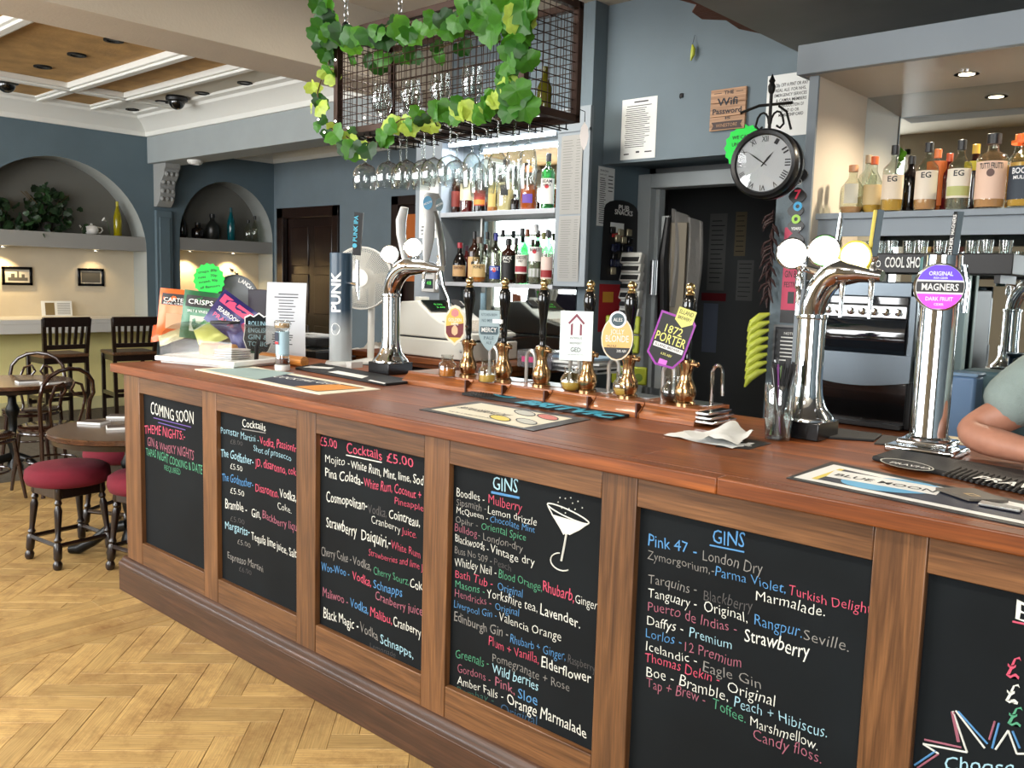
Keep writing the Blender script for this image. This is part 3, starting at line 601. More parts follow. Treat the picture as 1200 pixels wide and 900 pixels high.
# cream menu mat in the middle, black backing
r, b = quad_on('bar_mat', 'cream paper menu mat with coloured ovals on a black backing near the cyan letters', 'bar mat', [(491, 480.5), (625, 506), (692, 492), (560, 471)], ZT, .003, BLKP)
flat_poly(b, 'print', [(505, 480), (614, 501.5), (671, 490.5), (564, 472.5)], ZT+.003, CRM)
flat_text(b, 'BRITAIN BEERS ALL DAY', (535, 478), (592, 488), .04, ZT+.004, INK); flat_text(b, 'ask for a taster of any pint', (525, 482), (576, 491), .014, ZT+.004, INK)
for cx, cy, m_ in ((586, 490, YLP), (615, 484, M('grey_print', (190, 190, 180), .6)), (642, 489, M('rose_print', (200, 110, 100), .6)), (617, 494, M('grey_print'))):
    flat_poly(b, 'print', [(cx+13*math.cos(t), cy+3.2*math.sin(t)+2.2*math.cos(t)) for t in [2*PI*i/14 for i in range(14)]], ZT+.004, INK); flat_poly(b, 'print', [(cx+11.5*math.cos(t), cy+2.7*math.sin(t)+1.9*math.cos(t)) for t in [2*PI*i/14 for i in range(14)]], ZT+.0045, m_)
# cyan-lettered runner
r, b = quad_on('bar_runner', 'black rubber bar runner with raised cyan capitals below the hand pumps', 'bar runner', [(541, 463), (718, 492.5), (753, 485.5), (578, 457)], ZT, .010, RUB, bevel=.002)
studs = MB(); A, B_, D_ = on(541, 463, ZT+.01), on(718, 492.5, ZT+.01), on(578, 457, ZT+.01)
for i in range(48):
    for j in range(10):
        p = A+(B_-A)*((i+.7)/49)+(D_-A)*((j+.6)/10.3)
        if .16 < i/48: continue
        studs.add([(p.x-.0035, p.y-.0035, ZT+.0095), (p.x+.0035, p.y-.0035, ZT+.0095), (p.x+.0035, p.y+.0035, ZT+.0095), (p.x-.0035, p.y+.0035, ZT+.0095), (p.x, p.y, ZT+.0135)], [(0, 1, 4), (1, 2, 4), (2, 3, 4), (3, 0, 4)])
studs.build('rubber_studs', RUB, r, world=True, smooth=False, kind='stuff')
flat_text(b, 'BRITVIC', (604, 471.5), (714, 490), .085, ZT+.012, CYAN, off=.05)
flat_poly(b, 'logo', [(592+14*math.cos(t), 463.5+2.4*math.sin(t)+1.6*math.cos(t)) for t in [2*PI*i/16 for i in range(16)]], ZT+.0113, CYAN); flat_poly(b, 'logo', [(593+8*math.cos(t), 463.4+1.2*math.sin(t)+.8*math.cos(t)) for t in [2*PI*i/16 for i in range(16)]], ZT+.012, RUB)
# blue moon mat
r, b = quad_on('bar_mat', 'large printed bar mat with a blue moon oval and white border, at the right', 'bar mat', [(921, 561), (1215, 622), (1215, 592), (974, 542)], ZT, .003, BLKP)
flat_poly(b, 'print', [(930, 559.5), (1213, 617), (1213, 594), (977, 544.5)], ZT+.003, WP); flat_poly(b, 'print', [(954, 561), (1211, 613), (1211, 600), (988, 550)], ZT+.0035, NAVY)
flat_poly(b, 'print', [(951, 560.6), (957, 562), (990, 550.6), (984, 549.4)], ZT+.0038, YLP)
flat_poly(b, 'print', [(1045+60*math.cos(t), 569+8*math.sin(t)+5.5*math.cos(t)) for t in [2*PI*i/24 for i in range(24)]], ZT+.0042, SKY)
flat_poly(b, 'print', [(968, 558.5), (1097, 580.5), (1106, 572.5), (979, 551)], ZT+.0046, WP)
flat_text(b, 'BLUE MOON', (977, 557.2), (1094, 577.5), .030, ZT+.005, M('black_print', (12, 12, 14), .5))
# pravha runner
r, b = quad_on('bar_runner', 'ribbed black rubber bar runner with white capitals, beside the leaning arm', 'bar runner', [(1021, 539.5), (1212, 583), (1212, 559), (1048, 531)], ZT, .014, RUB, bevel=.006)
ribs = MB(); A, B_, D_ = on(1021, 539.5, ZT+.014), on(1212, 583, ZT+.014), on(1048, 531, ZT+.014); B_.y = A.y-.06*0+0
for i in range(16):
    f = .47+i*.034; a = A+(on(1212, 583, ZT+.014)-A)*f; c_ = a+(D_-A)*.92; a = a+(D_-A)*.1
    ribs.tube([(a.x, a.y, ZT+.015), (c_.x, c_.y, ZT+.015)], .0035, 6)
ribs.build('ribs', RUB, b, world=True)
flat_poly(b, 'print', [(1063+32*math.cos(t), 544.5+5*math.sin(t)+5.5*math.cos(t)) for t in [2*PI*i/20 for i in range(20)]], ZT+.0142, M('grey_print')); flat_poly(b, 'print', [(1063+30*math.cos(t), 544.5+4.4*math.sin(t)+5.1*math.cos(t)) for t in [2*PI*i/20 for i in range(20)]], ZT+.0146, RUB)
flat_text(b, 'PRAVHA', (1042, 542.5), (1090, 550.5), .022, ZT+.0152, WP)
flat_text(b, 'PRAVHA', (1139, 560.5), (1250, 582), .05, ZT+.0195, WP)
# cards lying on the blue moon mat
for i, (q, lb) in enumerate([([(1096, 574), (1135, 587.5), (1182, 589), (1142, 575)], 'grey folded card with a gold square emblem lying on the blue moon mat'), ]):
    r, b = quad_on('table_card', lb, 'card', q, ZT+.0065, .006, M('grey_card', (88, 82, 74), .6)); flat_poly(b, 'emblem', [(1128, 578), (1138, 581.5), (1150, 582), (1140, 578.5)], ZT+.0125, M('gold_print', (188, 160, 110), .5)); flat_poly(b, 'emblem', [(1133, 579), (1138, 580.8), (1146, 581.2), (1140, 579.2)], ZT+.0128, M('grey_card'))
r, b = quad_on('bottle_opener', 'silver bar key lying on the blue moon mat by the grey card', 'bar key', [(1146, 592), (1195, 601), (1198, 597.5), (1150, 588.5)], ZT+.0065, .005, STEEL)
# papers by the straw glass
def crumple(name, label, pts, z, amp, mat, seed):
    P = [on(px, py, z) for px, py in pts]; c = sum(P, Vector())/4; r = thing(name, label, 'paper', (c.x, c.y, z)); rr = random.Random(seed); n = 8; m = MB(); vs = []
    for i in range(n+1):
        for j in range(n+1):
            u, v = i/n, j/n; p = (P[0]*(1-u)+P[1]*u)*(1-v)+(P[3]*(1-u)+P[2]*u)*v
            vs.append((p.x, p.y, z+.001+amp*abs(math.sin(u*4+v*2+seed))*(.4+.6*rr.random())))
    m.add(vs, [(i*(n+1)+j, (i+1)*(n+1)+j, (i+1)*(n+1)+j+1, i*(n+1)+j+1) for i in range(n) for j in range(n)]); m.build('sheet', mat, r, world=True, ang=80); return r
crumple('paper_napkin', 'loose white paper sheet lying flat to the left of the straw glass', [(778, 511), (858, 527), (885, 521), (812, 505)], ZT, .006, PAPER, 1)
crumple('paper_napkin', 'crumpled white napkin folded over beside the straw glass', [(800, 515), (862, 523), (884, 514), (858, 499)], ZT+.008, .028, PAPER, 2)
r, b = quad_on('coaster', 'dark printed beer mat half under the white napkin', 'coaster', [(838, 524), (878, 527), (904, 520), (868, 514)], ZT, .002, BLKP); flat_text(b, 'Seedlip', (860, 521), (880, 523.5), .02, ZT+.0022, WP)
quad_on('drip_mat', 'black ribbed rubber drip mat behind the straw glass font', 'drip mat', [(962, 514), (1024, 518), (1034, 511), (970, 503)], ZT, .008, RUB, bevel=.003)
quad_on('drip_mat', 'dark flat rubber mat between the two right-hand fonts', 'drip mat', [(1024, 521), (1058, 524), (1068, 515), (1034, 511)], ZT, .005, M('brown_black_rubber', (40, 36, 34), .7), bevel=.003)
# ================================================================== hand pumps on their wooden plinths
PX = [(-2.60, 2.552), (-2.40, 2.577), (-2.197, 2.59), (-1.975, 2.60), (-1.793, 2.64), (-1.558, 2.631)]
PY = 2.60
PLW = wood('pump_plinth_wood', (110, 58, 28), (172, 104, 56), 'x', 1.4, .3, .4)
desc = ['with an oval picture clip', 'with a grey shield clip', 'without a clip', 'with a white arrow sign clip', 'with an amber oval clip', 'with a tilted purple and black clip']
def oval(w_, h_, n=20, p=1.0): return [(w_*math.cos(2*PI*i/n), h_*math.sin(2*PI*i/n)) for i in range(n)]
CLIPC = [None]*6
def clip_local(par, poly, mat, dx, dz, tilt=0.0, t=.006, name='pump_clip', y0=-.052, rim=None, label=None, yaw=.6):
    mt = Matrix.Translation((dx, y0, dz)) @ Matrix.Rotation(yaw, 4, 'Z') @ Matrix.Rotation(PI/2, 4, 'X') @ Matrix.Rotation(tilt, 4, 'Z')
    m = MB().prism(poly, t, mt); o = m.build(name, mat, par, smooth=False, label=label); return o, mt
def ctext(par, mt, s, x0, x1, y, h, mat, z=.0068, name='lettering'):
    R3 = mt.to_3x3(); m = MB(); text(m, s, mt @ Vector((x0, y, z)), mt @ Vector((x1, y, z)), h, up=R3 @ Vector((0, 1, 0)), nrm=R3 @ Vector((0, 0, 1)), lift=.0003)
    return m.build(name, mat, par, smooth=False)
def cpoly(par, mt, poly, mat, z=.0065, name='print'):
    R3 = mt.to_3x3(); m = MB(); m.add([mt @ Vector((x, y, z)) for x, y in poly], [tuple(range(len(poly)))]); return m.build(name, mat, par, smooth=False)
for i, (px_, py_) in enumerate(PX):
    t = thing('hand_pump', 'black and brass beer hand pump %s' % desc[i], 'beer pump', (px_, PY, ZT), group='hand pumps along the bar')
    # plinth segment: sloping front moulding, stepped
    w_ = ((PX[i+1][0]-px_)/2-.002) if i < 5 else .098; wl = .30 if i == 0 else (px_-PX[i-1][0])/2-.002
    prof = [(-.10, 0), (-.10, .018), (-.088, .024), (-.066, .045), (-.066, .052), (.13, .052), (.13, 0)]
    m = MB(); n = len(prof); m.add([(x, y, z) for x in (-wl, w_) for y, z in prof], [tuple(range(n)), tuple(range(2*n-1, n-1, -1))]+[(k, n+k, n+(k+1) % n, (k+1) % n) for k in range(n)])
    m.build('wooden_plinth', PLW, t, bevel=.0015)
    if i < 5: MB().prism([(-.02, 0), (.012, 0), (.012, .035), (-.002, .048), (-.02, .05)], .006, Matrix.Translation((w_-.008, -.087, .002)) @ Matrix.Rotation(PI/2, 4, 'X') @ Matrix.Rotation(PI/2, 4, 'Y')).build('bracket_block', wood('bracket_dark', (50, 22, 12), (80, 38, 22), 'z', 1.4, .3, .3), t)
    if i >= 1: MB().box((-.08, .02, .0525), (.08, .12, .055)).build('drip_tray', STEEL, t, bevel=.001)
    br = [(.036, .052), (.036, .060), (.029, .066), (.034, .078), (.037, .094), (.034, .112), (.026, .126), (.022, .138), (.020, .156), (.023, .176), (.027, .186), (.029, .196), (.026, .204), (.018, .208)]
    MB().lathe(br, seg=24).build('brass_base', BRASS, t, ang=30)
    MB().lathe([(.006, -.012), (.006, .02), (.009, .022), (.009, .030), (.004, .034)], (0, 0, 0), 10, Matrix.Translation((.020, -.01, .192)) @ Matrix.Rotation(PI/2, 4, 'Y')).build('brass_screw', BRASS, t)
    hd = [(.011, .206), (.012, .215), (.010, .222), (.013, .235), (.0135, .255), (.0125, .285), (.017, .330), (.0225, .365), (.0245, .388), (.0225, .408), (.017, .418), (.015, .4215)]
    MB().lathe(hd, seg=20).build('handle', BLACK, t, ang=50)
    MB().lathe([(.0155, .4215), (.0165, .427), (.012, .431), (.011, .436), (.0155, .441), (.0165, .449), (.013, .457), (.0075, .461), (.003, .4635)], seg=18).build('brass_finial', BRASSL, t, ang=40)
    # swan-neck spout
    if i >= 1:
        sx = -.118; mS = MB(); pts = [(sx, .045, .05)]+[(sx+.022-.022*math.cos(a), .045+.0*a, .150+.028*math.sin(a)) for a in [PI*k/8 for k in range(9)]]+[(sx+.045, .045, .075)]
        mS.tube(pts, .0075, 8); mS.build('swan_neck_spout', M('satin_steel', (206, 206, 204), .28, .9), t)
    if i == 5:
        pts = [(.072, .05, .05)]+[(.072+.018-.018*math.cos(a), .05, .165+.026*math.sin(a)) for a in [PI*k/8 for k in range(9)]]+[(.110, .055, .09)]
        MB().tube(pts, .0065, 8).build('spout_pair', CHROME, t)
        m = MB()
        for k in range(3): m.box((.098, -.095+.0*k, .012+k*.014), (.165-.01*k, .06, .021+k*.014))
        m.build('ribbed_end_tray', CHROME, t, bevel=.002)
    # clips
    if i == 0:
        P1 = [(0, .086), (.02, .078), (.028, .062), (.040, .045), (.043, .01), (.042, -.035), (.03, -.058), (.012, -.07), (0, -.082), (-.012, -.07), (-.03, -.058), (-.042, -.035), (-.043, .01), (-.040, .045), (-.028, .062), (-.02, .078)]
        c, mt = clip_local(t, P1, M('clip_cream', (226, 216, 196), .35), -.028, .262, 0)
        cpoly(c, mt, [(x*.86, y*.86) for x, y in P1], M('clip_yellow', (222, 186, 84), .35)); cpoly(c, mt, [(-.037, -.002), (.037, .012), (.036, -.03), (.024, -.048), (-.024, -.048), (-.036, -.03)], M('clip_maroon', (112, 44, 48), .35), .0067)
        cpoly(c, mt, [(x*.36, .052+y*.2) for x, y in P1], M('clip_pink', (206, 130, 130)), .0068); cpoly(c, mt, [(x*.3, -.02+y*.25) for x, y in P1], M('clip_flesh', (222, 180, 140)), .0069)
        ctext(c, mt, 'GOLDEN', -.027, .027, .018, .014, WP, .007); ctext(c, mt, 'HEN', -.014, .014, .002, .013, WP, .007)
    if i == 1:
        P1 = [(-.041, .072), (.041, .072), (.042, -.02), (.034, -.05), (.014, -.078), (0, -.09), (-.014, -.078), (-.034, -.05), (-.042, -.02)]
        c, mt = clip_local(t, P1, M('clip_steel', (142, 160, 164), .3, .2), -.032, .262, 0)
        cpoly(c, mt, [(-.036, .008), (.036, .008), (.037, -.016), (.033, -.024), (-.033, -.024), (-.037, -.016)], M('clip_slate', (62, 84, 92)), .0066)
        ctext(c, mt, 'NO MERCY', -.03, .03, .026, .012, M('clip_slate')); ctext(c, mt, 'MERCY', -.03, .03, -.014, .018, WP, .007); ctext(c, mt, 'PALE', -.02, .02, -.044, .013, M('clip_slate')); ctext(c, mt, 'ALE', -.011, .011, -.062, .011, M('clip_slate')); ctext(c, mt, 'KITCHEN BREW', -.032, .032, .050, .010, M('clip_slate'))
        MB().box((-.02, -.05, .285), (.034, -.044, .300)).build('clip_holder', PAPER, t)
    if i == 3:
        P1 = [(-.060, .088), (.060, .088), (.060, -.092), (-.060, -.092)]
        c, mt = clip_local(t, P1, M('clip_pale', (222, 234, 232), .35), -.018, .262, 0, t=.004, yaw=.5); mt = mt @ Matrix.Diagonal((.86, .86, 1, 1))
        PK = M('clip_plum', (132, 62, 78))
        for q in ([(-.036, .052), (0, .092), (.036, .052), (.030, .046), (0, .078), (-.030, .046)], [(-.024, .044), (-.015, .052), (-.015, 0), (-.024, 0)], [(.024, .044), (.015, .052), (.015, 0), (.024, 0)]): cpoly(c, mt, q, PK, .0045)
        ctext(c, mt, 'INTRIGUE', -.026, .026, -.016, .009, M('clip_greyink', (120, 120, 118)), .0046); ctext(c, mt, 'BREWERY', -.026, .026, -.038, .009, M('clip_greyink'), .0046); ctext(c, mt, 'GED', -.022, .022, -.070, .018, M('clip_darkink', (52, 52, 54)), .0046); ctext(c, mt, 'pale golden ale 4.1%', -.034, .034, -.084, .005, M('clip_greyink'), .0046)
    if i == 4:
        c, mt = clip_local(t, oval(.056, .078), M('clip_cream'), -.018, .262, 0)
        cpoly(c, mt, oval(.052, .074), M('clip_amber', (232, 184, 100), .35)); cpoly(c, mt, [(x, y) for x, y in [(-.046, -.032), (.046, -.032), (.036, -.052), (.018, -.068), (0, -.073), (-.018, -.068), (-.036, -.052)]], BLKP, .0067)
        ctext(c, mt, 'JOLLY', -.024, .024, .016, .016, WP, .007); ctext(c, mt, 'BLONDE', -.040, .040, -.012, .023, WP, .007); ctext(c, mt, 'PALE ALE', -.034, -.002, -.03, .008, BLKP, .007); ctext(c, mt, '3.8% ABV', 0, .034, -.048, .009, WP, .0072)
        m = MB().prism(oval(.030, .030, 18), .006, mt @ Matrix.Translation((0, .066, .002))); m.build('clip_crest', M('clip_silver', (170, 172, 176), .3, .4), c, smooth=False); cpoly(c, mt, [(x, .066+y) for x, y in oval(.023, .023, 16)], M('clip_slate'), .0085); ctext(c, mt, 'ALES', -.016, .016, .060, .012, WP, .009)
    if i == 5:
        P1 = [(-.062, .088), (.050, .088), (.062, .076), (.062, -.045), (.040, -.086), (-.022, -.092), (-.062, -.060)]
        c, mt = clip_local(t, [(x*1.0, y) for x, y in P1], M('clip_purple', (150, 52, 160), .35), -.035, .268, -.30, yaw=.42)
        cpoly(c, mt, [(x*.9, y*.92) for x, y in P1], BLKP, .0066)
        ctext(c, mt, '1872', -.030, .030, .024, .026, M('clip_lemon', (226, 222, 120)), .007); ctext(c, mt, 'PORTER', -.052, .052, -.010, .030, M('clip_lemon'), .007); cpoly(c, mt, [(-.05, -.016), (.052, -.016), (.052, -.032), (-.05, -.032)], WP, .0069); ctext(c, mt, 'ELLAND BREWERY', -.045, .047, -.028, .009, BLKP, .0072); ctext(c, mt, '6.5% ABV', -.016, .022, -.052, .008, M('clip_lemon'), .007); 
        S1 = [(-.030, .030), (.030, .030), (.030, -.014), (0, -.034), (-.030, -.014)]
        MB().prism([(x+.02, y+.088) for x, y in S1], .006, mt @ Matrix.Translation((0, 0, .003))).build('clip_crest', M('clip_lemon'), c, smooth=False)
        ctext(c, mt, 'ELLAND', -.004, .044, .098, .014, BLKP, .0096); ctext(c, mt, 'BREWERY', -.003, .043, .080, .011, BLKP, .0096); cpoly(c, mt, [(-.014, -.066), (.014, -.066), (.014, -.082), (-.014, -.084)], M('clip_violet', (206, 110, 206)), .0068)
    if i in (0, 1, 4): MB().tube([(0, -.01, .262), (-.02, -.045, .262)], .006, 6).build('clip_stem', CHROME, t)
# sample jars
def jar(px, py, prof, liq, fill, name_, label, z=ZT+.052, sc=1.0):
    p = on(px, py, z); r = thing('sample_jar', label, 'jar', (p.x, p.y, z), group=None)
    MB().lathe([(a*sc, b*sc) for a, b in prof], seg=20, caps=False).build('glass_jar', GLASS, r, ang=50)
    inner = [(max(.001, a-.0028)*sc, (b+.003)*sc) for a, b in prof if b < fill]; inner = [(.0005, inner[0][1])]+inner
    lastr = inner[-1][0]; inner += [(lastr, fill*sc), (.0005, fill*sc)]
    MB().lathe(inner, seg=20, caps=False).build('beer_sample', liq, r, ang=50)
    MB().lathe([(.024*sc, .070*sc), (.0255*sc, .070*sc), (.0255*sc, .074*sc), (.024*sc, .074*sc)], seg=20, caps=False).build('rim_bead', GLASS, r)
    return r
AMB = M('amber_beer', (226, 140, 54), .08, trans=.15); GOLDB = M('golden_beer', (236, 190, 84), .08, trans=.15); STOUT = M('black_stout', (26, 8, 6), .1)
sq = [(.001, 0), (.034, 0), (.036, .004), (.036, .050), (.030, .058), (.024, .062), (.024, .083), (.0265, .085), (.0265, .089)]
rd = [(.001, 0), (.024, 0), (.034, .008), (.041, .026), (.041, .044), (.033, .060), (.026, .066), (.026, .082), (.029, .085), (.029, .090)]
jar(524, 441, sq, AMB, .034, 'jar', 'square-shouldered sample jar of amber beer beside the first pump on the left')
jar(571, 447.5, sq, GOLDB, .030, 'jar', 'straight-sided sample jar of pale beer between the oval-clip and shield-clip pumps')
jar(669, 458, rd, GOLDB, .034, 'jar', 'round sample jar of golden beer with a yellowish lid rim below the white arrow clip')
jar(731, 465, rd, GOLDB, .032, 'jar', 'round open sample jar of golden beer below the amber oval clip')
jar(788, 472, rd, STOUT, .036, 'jar', 'round sample jar of black porter below the purple clip')

# ================================================================== tall beer fonts
def lathe_between(m, p, q, prof, seg=14):
    p = Vector(p); q = Vector(q); d = (q-p); L_ = d.length; rot = d.to_track_quat('Z', 'Y').to_matrix().to_4x4()
    return m.lathe([(r, z*L_) for r, z in prof], (0, 0, 0), seg, Matrix.Translation(p) @ rot)
def swan_font(label, loc, h, reach, lens, rz=0, blackbase=.055):
    """curved chrome font: square foot, flared column, arm bending over to +x (towards the staff side), lit round lenses on top, taps"""
    t = thing('beer_font', label, 'beer tap', loc, rz)
    MB().box((-.075, -.075, 0), (.075, .075, blackbase)).build('black_base', M('black_base_gloss', (12, 12, 14), .25), t, bevel=.004)
    m = MB(); z0 = blackbase
    prof = [(.086, 0), (.086, .006), (.080, .014), (.068, .026), (.056, .045), (.047, .075), (.042, .12), (.042, h*.6)]
    m.lathe([(r, z0+z) for r, z in prof], seg=24)
    # arm
    n = 14; pts = []; rs = []
    for k in range(n+1):
        a = PI/2*k/n; pts.append((reach*.46*(1-math.cos(a)), 0, h*.6+z0+(h*.27)*math.sin(a))); rs.append(.043+.010*math.sin(a))
    pts += [(reach*.7, 0, h*.87+z0-.002), (reach, 0, h*.87+z0-.012)]; rs += [.036, .020]
    m.tube(pts, rs, 20, flat=.8); m.build('swan_neck_column', CHROME, t, ang=60)
    MB().lathe([(.046, 0), (.047, .004), (.046, .014), (.041, .016)], (0, 0, h*.59+z0), 24).build('collar', CHROME, t)
    return t, h*.87+z0
def lens(par, c, d, r, mat, label=None, rim=CHROME, depth=.022):
    """lit round badge facing direction d"""
    d = Vector(d).normalized(); q = d.to_track_quat('Z', 'Y').to_matrix().to_4x4(); mt = Matrix.Translation(c) @ q
    h = MB().lathe([(r*.7, -depth), (r*1.0, -depth*.6), (r*1.04, 0), (r*1.04, .004), (r*.98, .006)], (0, 0, 0), 28, mt).build('lens_housing', rim, par, ang=40)
    MB().lathe([(r*.97, .003), (r*.9, .008), (r*.6, .012), (.0005, .014)], (0, 0, 0), 28, mt, caps=False).build('lit_badge', mat, h, ang=60, label=label)
    return mt, h
def tap(par, p, lean=(0, 0), hmat=CHROME, hl=.13, hprof=None, sp=.10, label=None):
    p = Vector(p); m = MB(); m.lathe([(.012, -.02), (.013, -.015), (.013, .015), (.010, .02), (.008, .035)], tuple(p), 14)
    m.tube([p+Vector((0, 0, -.015)), p+Vector((.004, -.012, -.04)), p+Vector((.006, -.018, -sp))], [.0085, .008, .0055], 10)
    tp = m.build('tap', CHROME, par, ang=40)
    hp = hprof or [(.006, 0), (.008, .05), (.012, .5), (.014, .85), (.012, .97), (.006, 1)]
    m = MB(); lathe_between(m, p+Vector((0, 0, .03)), p+Vector((lean[0], lean[1], .03+hl)), hp, 14)
    m.build('tap_handle', hmat, par, ang=40, label=label); return tp
LW = lit('lit_white_lens', (255, 252, 244), 3.2); LWG = lit('lit_green_rim', (70, 150, 70), .9); LY = lit('lit_yellow_lens', (255, 240, 170), 2.4)
# left font
vd = Vector((.60, -.74, .05))
t, zt = swan_font('tall curved chrome beer font with lit white badges, beside the grey cylinder font', (-3.24, 2.72, ZT), .52, .34, None)
for (px, py, r_, m_) in ((457, 298, .042, LW), (484, 290, .043, LW)):
    p = at(px, py, y=2.72 if px < 470 else 2.70); v = Vector((p.x+3.24, p.y-2.72, p.z-ZT)); lens(t, v, vd if px < 470 else (.72, -.5, .05), r_, m_, label='glowing white badge')
    MB().tube([(v.x, v.y+.02, v.z-.03), (v.x+.015, 0.01, zt-.01)], .012, 10).build('badge_stem', CHROME, t)
for a_, (sx, sy) in enumerate([(.235, 0), (.325, 0)]):
    tap(t, (sx, 0, zt+.0), hmat=CHROME, hl=.02, sp=.10)
# curved white handle, paddle handle with the round emblem, chrome handle
def l_(px, py, y=2.72): p = at(px, py, y=y); return Vector((p.x+3.24, p.y-2.72, p.z-ZT))
WHG = M('white_gloss_handle', (226, 228, 228), .2, coat=.4)
m = MB(); m.tube([l_(477, 322), l_(474, 300), l_(470, 275), l_(470, 258), l_(474, 243)], [.012, .018, .027, .030, .022], 14, flat=.5); o = m.build('curved_handle', WHG, t, label='curved white handle')
m = MB(); a, b = l_(499, 312), l_(507, 226); m.tube([a, a.lerp(b, .1), a.lerp(b, .4), a.lerp(b, .62), a.lerp(b, .75), a.lerp(b, .95), b], [.012, .018, .034, .030, .040, .046, .034], 16, flat=.45); pd = m.build('paddle_handle', WHG, t, label='white paddle handle with blue oval emblem')
for q, cc, w_, h_ in ((l_(501.5, 238, 2.69), M('emblem_blue', (90, 152, 190)), .021, .030), (l_(515, 240, 2.70), M('emblem_slate', (92, 112, 118)), .017, .028)):
    mt = basis(q+Vector((.006, -.006, 0)), (.74, .67, 0), (.06, 0, 1)); MB().prism(oval(w_, h_), .003, mt).build('oval_emblem', cc, pd, smooth=False); m = MB(); text(m, 'MOON', mt @ Vector((-w_*.8, -.012, .0035)), mt @ Vector((w_*.8, .002, .0035)), .010, up=(0, 0, 1), nrm=mt.to_3x3() @ Vector((0, 0, 1))); m.build('lettering', WP, pd, smooth=False)
m = MB(); m.tube([l_(519, 312), l_(517, 285), l_(514, 262), l_(510, 248)], [.018, .024, .017, .012], 12, flat=.4); m.build('chrome_handle', M('satin_steel'), t)
m = MB(); m.tube([l_(517, 318), l_(520, 335), l_(526, 350), l_(529, 372)], [.010, .008, .006, .005], 10); m.build('bent_spout', CHROME, t)
# right-hand font
t, zt = swan_font('tall curved chrome beer font with three lit round badges behind the straw glass', (-1.14, 2.62, ZT), .52, .20, None)
def l2(px, py, y=2.62): p = at(px, py, y=y); return Vector((p.x+1.14, p.y-2.62, p.z-ZT))
for (px, py, r_, m_, d_, lb) in ((928, 297, .047, LW, vd, 'glowing white badge'), (966, 294, .047, LW, (.35, -.95, .1), 'white badge with a green rim'), (1003, 301, .046, LY, (.05, -1, -.1), 'yellow badge seen from the side')):
    v = l2(px, py, 2.60); mt, hh = lens(t, v, d_, r_, m_, label=lb, rim=CHROME if px < 1000 else M('yellow_rim', (214, 196, 60), .3))
    if px == 966:
        m = MB()
        for s_ in (1, -1): m.add([mt @ Vector((r_*.97*math.cos(a), r_*.97*math.sin(a), .0145-.008*abs(math.sin(a)))) for a in [s_*(.9+1.34*k/8) for k in range(9)]], [tuple(range(9)) if s_ > 0 else tuple(range(8, -1, -1))])
        m.build('green_rim_band', LWG, hh, smooth=False)
    MB().tube([(v.x, v.y+.015, v.z-.035), (max(.02, v.x*.8), 0, zt-.005)], .011, 10).build('badge_stem', CHROME, t)
for sx in (.09, .175): tap(t, (sx, -.01, zt-.005), hl=.02, sp=.13)
m = MB(); m.tube([l2(979, 300), l2(983, 270), l2(986, 250)], [.008, .014, .012], 12, flat=.55); m.build('chrome_handle', CHROME, t)
m = MB(); a, b = l2(1021, 312, 2.61), l2(1031, 246, 2.61); m.tube([a, a.lerp(b, .3), b], [.010, .013, .013], 4); hd_ = m.build('square_handle', CHROME, t, smooth=False, label='chrome bar handle with a yellow side'); m = MB(); m.tube([a+Vector((-.011, -.003, 0)), b+Vector((-.012, -.003, 0))], .004, 6); m.build('yellow_stripe', YLP, hd_)
tap(t, (-.035, -.03, zt-.035), hl=.02, sp=.10)
# straight column font with the purple round badge
t = thing('beer_font', 'straight chrome column font with a round purple badge', 'beer tap', (-.785, 2.64, ZT))
MB().box((-.095, -.08, 0), (.095, .08, .022)).box((-.07, -.062, .022), (.07, .062, .04)).build('chrome_foot', CHROME, t, bevel=.008, segs=3)
MB().lathe([(.060, .036), (.060, .044), (.052, .050), (.050, .06), (.050, .555), (.047, .557), (.001, .557)], seg=32).build('column', CHROME, t, ang=40)
c0 = Vector((-.0, -.062, .468)); d_ = Vector((.42, -.9, 0)).normalized(); mt = basis(c0+Vector((.015, 0, 0)), Vector((.9, .42, 0)), (0, 0, 1))
MB().lathe([(.030, -.03), (.062, -.008), (.066, -.006), (.066, .004), (.062, .006), (.001, .006)], (0, 0, 0), 32, mt).build('badge_rim', CHROME, t, ang=30)
def seg_poly(r, y0, y1, n=12):
    a0, a1 = math.asin(max(-1, y0/r)), math.asin(min(1, y1/r)); R_ = [(r*math.cos(a), r*math.sin(a)) for a in [a0+(a1-a0)*k/n for k in range(n+1)]]; return R_+[(-x, y) for x, y in reversed(R_)]
bd = MB().add([mt @ Vector((x, y, .0068)) for x, y in seg_poly(.061, -.061, .061)], [tuple(range(26))]).build('badge', WP, t, smooth=False)
for y0, y1, cc in ((.019, .059, lit('lit_purple', (84, 40, 190), .5)), (-.014, .014, BLKP), (-.059, -.019, lit('lit_magenta', (206, 50, 214), .6))):
    MB().add([mt @ Vector((x*.97, y, .0075)) for x, y in seg_poly(.061, y0, y1)], [tuple(range(26))]).build('badge_band', cc, bd, smooth=False)
for s_, x, y, h in (('MAGNERS', .046, -.009, .018), ('ORIGINAL', .030, .031, .011), ('IRISH CIDER', .018, .022, .005), ('DARK FRUIT', .034, -.037, .010), ('CIDER', .012, -.05, .006)):
    m = MB(); text(m, s_, mt @ Vector((-x, y, .0082)), mt @ Vector((x, y, .0082)), h, up=(0, 0, 1), nrm=mt.to_3x3() @ Vector((0, 0, 1)), off=.02); m.build('lettering', WP, bd, smooth=False)
def l3(px, py, y=2.62): p = at(px, py, y=y); return Vector((p.x+.785, p.y-2.64, p.z-ZT))
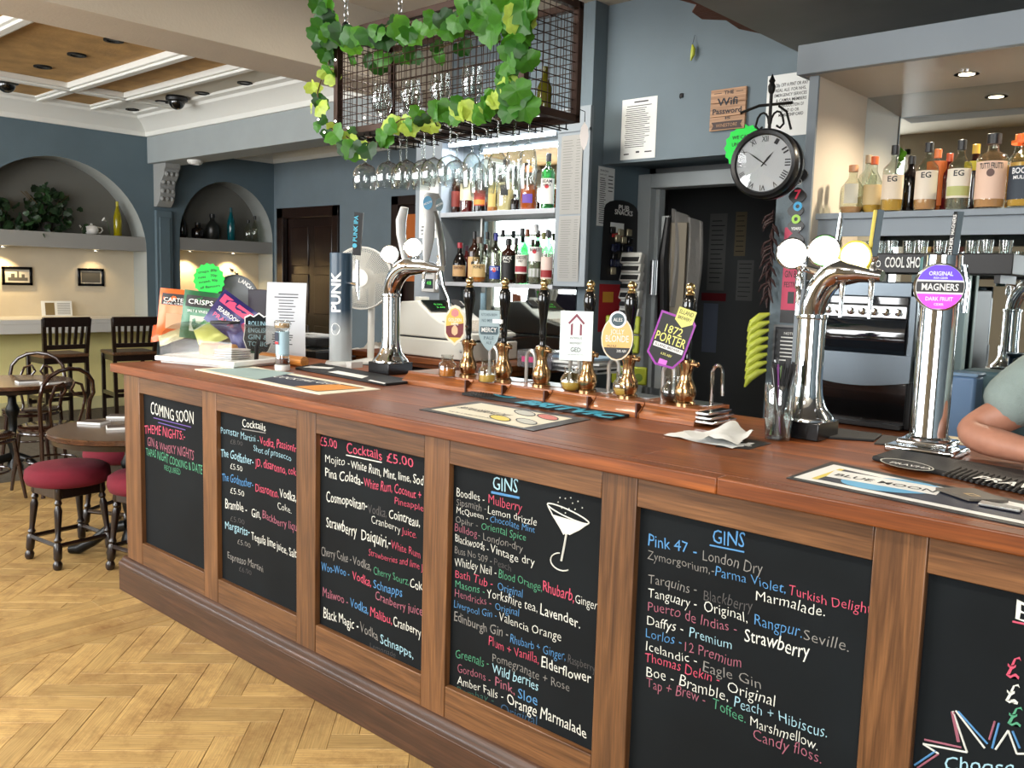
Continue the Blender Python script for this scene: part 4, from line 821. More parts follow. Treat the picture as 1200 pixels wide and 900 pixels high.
m = MB(); a, b = l3(1116, 306), l3(1124, 248); m.tube([a, b], [.011, .013], 4); hd_ = m.build('square_handle', CHROME, t, smooth=False); mt = basis(a.lerp(b, .08)+Vector((-.004, -.0125, 0)), b-a, (-1, 0, .15)); m = MB(); L_ = (b-a).length
MB().prism([(0, -.006), (L_*.9, -.006), (L_*.9, .006), (0, .006)], .002, basis(a.lerp(b, .05)+Vector((-.004, -.0145, 0)), b-a, (-1, 0, .15))).build('black_strip', BLKP, hd_, smooth=False)
m = MB(); mt2 = basis(a.lerp(b, .08)+Vector((-.004, -.0172, 0)), b-a, (-1, 0, .15)); text(m, 'CIDER', mt2 @ Vector((0, -.004, 0)), mt2 @ Vector((L_*.4, -.004, 0)), .008, up=mt2.to_3x3() @ Vector((0, 1, 0)), nrm=(0, -1, 0)); text(m, 'MAGNERS', mt2 @ Vector((L_*.45, -.004, 0)), mt2 @ Vector((L_*.85, -.004, 0)), .008, up=mt2.to_3x3() @ Vector((0, 1, 0)), nrm=(0, -1, 0)); m.build('lettering', WP, hd_, smooth=False)
MB().tube([(.05, .02, .53), (.062, .02, .48), (.062, .01, .40)], .008, 10).build('tap', CHROME, t)
# grey cylinder font with the white vertical wordmark
t = thing('beer_font', 'fat cylinder font fading from dark blue to grey, with a vertical white wordmark', 'beer tap', (-3.63, 2.72, ZT))
gm = M('blue_to_grey_print', (120, 134, 142), .35)
nt = gm.node_tree; tc = nt.nodes.new('ShaderNodeTexCoord'); sx_ = nt.nodes.new('ShaderNodeSeparateXYZ'); nt.links.new(tc.outputs['Object'], sx_.inputs[0])
rp = nt.nodes.new('ShaderNodeValToRGB'); mr = nt.nodes.new('ShaderNodeMapRange'); mr.inputs[1].default_value = .03; mr.inputs[2].default_value = .56; nt.links.new(sx_.outputs[2], mr.inputs[0]); nt.links.new(mr.outputs[0], rp.inputs[0])
rp.color_ramp.elements[0].position = .26; rp.color_ramp.elements[0].color = lin((168, 174, 176)); rp.color_ramp.elements[1].position = .48; rp.color_ramp.elements[1].color = lin((44, 66, 84)); nt.links.new(rp.outputs[0], nt.nodes['Principled BSDF'].inputs['Base Color'])
MB().lathe([(.056, .03), (.056, .565), (.052, .568), (.001, .568)], seg=32).build('cylinder', gm, t, ang=30)
MB().lathe([(.076, 0), (.076, .016), (.070, .026), (.060, .030), (.001, .030)], seg=32).box((.02, -.02, 0), (.115, .05, .03)).build('grey_foot', M('grey_plastic_foot', (196, 196, 192), .4), t, ang=30)
m = MB(); gv, gf, x0, x1 = glyphs('PUNK', .03); gv, gf = sliced(gv, gf)
ctr = Vector((0, 0, 0)); face = math.atan2(-.60, .80)-.50
def wrap(vs, fs, z0, ht, wd, a0):
    out = []
    for v in vs:
        u = (v[0]-x0)/(x1-x0); q = v[1]/.69; a = a0-(q-.5)*wd/.0575; out.append((.0570*math.cos(a), .0570*math.sin(a), z0+u*ht))
    return out
m.add(wrap(gv, gf, .275, .20, .052, face), gf); m.build('wordmark', M('white_letter', (236, 238, 236), .4), t, smooth=False)
m = MB(); P = []
for k in range(18):
    a = 2*PI*k/18; r_ = .026; aa = face-(r_*math.sin(a))/.0575; P.append((.0566*math.cos(aa), .0566*math.sin(aa), .190+.030*math.cos(a)))
m.add(P, [tuple(range(17, -1, -1))]); P2 = [tuple(Vector(p)*1.0+Vector((0, 0, 0))) for p in P]; m.build('round_emblem', M('white_letter'), t, smooth=False)
m = MB(); P = []
for k in range(12):
    a = 2*PI*k/12; aa = face-(.013*math.sin(a)+.006)/.0575; P.append((.0575*math.cos(aa), .0575*math.sin(aa), .197+.014*math.cos(a)))
m.add(P, [tuple(range(11, -1, -1))]); m.build('emblem_detail', M('emblem_grey', (120, 130, 138)), t, smooth=False)
def l4(px, py, y=2.72): p = at(px, py, y=y); return Vector((p.x+3.63, p.y-2.72, p.z-ZT))
MB().tube([l4(398, 332), l4(410, 332), l4(420, 334)], .009, 10).tube([l4(419, 305), l4(419, 340), l4(420, 352)], [.009, .010, .004], 12).build('tap', CHROME, t)
a, b = l4(418, 299), l4(421, 249); m = MB(); m.tube([a, b], [.026, .030], 4); hd_ = m.build('tap_handle', BLKP, t, smooth=False, label='black square tap handle with light blue lettering')
q = basis(a.lerp(b, .2)+Vector((.012, -.024, 0)), b-a, (-.75, -.66, 0)); m = MB(); L_ = (b-a).length; text(m, 'PUNK IPA', q @ Vector((L_*.12, -.009, .004)), q @ Vector((L_*.72, -.009, .004)), .019, up=q.to_3x3() @ Vector((0, 1, 0)), nrm=q.to_3x3() @ Vector((0, 0, 1)), off=.02); m.build('lettering', M('light_blue_letter', (86, 190, 220), .5), hd_, smooth=False)
MB().prism([(x+L_*.02, y) for x, y in oval(.011, .011, 12)], .003, q @ Matrix.Translation((0, 0, .003))).build('round_emblem', M('light_blue_letter'), hd_, smooth=False)

# ================================================================== things by the left end
# cake dome
t = thing('cake_dome', 'clear plastic roll-top cake dome on a white tray at the left end of the bar', 'cake dome', (-4.05, 2.32, ZT), rz=.28)
cx, cy = -4.06, 2.32
def W(*p): return Vector(p)
MB().box((-.27, -.20, .012), (.25, .23, .036)).box((-.25, -.18, 0), (.23, .21, .013)).box((-.29, -.12, .03), (-.2, .15, .038)).build('white_tray', M('white_plastic', (226, 226, 222), .35), t, bevel=.006)
n = 14; sec = []
for k in range(n+1):
    a = PI*k/n; sec.append((.015+.205*-math.cos(a), .036+.165*min(1, (math.sin(a))**.42)))
m = MB()
for j, x in enumerate((-.245, .225)): m.add([(x, y, z) for y, z in sec], [])
N1 = n+1; m.f += [(i, i+1, N1+i+1, N1+i) for i in range(n)]; m.f += [tuple(range(N1-1, -1, -1)), tuple(range(N1, 2*N1))]
m.build('clear_dome', thin('dome_plastic', (236, 236, 234), rough=.18, gain=.65), t, ang=40)
MB().box((-.07, -.03, .20), (.06, .05, .212)).build('black_handle', BLKP, t, bevel=.004)
MB().tube([(.232, -.03, .03), (.238, -.03, .10), (.232, -.01, .125)], .014, 10, flat=.5).build('black_clip', BLKP, t)
for k, (dx, dy, rr) in enumerate([(-.07, .0, .062), (.045, .02, .048)]):
    o = MB().lathe([(rr, 0), (rr*1.04, .01), (rr*1.02, .045), (rr*.85, .056), (.001, .058)], seg=24).build('sponge_cake', M('sponge_cake', (206, 150, 92), .85, noise=.2, nscale=20, bump=.5, bscale=60), None, ang=50)
    o.location = (t.location.x+dx-.05, t.location.y+dy, ZT+.037); tag(o, ['larger round sponge cake on the left inside the clear dome', 'smaller round sponge cake beside the plates inside the clear dome'][k], 'cake')
for k in range(4):
    o = MB().lathe([(.04, 0), (.085, .006), (.086, .009), (.04, .004)], seg=24, caps=False).build('side_plate', M('white_china', (232, 230, 224), .2), None)
    o.location = (t.location.x+.125, t.location.y-.03, ZT+.038+k*.011); tag(o, 'white side plate in the stack inside the cake dome, %s' % ['lowest', 'second from the bottom', 'second from the top', 'topmost'][k], 'plate', 'plates in the cake dome')
# crisps on a small stand behind the dome
SX, SY, SZ = -5.03, 2.88, 1.21
t = thing('display_stand', 'dark wooden display stand holding crisps behind the cake dome', 'stand', (SX, SY, 0))
MB().box((-.42, -.14, 0), (.42, .16, 1.17)).build('cabinet', DWOOD, t, bevel=.004); MB().box((-.46, -.18, 1.17), (.45, .18, 1.21)).build('stand_top', DWOOD, t, bevel=.004)
MB().box((.24, .02, 1.21), (.50, .05, 1.49)).build('dark_back_board', M('dark_plum_board', (30, 22, 40), .5), t, bevel=.003)
def bag(label, px, py, w_, h_, tilt, lean, base, band, bandtxt, txt, y, logo=None, tc_=WP, foil=.25):
    p = at(px, py, y=y); r = thing('crisp_packet', label, 'crisp packet', tuple(p)); 
    mt = Matrix.Translation(p) @ Matrix.Rotation(.55, 4, 'Z') @ Matrix.Rotation(PI/2-lean, 4, 'X') @ Matrix.Rotation(tilt, 4, 'Z')
    r.location = (0, 0, 0); r.location = p
    m = MB(); nx, nz = 8, 10; rr = random.Random(int(px*7))
    for side in (1, -1):
        vs = []
        for j in range(nz+1):
            for i in range(nx+1):
                u, v = i/nx, j/nz; q = max(0, math.sin(PI*min(1, max(0, (v-.07)/.86))))**.5*math.sin(PI*u)**.6
                vs.append(mt @ Vector(((u-.5)*w_*(1-.06*q), (v-.5)*h_, side*(.0005+.028*q)+.0022*rr.uniform(-1, 1)*(1 if 0 < j < nz else 0)+(.002*math.sin(u*40) if j in (0, nz, 1, nz-1) else 0))))
        b0 = len(m.v); m.v += [tuple(v) for v in vs]
        for j in range(nz):
            for i in range(nx):
                a = b0+j*(nx+1)+i; f = (a, a+1, a+nx+2, a+nx+1); m.f.append(f if side > 0 else f[::-1])
    bgo = m.build('packet', M('foil_'+label[:12].replace(' ', '_'), base, .3, .15), r, world=True, ang=60)
    def lay(u0, u1, v0, v1, mat_, nm, h=.0315):
        mm_ = MB(); vs = []; K_ = 8
        for k in range(K_+1):
            u = u0+(u1-u0)*k/K_
            for v in (v0, v1):
                q = max(0, math.sin(PI*min(1, max(0, (v-.07)/.86))))**.5*math.sin(PI*u)**.6; vs.append(mt @ Vector(((u-.5)*w_*(1-.06*q), (v-.5)*h_, .003+.0285*q)))
        mm_.add(vs, [(2*k, 2*k+2, 2*k+3, 2*k+1) for k in range(K_)]); return mm_.build(nm, mat_, bgo, world=True)
    if band: lay(.08, .92, .66, .9, band, 'printed_band')
    if logo: lay(.25, .75, .16, .48, logo, 'printed_picture')
    R3 = mt.to_3x3()
    for s_, v, h, u0, u1, mm2 in txt:
        q = .034; m2 = MB(); text(m2, s_, mt @ Vector(((u0-.5)*w_, (v-.5)*h_, q)), mt @ Vector(((u1-.5)*w_, (v-.5)*h_, q)), h*h_, up=R3 @ Vector((0, 1, 0)), nrm=R3 @ Vector((0, 0, 1))); m2.build('lettering', mm2, bgo, world=True, smooth=False)
    return r
bag('orange foil crisp packet standing at the left of the crisp display', 208, 367, .27, .30, -.06, .1, (220, 100, 40), BLKP, 0, [('CARTER', .73, .08, .2, .8, WP), ('REAL CRISPS', .67, .04, .2, .8, WP)], 2.74, M('bag_tan', (196, 150, 110)))
bag('green crisp packet with a black top and white drawing, beside the orange one', 237, 370, .27, .29, -.08, .12, (28, 92, 56), BLKP, 0, [('CRISPS', .72, .10, .2, .8, WP), ('SALT & VINEGAR', .55, .05, .2, .8, WP)], 2.70, M('bag_pale', (190, 200, 180)))
bag('dark blue crisp packet with pink band tipped to the right of the display', 271, 371, .27, .21, -.55, .25, (36, 34, 92), M('pink_band', (206, 70, 110), .4), 0, [('SEABROOK', .45, .12, .2, .8, WP), ('PRAWN', .25, .12, .2, .8, M('pink_band'))], 2.66)
bag('small navy and pink packet lying at the right foot of the display', 284, 394, .15, .14, -1.0, .4, (44, 40, 110), M('pink_band'), 0, [], 2.62)
bag('orange packet lying flat at the left edge under the upright orange one', 192, 389, .16, .13, .2, .6, (214, 92, 44), None, 0, [], 2.72)
bag('pale green and yellow packet leaning on the dome top behind its handle', 250, 390, .2, .16, .6, .6, (206, 214, 120), None, 0, [], 2.62)
bag('cream and yellow packet lying on the left behind the dome top', 203, 394, .18, .09, .5, .7, (222, 214, 170), None, 0, [], 2.66)
# round grey foil disc and star price ticket
def star_poly(r0, r1, n): return [((r0 if i % 2 else r1)*math.cos(PI*i/n), (r0 if i % 2 else r1)*math.sin(PI*i/n)) for i in range(2*n)]
def star(name_, label, px, py, y, r_, rows, yaw=.6, tilt=0):
    p = at(px, py, y=y); r = thing('price_star', label, 'price ticket', tuple(p)); mt = Matrix.Translation(p) @ Matrix.Rotation(yaw, 4, 'Z') @ Matrix.Rotation(PI/2, 4, 'X') @ Matrix.Rotation(tilt, 4, 'Z')
    s_ = MB().prism(star_poly(r_*.90, r_, 16), .002, mt).build('star_card', M('neon_green_card', (30, 214, 74), .7), r, world=True, smooth=False)
    m = MB(); R3 = mt.to_3x3()
    for tx, x0, x1, yy, h in rows: text(m, tx, mt @ Vector((x0*r_, yy*r_, .0025)), mt @ Vector((x1*r_, yy*r_+.004, .0025)), h*r_, up=R3 @ Vector((0, 1, 0)), nrm=R3 @ Vector((0, 0, 1)))
    m.build('lettering', INK, s_, world=True, smooth=False); return r
star('a', 'neon green star ticket with handwritten prices above the crisp packets', 245, 328, 2.80, .105, [('crisps 80p', -.6, .6, .42, .16), ('nuts   70p', -.65, .55, .12, .16), ('scratch 90p', -.65, .55, -.16, .15), ('all flavours', -.6, .65, -.48, .15)], tilt=.12)
p = at(277, 350, y=2.95); t = thing('round_tin_tray', 'round grey metal drinks tray with pale lettering behind the green star', 'tray', tuple(p)); mt = Matrix.Translation(p) @ Matrix.Rotation(.6, 4, 'Z') @ Matrix.Rotation(PI/2, 4, 'X')
tr = MB().prism(oval(.145, .145, 36), .006, mt).build('disc', M('grey_tin', (104, 108, 112), .6, .0), t, world=True, smooth=False)
MB().lathe([(.139, 0), (.149, 0), (.150, .012), (.146, .014), (.140, .006)], (0, 0, 0), 36, mt, caps=False).build('rim', M('grey_tin'), t, world=True)
m = MB(); s_ = 'LANCASHIRE'; 
for k, ch in enumerate(s_):
    a = 1.35-k*.17; vs, fs, x0, x1 = glyphs(ch, .02); R_ = .105
    m.add([mt @ (Matrix.Rotation(a-PI/2, 4, 'Z') @ Vector(((v[0]-.3)*.030, R_+v[1]*.036, .0068))) for v in vs], fs)
m.build('lettering', WP, t, world=True, smooth=False)
# chalk shield
p = at(303, 394, y=2.58); t = thing('shield_sign', 'small black shield sign with pale blue chalk writing beside the white menu sheet', 'sign', tuple(p)); mt = Matrix.Translation(p) @ Matrix.Rotation(.6, 4, 'Z') @ Matrix.Rotation(PI/2-.08, 4, 'X')
S1 = [(0, .125), (.03, .105), (.05, .115), (.08, .10), (.078, .04), (.085, -.02), (.06, -.08), (0, -.125), (-.06, -.08), (-.085, -.02), (-.078, .04), (-.08, .10), (-.05, .115), (-.03, .105)]
MB().prism(S1, .004, mt).build('white_edge', WP, t, world=True, smooth=False); s2 = MB().prism([(x*.93, y*.94) for x, y in S1], .006, mt).build('slate_face', SLATE, t, world=True, smooth=False)
m = MB(); R3 = mt.to_3x3()
for k, s_ in enumerate(['ROLLING', 'ENGLISH', 'GIN &', 'TONIC']): text(m, s_, mt @ Vector((-.055, .055-k*.036, .0065)), mt @ Vector((.055, .055-k*.036, .0065)), .024, up=R3 @ Vector((0, 1, 0)), nrm=R3 @ Vector((0, 0, 1)))
m.build('lettering', CH['ice'], s2, world=True, smooth=False); m = MB(); text(m, 'ONLY £5', mt @ Vector((-.04, -.1, .0065)), mt @ Vector((.04, -.1, .0065)), .02, up=R3 @ Vector((0, 1, 0)), nrm=R3 @ Vector((0, 0, 1))); m.build('lettering', CH['green'], s2, world=True, smooth=False)
# menu sheet leaning in a wooden block
a = at(312, 419, y=2.60); ax_ = Vector((.80, .60, 0)); 
card('menu_sheet', 'tall white printed menu sheet standing behind the salt cellar', 'menu', a, ax_, (0, .06, 1), .215, .40, M('paper_bright', (200, 204, 210), .7), rows=[(.3, .84, .8, .012, None), (.2, .80, .8, .012, None)]+lines(9, .76, .45, .3, .75, .010, 3)+lines(5, .3, .18, .15, .7, .012, 4), curl=.012)
t = thing('wooden_menu_roll', 'varnished wooden menu block lying at the foot of the menu sheet', 'menu holder', tuple(on(330, 425, ZT)))
MB().tube([on(308, 424, ZT)+Vector((0, 0, .026)), on(357, 430, ZT)+Vector((0, 0, .026))], .026, 14).build('block', wood('honey_block', (170, 100, 40), (214, 146, 70), 'x', 1.2, .3, .3), t, world=True, ang=40)
p = on(331, 434, ZT); t = thing('sauce_shaker', 'tall clear shaker with red and blue label on a white cap, before the menu sheet', 'shaker', tuple(p))
MB().lathe([(.034, 0), (.036, .004), (.036, .026), (.030, .028)], seg=20).build('white_cap', WP, t, ang=40)
MB().lathe([(.031, .028), (.036, .034), (.033, .06), (.030, .10), (.031, .19), (.037, .205), (.038, .23), (.030, .238)], seg=22, caps=False).build('clear_body', GLASS, t, ang=50)
MB().lathe([(.0005, .030), (.032, .034), (.030, .056), (.0005, .056)], seg=18, caps=False).build('brown_contents', M('brown_sauce', (92, 40, 24), .3), t); MB().lathe([(.0005, .20), (.033, .203), (.033, .222), (.0005, .222)], seg=18, caps=False).build('tan_contents', M('tan_crumbs', (206, 168, 124), .7), t)
lb = MB().lathe([(.0318, .07), (.0312, .10), (.0318, .185)], seg=22, caps=False).build('paper_label', M('pale_blue_label', (170, 200, 214), .5), t); MB().box((-.012, -.0335, .14), (.016, -.0322, .182)).build('label_panel', NAVY, lb); MB().box((-.012, -.0335, .125), (.016, -.0322, .138)).build('label_panel', REDP, lb)
# newspapers stack / boxes behind, fan, cloth
for k, (px, py, z_, lb) in enumerate([(367, 407, 1.20, 'upper black tray of leaflets behind the grey cylinder font'), (366, 420, 1.10, 'lower black tray of leaflets behind the grey cylinder font')]):
    p = at(px, py, y=3.45); t = thing('leaflet_tray', lb, 'tray', (p.x, p.y, max(p.z-.03, [1.165, 1.077][k])))
    MB().box((-.2, -.13, -.03), (.22, .15, .022)).build('tray', BLKP, t, bevel=.004); c = MB().box((-.17, -.125, .0225), (.17, .12, .03)).build('leaflets', PAPER, t); m = MB(); text(m, 'MENU', (-.1, -.08, .031), (.08, -.08, .031), .06, up=(0, 1, 0), nrm=(0, 0, 1)); m.build('lettering', INK, c, smooth=False)
t = thing('back_counter_end', 'dark low cupboard behind the bar under the leaflet trays', 'cupboard', (-5.1, 3.4, 0)); MB().box((-.75, -.15, 0), (.32, .45, 1.02)).build('cupboard', DWOOD, t, bevel=.004); MB().box((-.78, -.18, 1.02), (.34, .47, 1.045)).build('cupboard_top', TW, t, bevel=.003)
# pedestal fan
fc = at(424, 326, y=3.45); t = thing('desk_fan', 'round white desk fan with a wire guard behind the grey cylinder font', 'fan', (fc.x, fc.y+.03, 1.045))
FH = fc.z-1.045; fa = Matrix.Translation((0, -.03, FH)) @ Matrix.Rotation(.62, 4, 'Z') @ Matrix.Rotation(PI/2, 4, 'X')
FW_ = M('fan_white', (214, 212, 204), .4); m = MB()
for R_, z_ in ((.19, -.015), (.19, .015)): m.tube([fa @ Vector((R_*math.cos(a), R_*math.sin(a), z_)) for a in [2*PI*k/32 for k in range(32)]], .005, 6, closed=True)
for k in range(96):
    a = 2*PI*k/96; m.tube([fa @ Vector((r_*math.cos(a+b), r_*math.sin(a+b), z_)) for r_, b, z_ in ((.05, 0, .05), (.12, .12, .045), (.19, .2, .015))], .0022, 3)
for i_ in range(15): R_ = .06+i_*.0087; z_ = .05-.035*(max(0, (R_-.07)/.12))**2; m.tube([fa @ Vector((R_*math.cos(a), R_*math.sin(a), z_)) for a in [2*PI*k/28 for k in range(28)]], .0020, 3, closed=True)
m.build('wire_guard', FW_, t, kind='stuff'); MB().lathe([(.055, .04), (.055, .056), (.001, .058)], (0, 0, 0), 24, fa).build('centre_cap', M('fan_cap', (232, 230, 224), .35), t)
m = MB()
for k in range(4):
    a = k*PI/2; m.add([fa @ Vector((r_*math.cos(a+b), r_*math.sin(a+b), z_)) for r_, b, z_ in ((.04, 0, -.01), (.165, -.35, -.015), (.17, .25, .02), (.04, .5, .01))], [(0, 1, 2, 3)])
m.build('blades', M('fan_blade', (190, 190, 182), .4), t); MB().lathe([(.06, -.10), (.065, -.04), (.05, -.018), (.02, 0)], (0, 0, 0), 18, fa).build('motor_housing', FW_, t)
MB().tube([(0, .05, FH), (0, .045, .02)], .022, 14).lathe([(.11, 0), (.11, .012), (.03, .03)], (0, .04, 0), 24).build('stand', FW_, t)
t = crumple('bar_cloth', 'bundled pale cloth and papers at the foot of the fan', [(410, 418), (452, 424), (470, 412), (432, 404)], 1.05, .06, M('pale_cloth', (206, 200, 190), .9), 5); t['category'] = 'cloth'
# ================================================================== hanging basket rack with vine
BX0, BX1, BY0, BY1, BZ0, BZ1 = -3.03, -2.02, 2.25, 2.53, 2.16, 2.545
bk_ = thing('hanging_rack', 'brown wire-mesh basket rack hung from the ceiling over the bar, dressed with vine', 'glass rack', ((BX0+BX1)/2, (BY0+BY1)/2, BZ0))
WM = M('rusty_dark_steel', (58, 40, 32), .5, .6)
m = MB(); e = .013
for y in (BY0, BY1):
    for z in (BZ0, BZ1): m.box((BX0-e, y-e, z-e), (BX1+e, y+e, z+e))
    for x in (BX0, BX1): m.box((x-e, y-e, BZ0), (x+e, y+e, BZ1))
for x in (BX0, BX1):
    for z in (BZ0, BZ1): m.box((x-e, BY0, z-e), (x+e, BY1, z+e))
m.build('frame', WM, bk_, world=True, bevel=.002)
def mesh_face(nm, o, ax, ay, na, nb):
    m = MB(); o = Vector(o); ax = Vector(ax); ay = Vector(ay)
    for i in range(na+1): m.tube([o+ax*(i/na), o+ax*(i/na)+ay], .0019, 4)
    for j in range(nb+1): m.tube([o+ay*(j/nb), o+ay*(j/nb)+ax], .0019, 4)
    m.build(nm, WM, bk_, world=True, smooth=False, kind='stuff')
mesh_face('front_mesh', (BX0, BY0, BZ0), (BX1-BX0, 0, 0), (0, 0, BZ1-BZ0), 32, 12)
mesh_face('rear_mesh', (BX0, BY1, BZ0), (BX1-BX0, 0, 0), (0, 0, BZ1-BZ0), 32, 12)
mesh_face('end_mesh', (BX0, BY0, BZ0), (0, BY1-BY0, 0), (0, 0, BZ1-BZ0), 9, 12)
mesh_face('end_mesh', (BX1, BY0, BZ0), (0, BY1-BY0, 0), (0, 0, BZ1-BZ0), 9, 12)
MB().box((BX0, BY0, BZ0+.004), (BX1, BY1, BZ0+.010)).build('floor_board', WM, bk_, world=True)
for i in range(9):
    x = BX0+.05+i*.113
    for d in (-.016, .016):
        pass
    MB().tube([(x-.016, BY0-.02, BZ0-.032), (x-.016, BY1+.01, BZ0-.032)], .0026, 6).tube([(x+.016, BY1+.01, BZ0-.032), (x+.016, BY0-.02, BZ0-.032)], .0026, 6).tube([(x+.016, BY0-.02, BZ0-.032), (x+.016, BY0-.036, BZ0-.034), (x+.016, BY0-.044, BZ0-.022)], .0026, 6).tube([(x-.016, BY0-.02, BZ0-.032), (x-.016, BY0-.036, BZ0-.034), (x-.016, BY0-.044, BZ0-.022)], .0026, 6).tube([(x-.016, BY1, BZ0-.032), (x-.016, BY1, BZ0)], .0026, 6).tube([(x+.016, BY1, BZ0-.032), (x+.016, BY1, BZ0)], .0026, 6).tube([(x-.016, BY0+.02, BZ0-.032), (x-.016, BY0+.02, BZ0)], .0026, 6).tube([(x+.016, BY0+.02, BZ0-.032), (x+.016, BY0+.02, BZ0)], .0026, 6).build('glass_rail', IRON, bk_, world=True)
for (x, y) in ((BX0+.05, BY0), (BX1-.02, BY1), (BX1-.02, BY0), (BX0+.05, BY1)):
    m = MB(); z = BZ1
    k = 0
    while z < ZC-.02:
        ring = [(x+(.010*math.cos(a) if k % 2 else 0), y+(0 if k % 2 else .010*math.cos(a)), z+.017*math.sin(a)+.017) for a in [2*PI*i/8 for i in range(8)]]
        m.tube(ring, .0026, 4, closed=True); z += .028; k += 1
    m.build('chain', STEEL, bk_, world=True)
    MB().sphere((x, y, BZ1+.03), .016, 10, 8).build('shackle', IRON, bk_, world=True)
# vine
LEAF = [(0, 0), (.22, -.20), (.52, -.16), (.66, .02), (.84, .16), (.78, .38), (.64, .52), (.62, .74), (.44, .84), (.24, .86), (0, 1.06), (-.24, .86), (-.44, .84), (-.62, .74), (-.64, .52), (-.78, .38), (-.84, .16), (-.66, .02), (-.52, -.16), (-.22, -.20)]
def leaf_mesh(nm, mat, fold, curl):
    vs = []; c = (0, .3)
    vs.append((0, .3, 0))
    for x, y in LEAF: vs.append((x, y, fold*abs(x)-curl*(y-.3)**2))
    fs = [(0, i, i+1 if i < 20 else 1) for i in range(1, 21)]
    me = bpy.data.meshes.new(nm); me.from_pydata(vs, [], fs); me.materials.append(mat); return me
def leafmat(nm, rgb, rgb2):
    m = M(nm, rgb, .45, noise=.25, nscale=2.5); b = m.node_tree.nodes['Principled BSDF']
    b.inputs['Subsurface Weight'].default_value = 0; b.inputs['Transmission Weight'].default_value = 0
    nt = m.node_tree; tr = nt.nodes.new('ShaderNodeBsdfTranslucent'); tr.inputs[0].default_value = lin(rgb2); ad = nt.nodes.new('ShaderNodeMixShader'); ad.inputs[0].default_value = .35
    nt.links.new(b.outputs[0], ad.inputs[1]); nt.links.new(tr.outputs[0], ad.inputs[2]); nt.links.new(ad.outputs[0], nt.nodes['Material Output'].inputs[0]); return m
LM = [leafmat('leaf_green', (44, 102, 26), (84, 146, 34)), leafmat('leaf_mid_green', (66, 128, 32), (110, 166, 44)), leafmat('leaf_yellow_lit', (178, 204, 84), (210, 226, 110)), leafmat('leaf_deep_green', (24, 66, 20), (44, 96, 26))]  # the palest green has yellow light painted into its colour
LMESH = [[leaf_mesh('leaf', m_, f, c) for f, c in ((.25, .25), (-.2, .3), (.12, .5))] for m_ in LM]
vine = thing('vine_garland', 'artificial grape-vine garland wound along the edges of the hanging wire rack', 'garland', (BX0, BY0, BZ0))
vinv = wm(vine).inverted()
def put_leaf(p, s, k, rr):
    # leaves hang outward, facing the bar side with a random turn
    e_ = (rr.uniform(-.5, .5)+PI/2+.2, rr.uniform(-.5, .5), rr.uniform(-.3, 1.0)); 
    rot = Matrix.Rotation(e_[2], 4, 'Z') @ Matrix.Rotation(e_[0], 4, 'X') @ Matrix.Rotation(PI+rr.uniform(-.9, .9), 4, 'Z') @ Matrix.Rotation(e_[1], 4, 'Y')
    o = bpy.data.objects.new('leaf', LMESH[k][rr.randrange(3)]); C.objects.link(o); o.parent = vine
    o.matrix_local = vinv @ Matrix.Translation(p) @ rot @ Matrix.Scale(s, 4); return o
rr = random.Random(11)
def run(pts, n, s, jit, kinds, r_=.003):
    """stem along pixel points on the front plane with n leaves"""
    P = [Vector(p) for p in pts]; L_ = [0]
    for a, b in zip(P, P[1:]): L_.append(L_[-1]+(b-a).length)
    MB().tube(P, r_, 5).build('vine_stem', M('vine_stem_brown', (92, 74, 44), .7), vine, world=True)
    for i in range(n):
        d = L_[-1]*(i+rr.random())/n; k = max(j for j in range(len(L_)) if L_[j] <= d+1e-9); k = min(k, len(P)-2); q = P[k].lerp(P[k+1], (d-L_[k])/(L_[k+1]-L_[k]+1e-9))
        q = q+Vector((rr.uniform(-jit, jit), rr.uniform(-.04, .01), rr.uniform(-jit, jit)))
        put_leaf(q, s*rr.uniform(.75, 1.3), rr.choice(kinds), rr)
def vp(px, py, y=BY0-.03): return at(px, py, y=y)
# one run climbs the left chain, one along the top, one down the right front corner, one along the bottom
run([vp(*p, 2.24) for p in [(385, -20), (380, 20), (390, 50), (384, 78)]], 26, .052, .035, [0, 0, 1, 3])
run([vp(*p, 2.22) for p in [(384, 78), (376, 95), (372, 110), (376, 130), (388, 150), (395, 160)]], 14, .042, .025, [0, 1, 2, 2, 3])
run([vp(*p, 2.20) for p in [(385, 42), (405, 38), (430, 42), (455, 30), (480, 28), (505, 24), (530, 22), (560, 12), (585, 14), (610, 0)]], 34, .055, .028, [0, 1, 0, 3, 1])
run([vp(*p, 2.19) for p in [(545, 8), (565, 18), (590, 22), (620, 10)]], 14, .065, .03, [0, 1, 1])
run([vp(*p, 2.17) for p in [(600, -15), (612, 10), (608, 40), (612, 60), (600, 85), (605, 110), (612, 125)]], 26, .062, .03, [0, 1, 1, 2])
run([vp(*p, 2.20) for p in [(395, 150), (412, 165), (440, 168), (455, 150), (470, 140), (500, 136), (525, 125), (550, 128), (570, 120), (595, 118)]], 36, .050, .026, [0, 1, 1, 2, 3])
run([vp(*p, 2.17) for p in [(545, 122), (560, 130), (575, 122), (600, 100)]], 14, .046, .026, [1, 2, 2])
run([vp(*p, 2.30) for p in [(415, 60), (440, 70), (470, 60), (520, 55), (540, 45)]], 10, .05, .02, [3, 0])
# fairy lights on the vine
m = MB()
for px, py in [(373, 140), (380, 155), (393, 142), (427, 138), (446, 134), (408, 150), (540, 122), (488, 108), (393, 70), (470, 130)]: m.sphere(vp(px, py, 2.16), .0042, 8, 6)
m.build('fairy_light_bulbs', lit('fairy_light', (255, 244, 214), 6), vine, world=True)
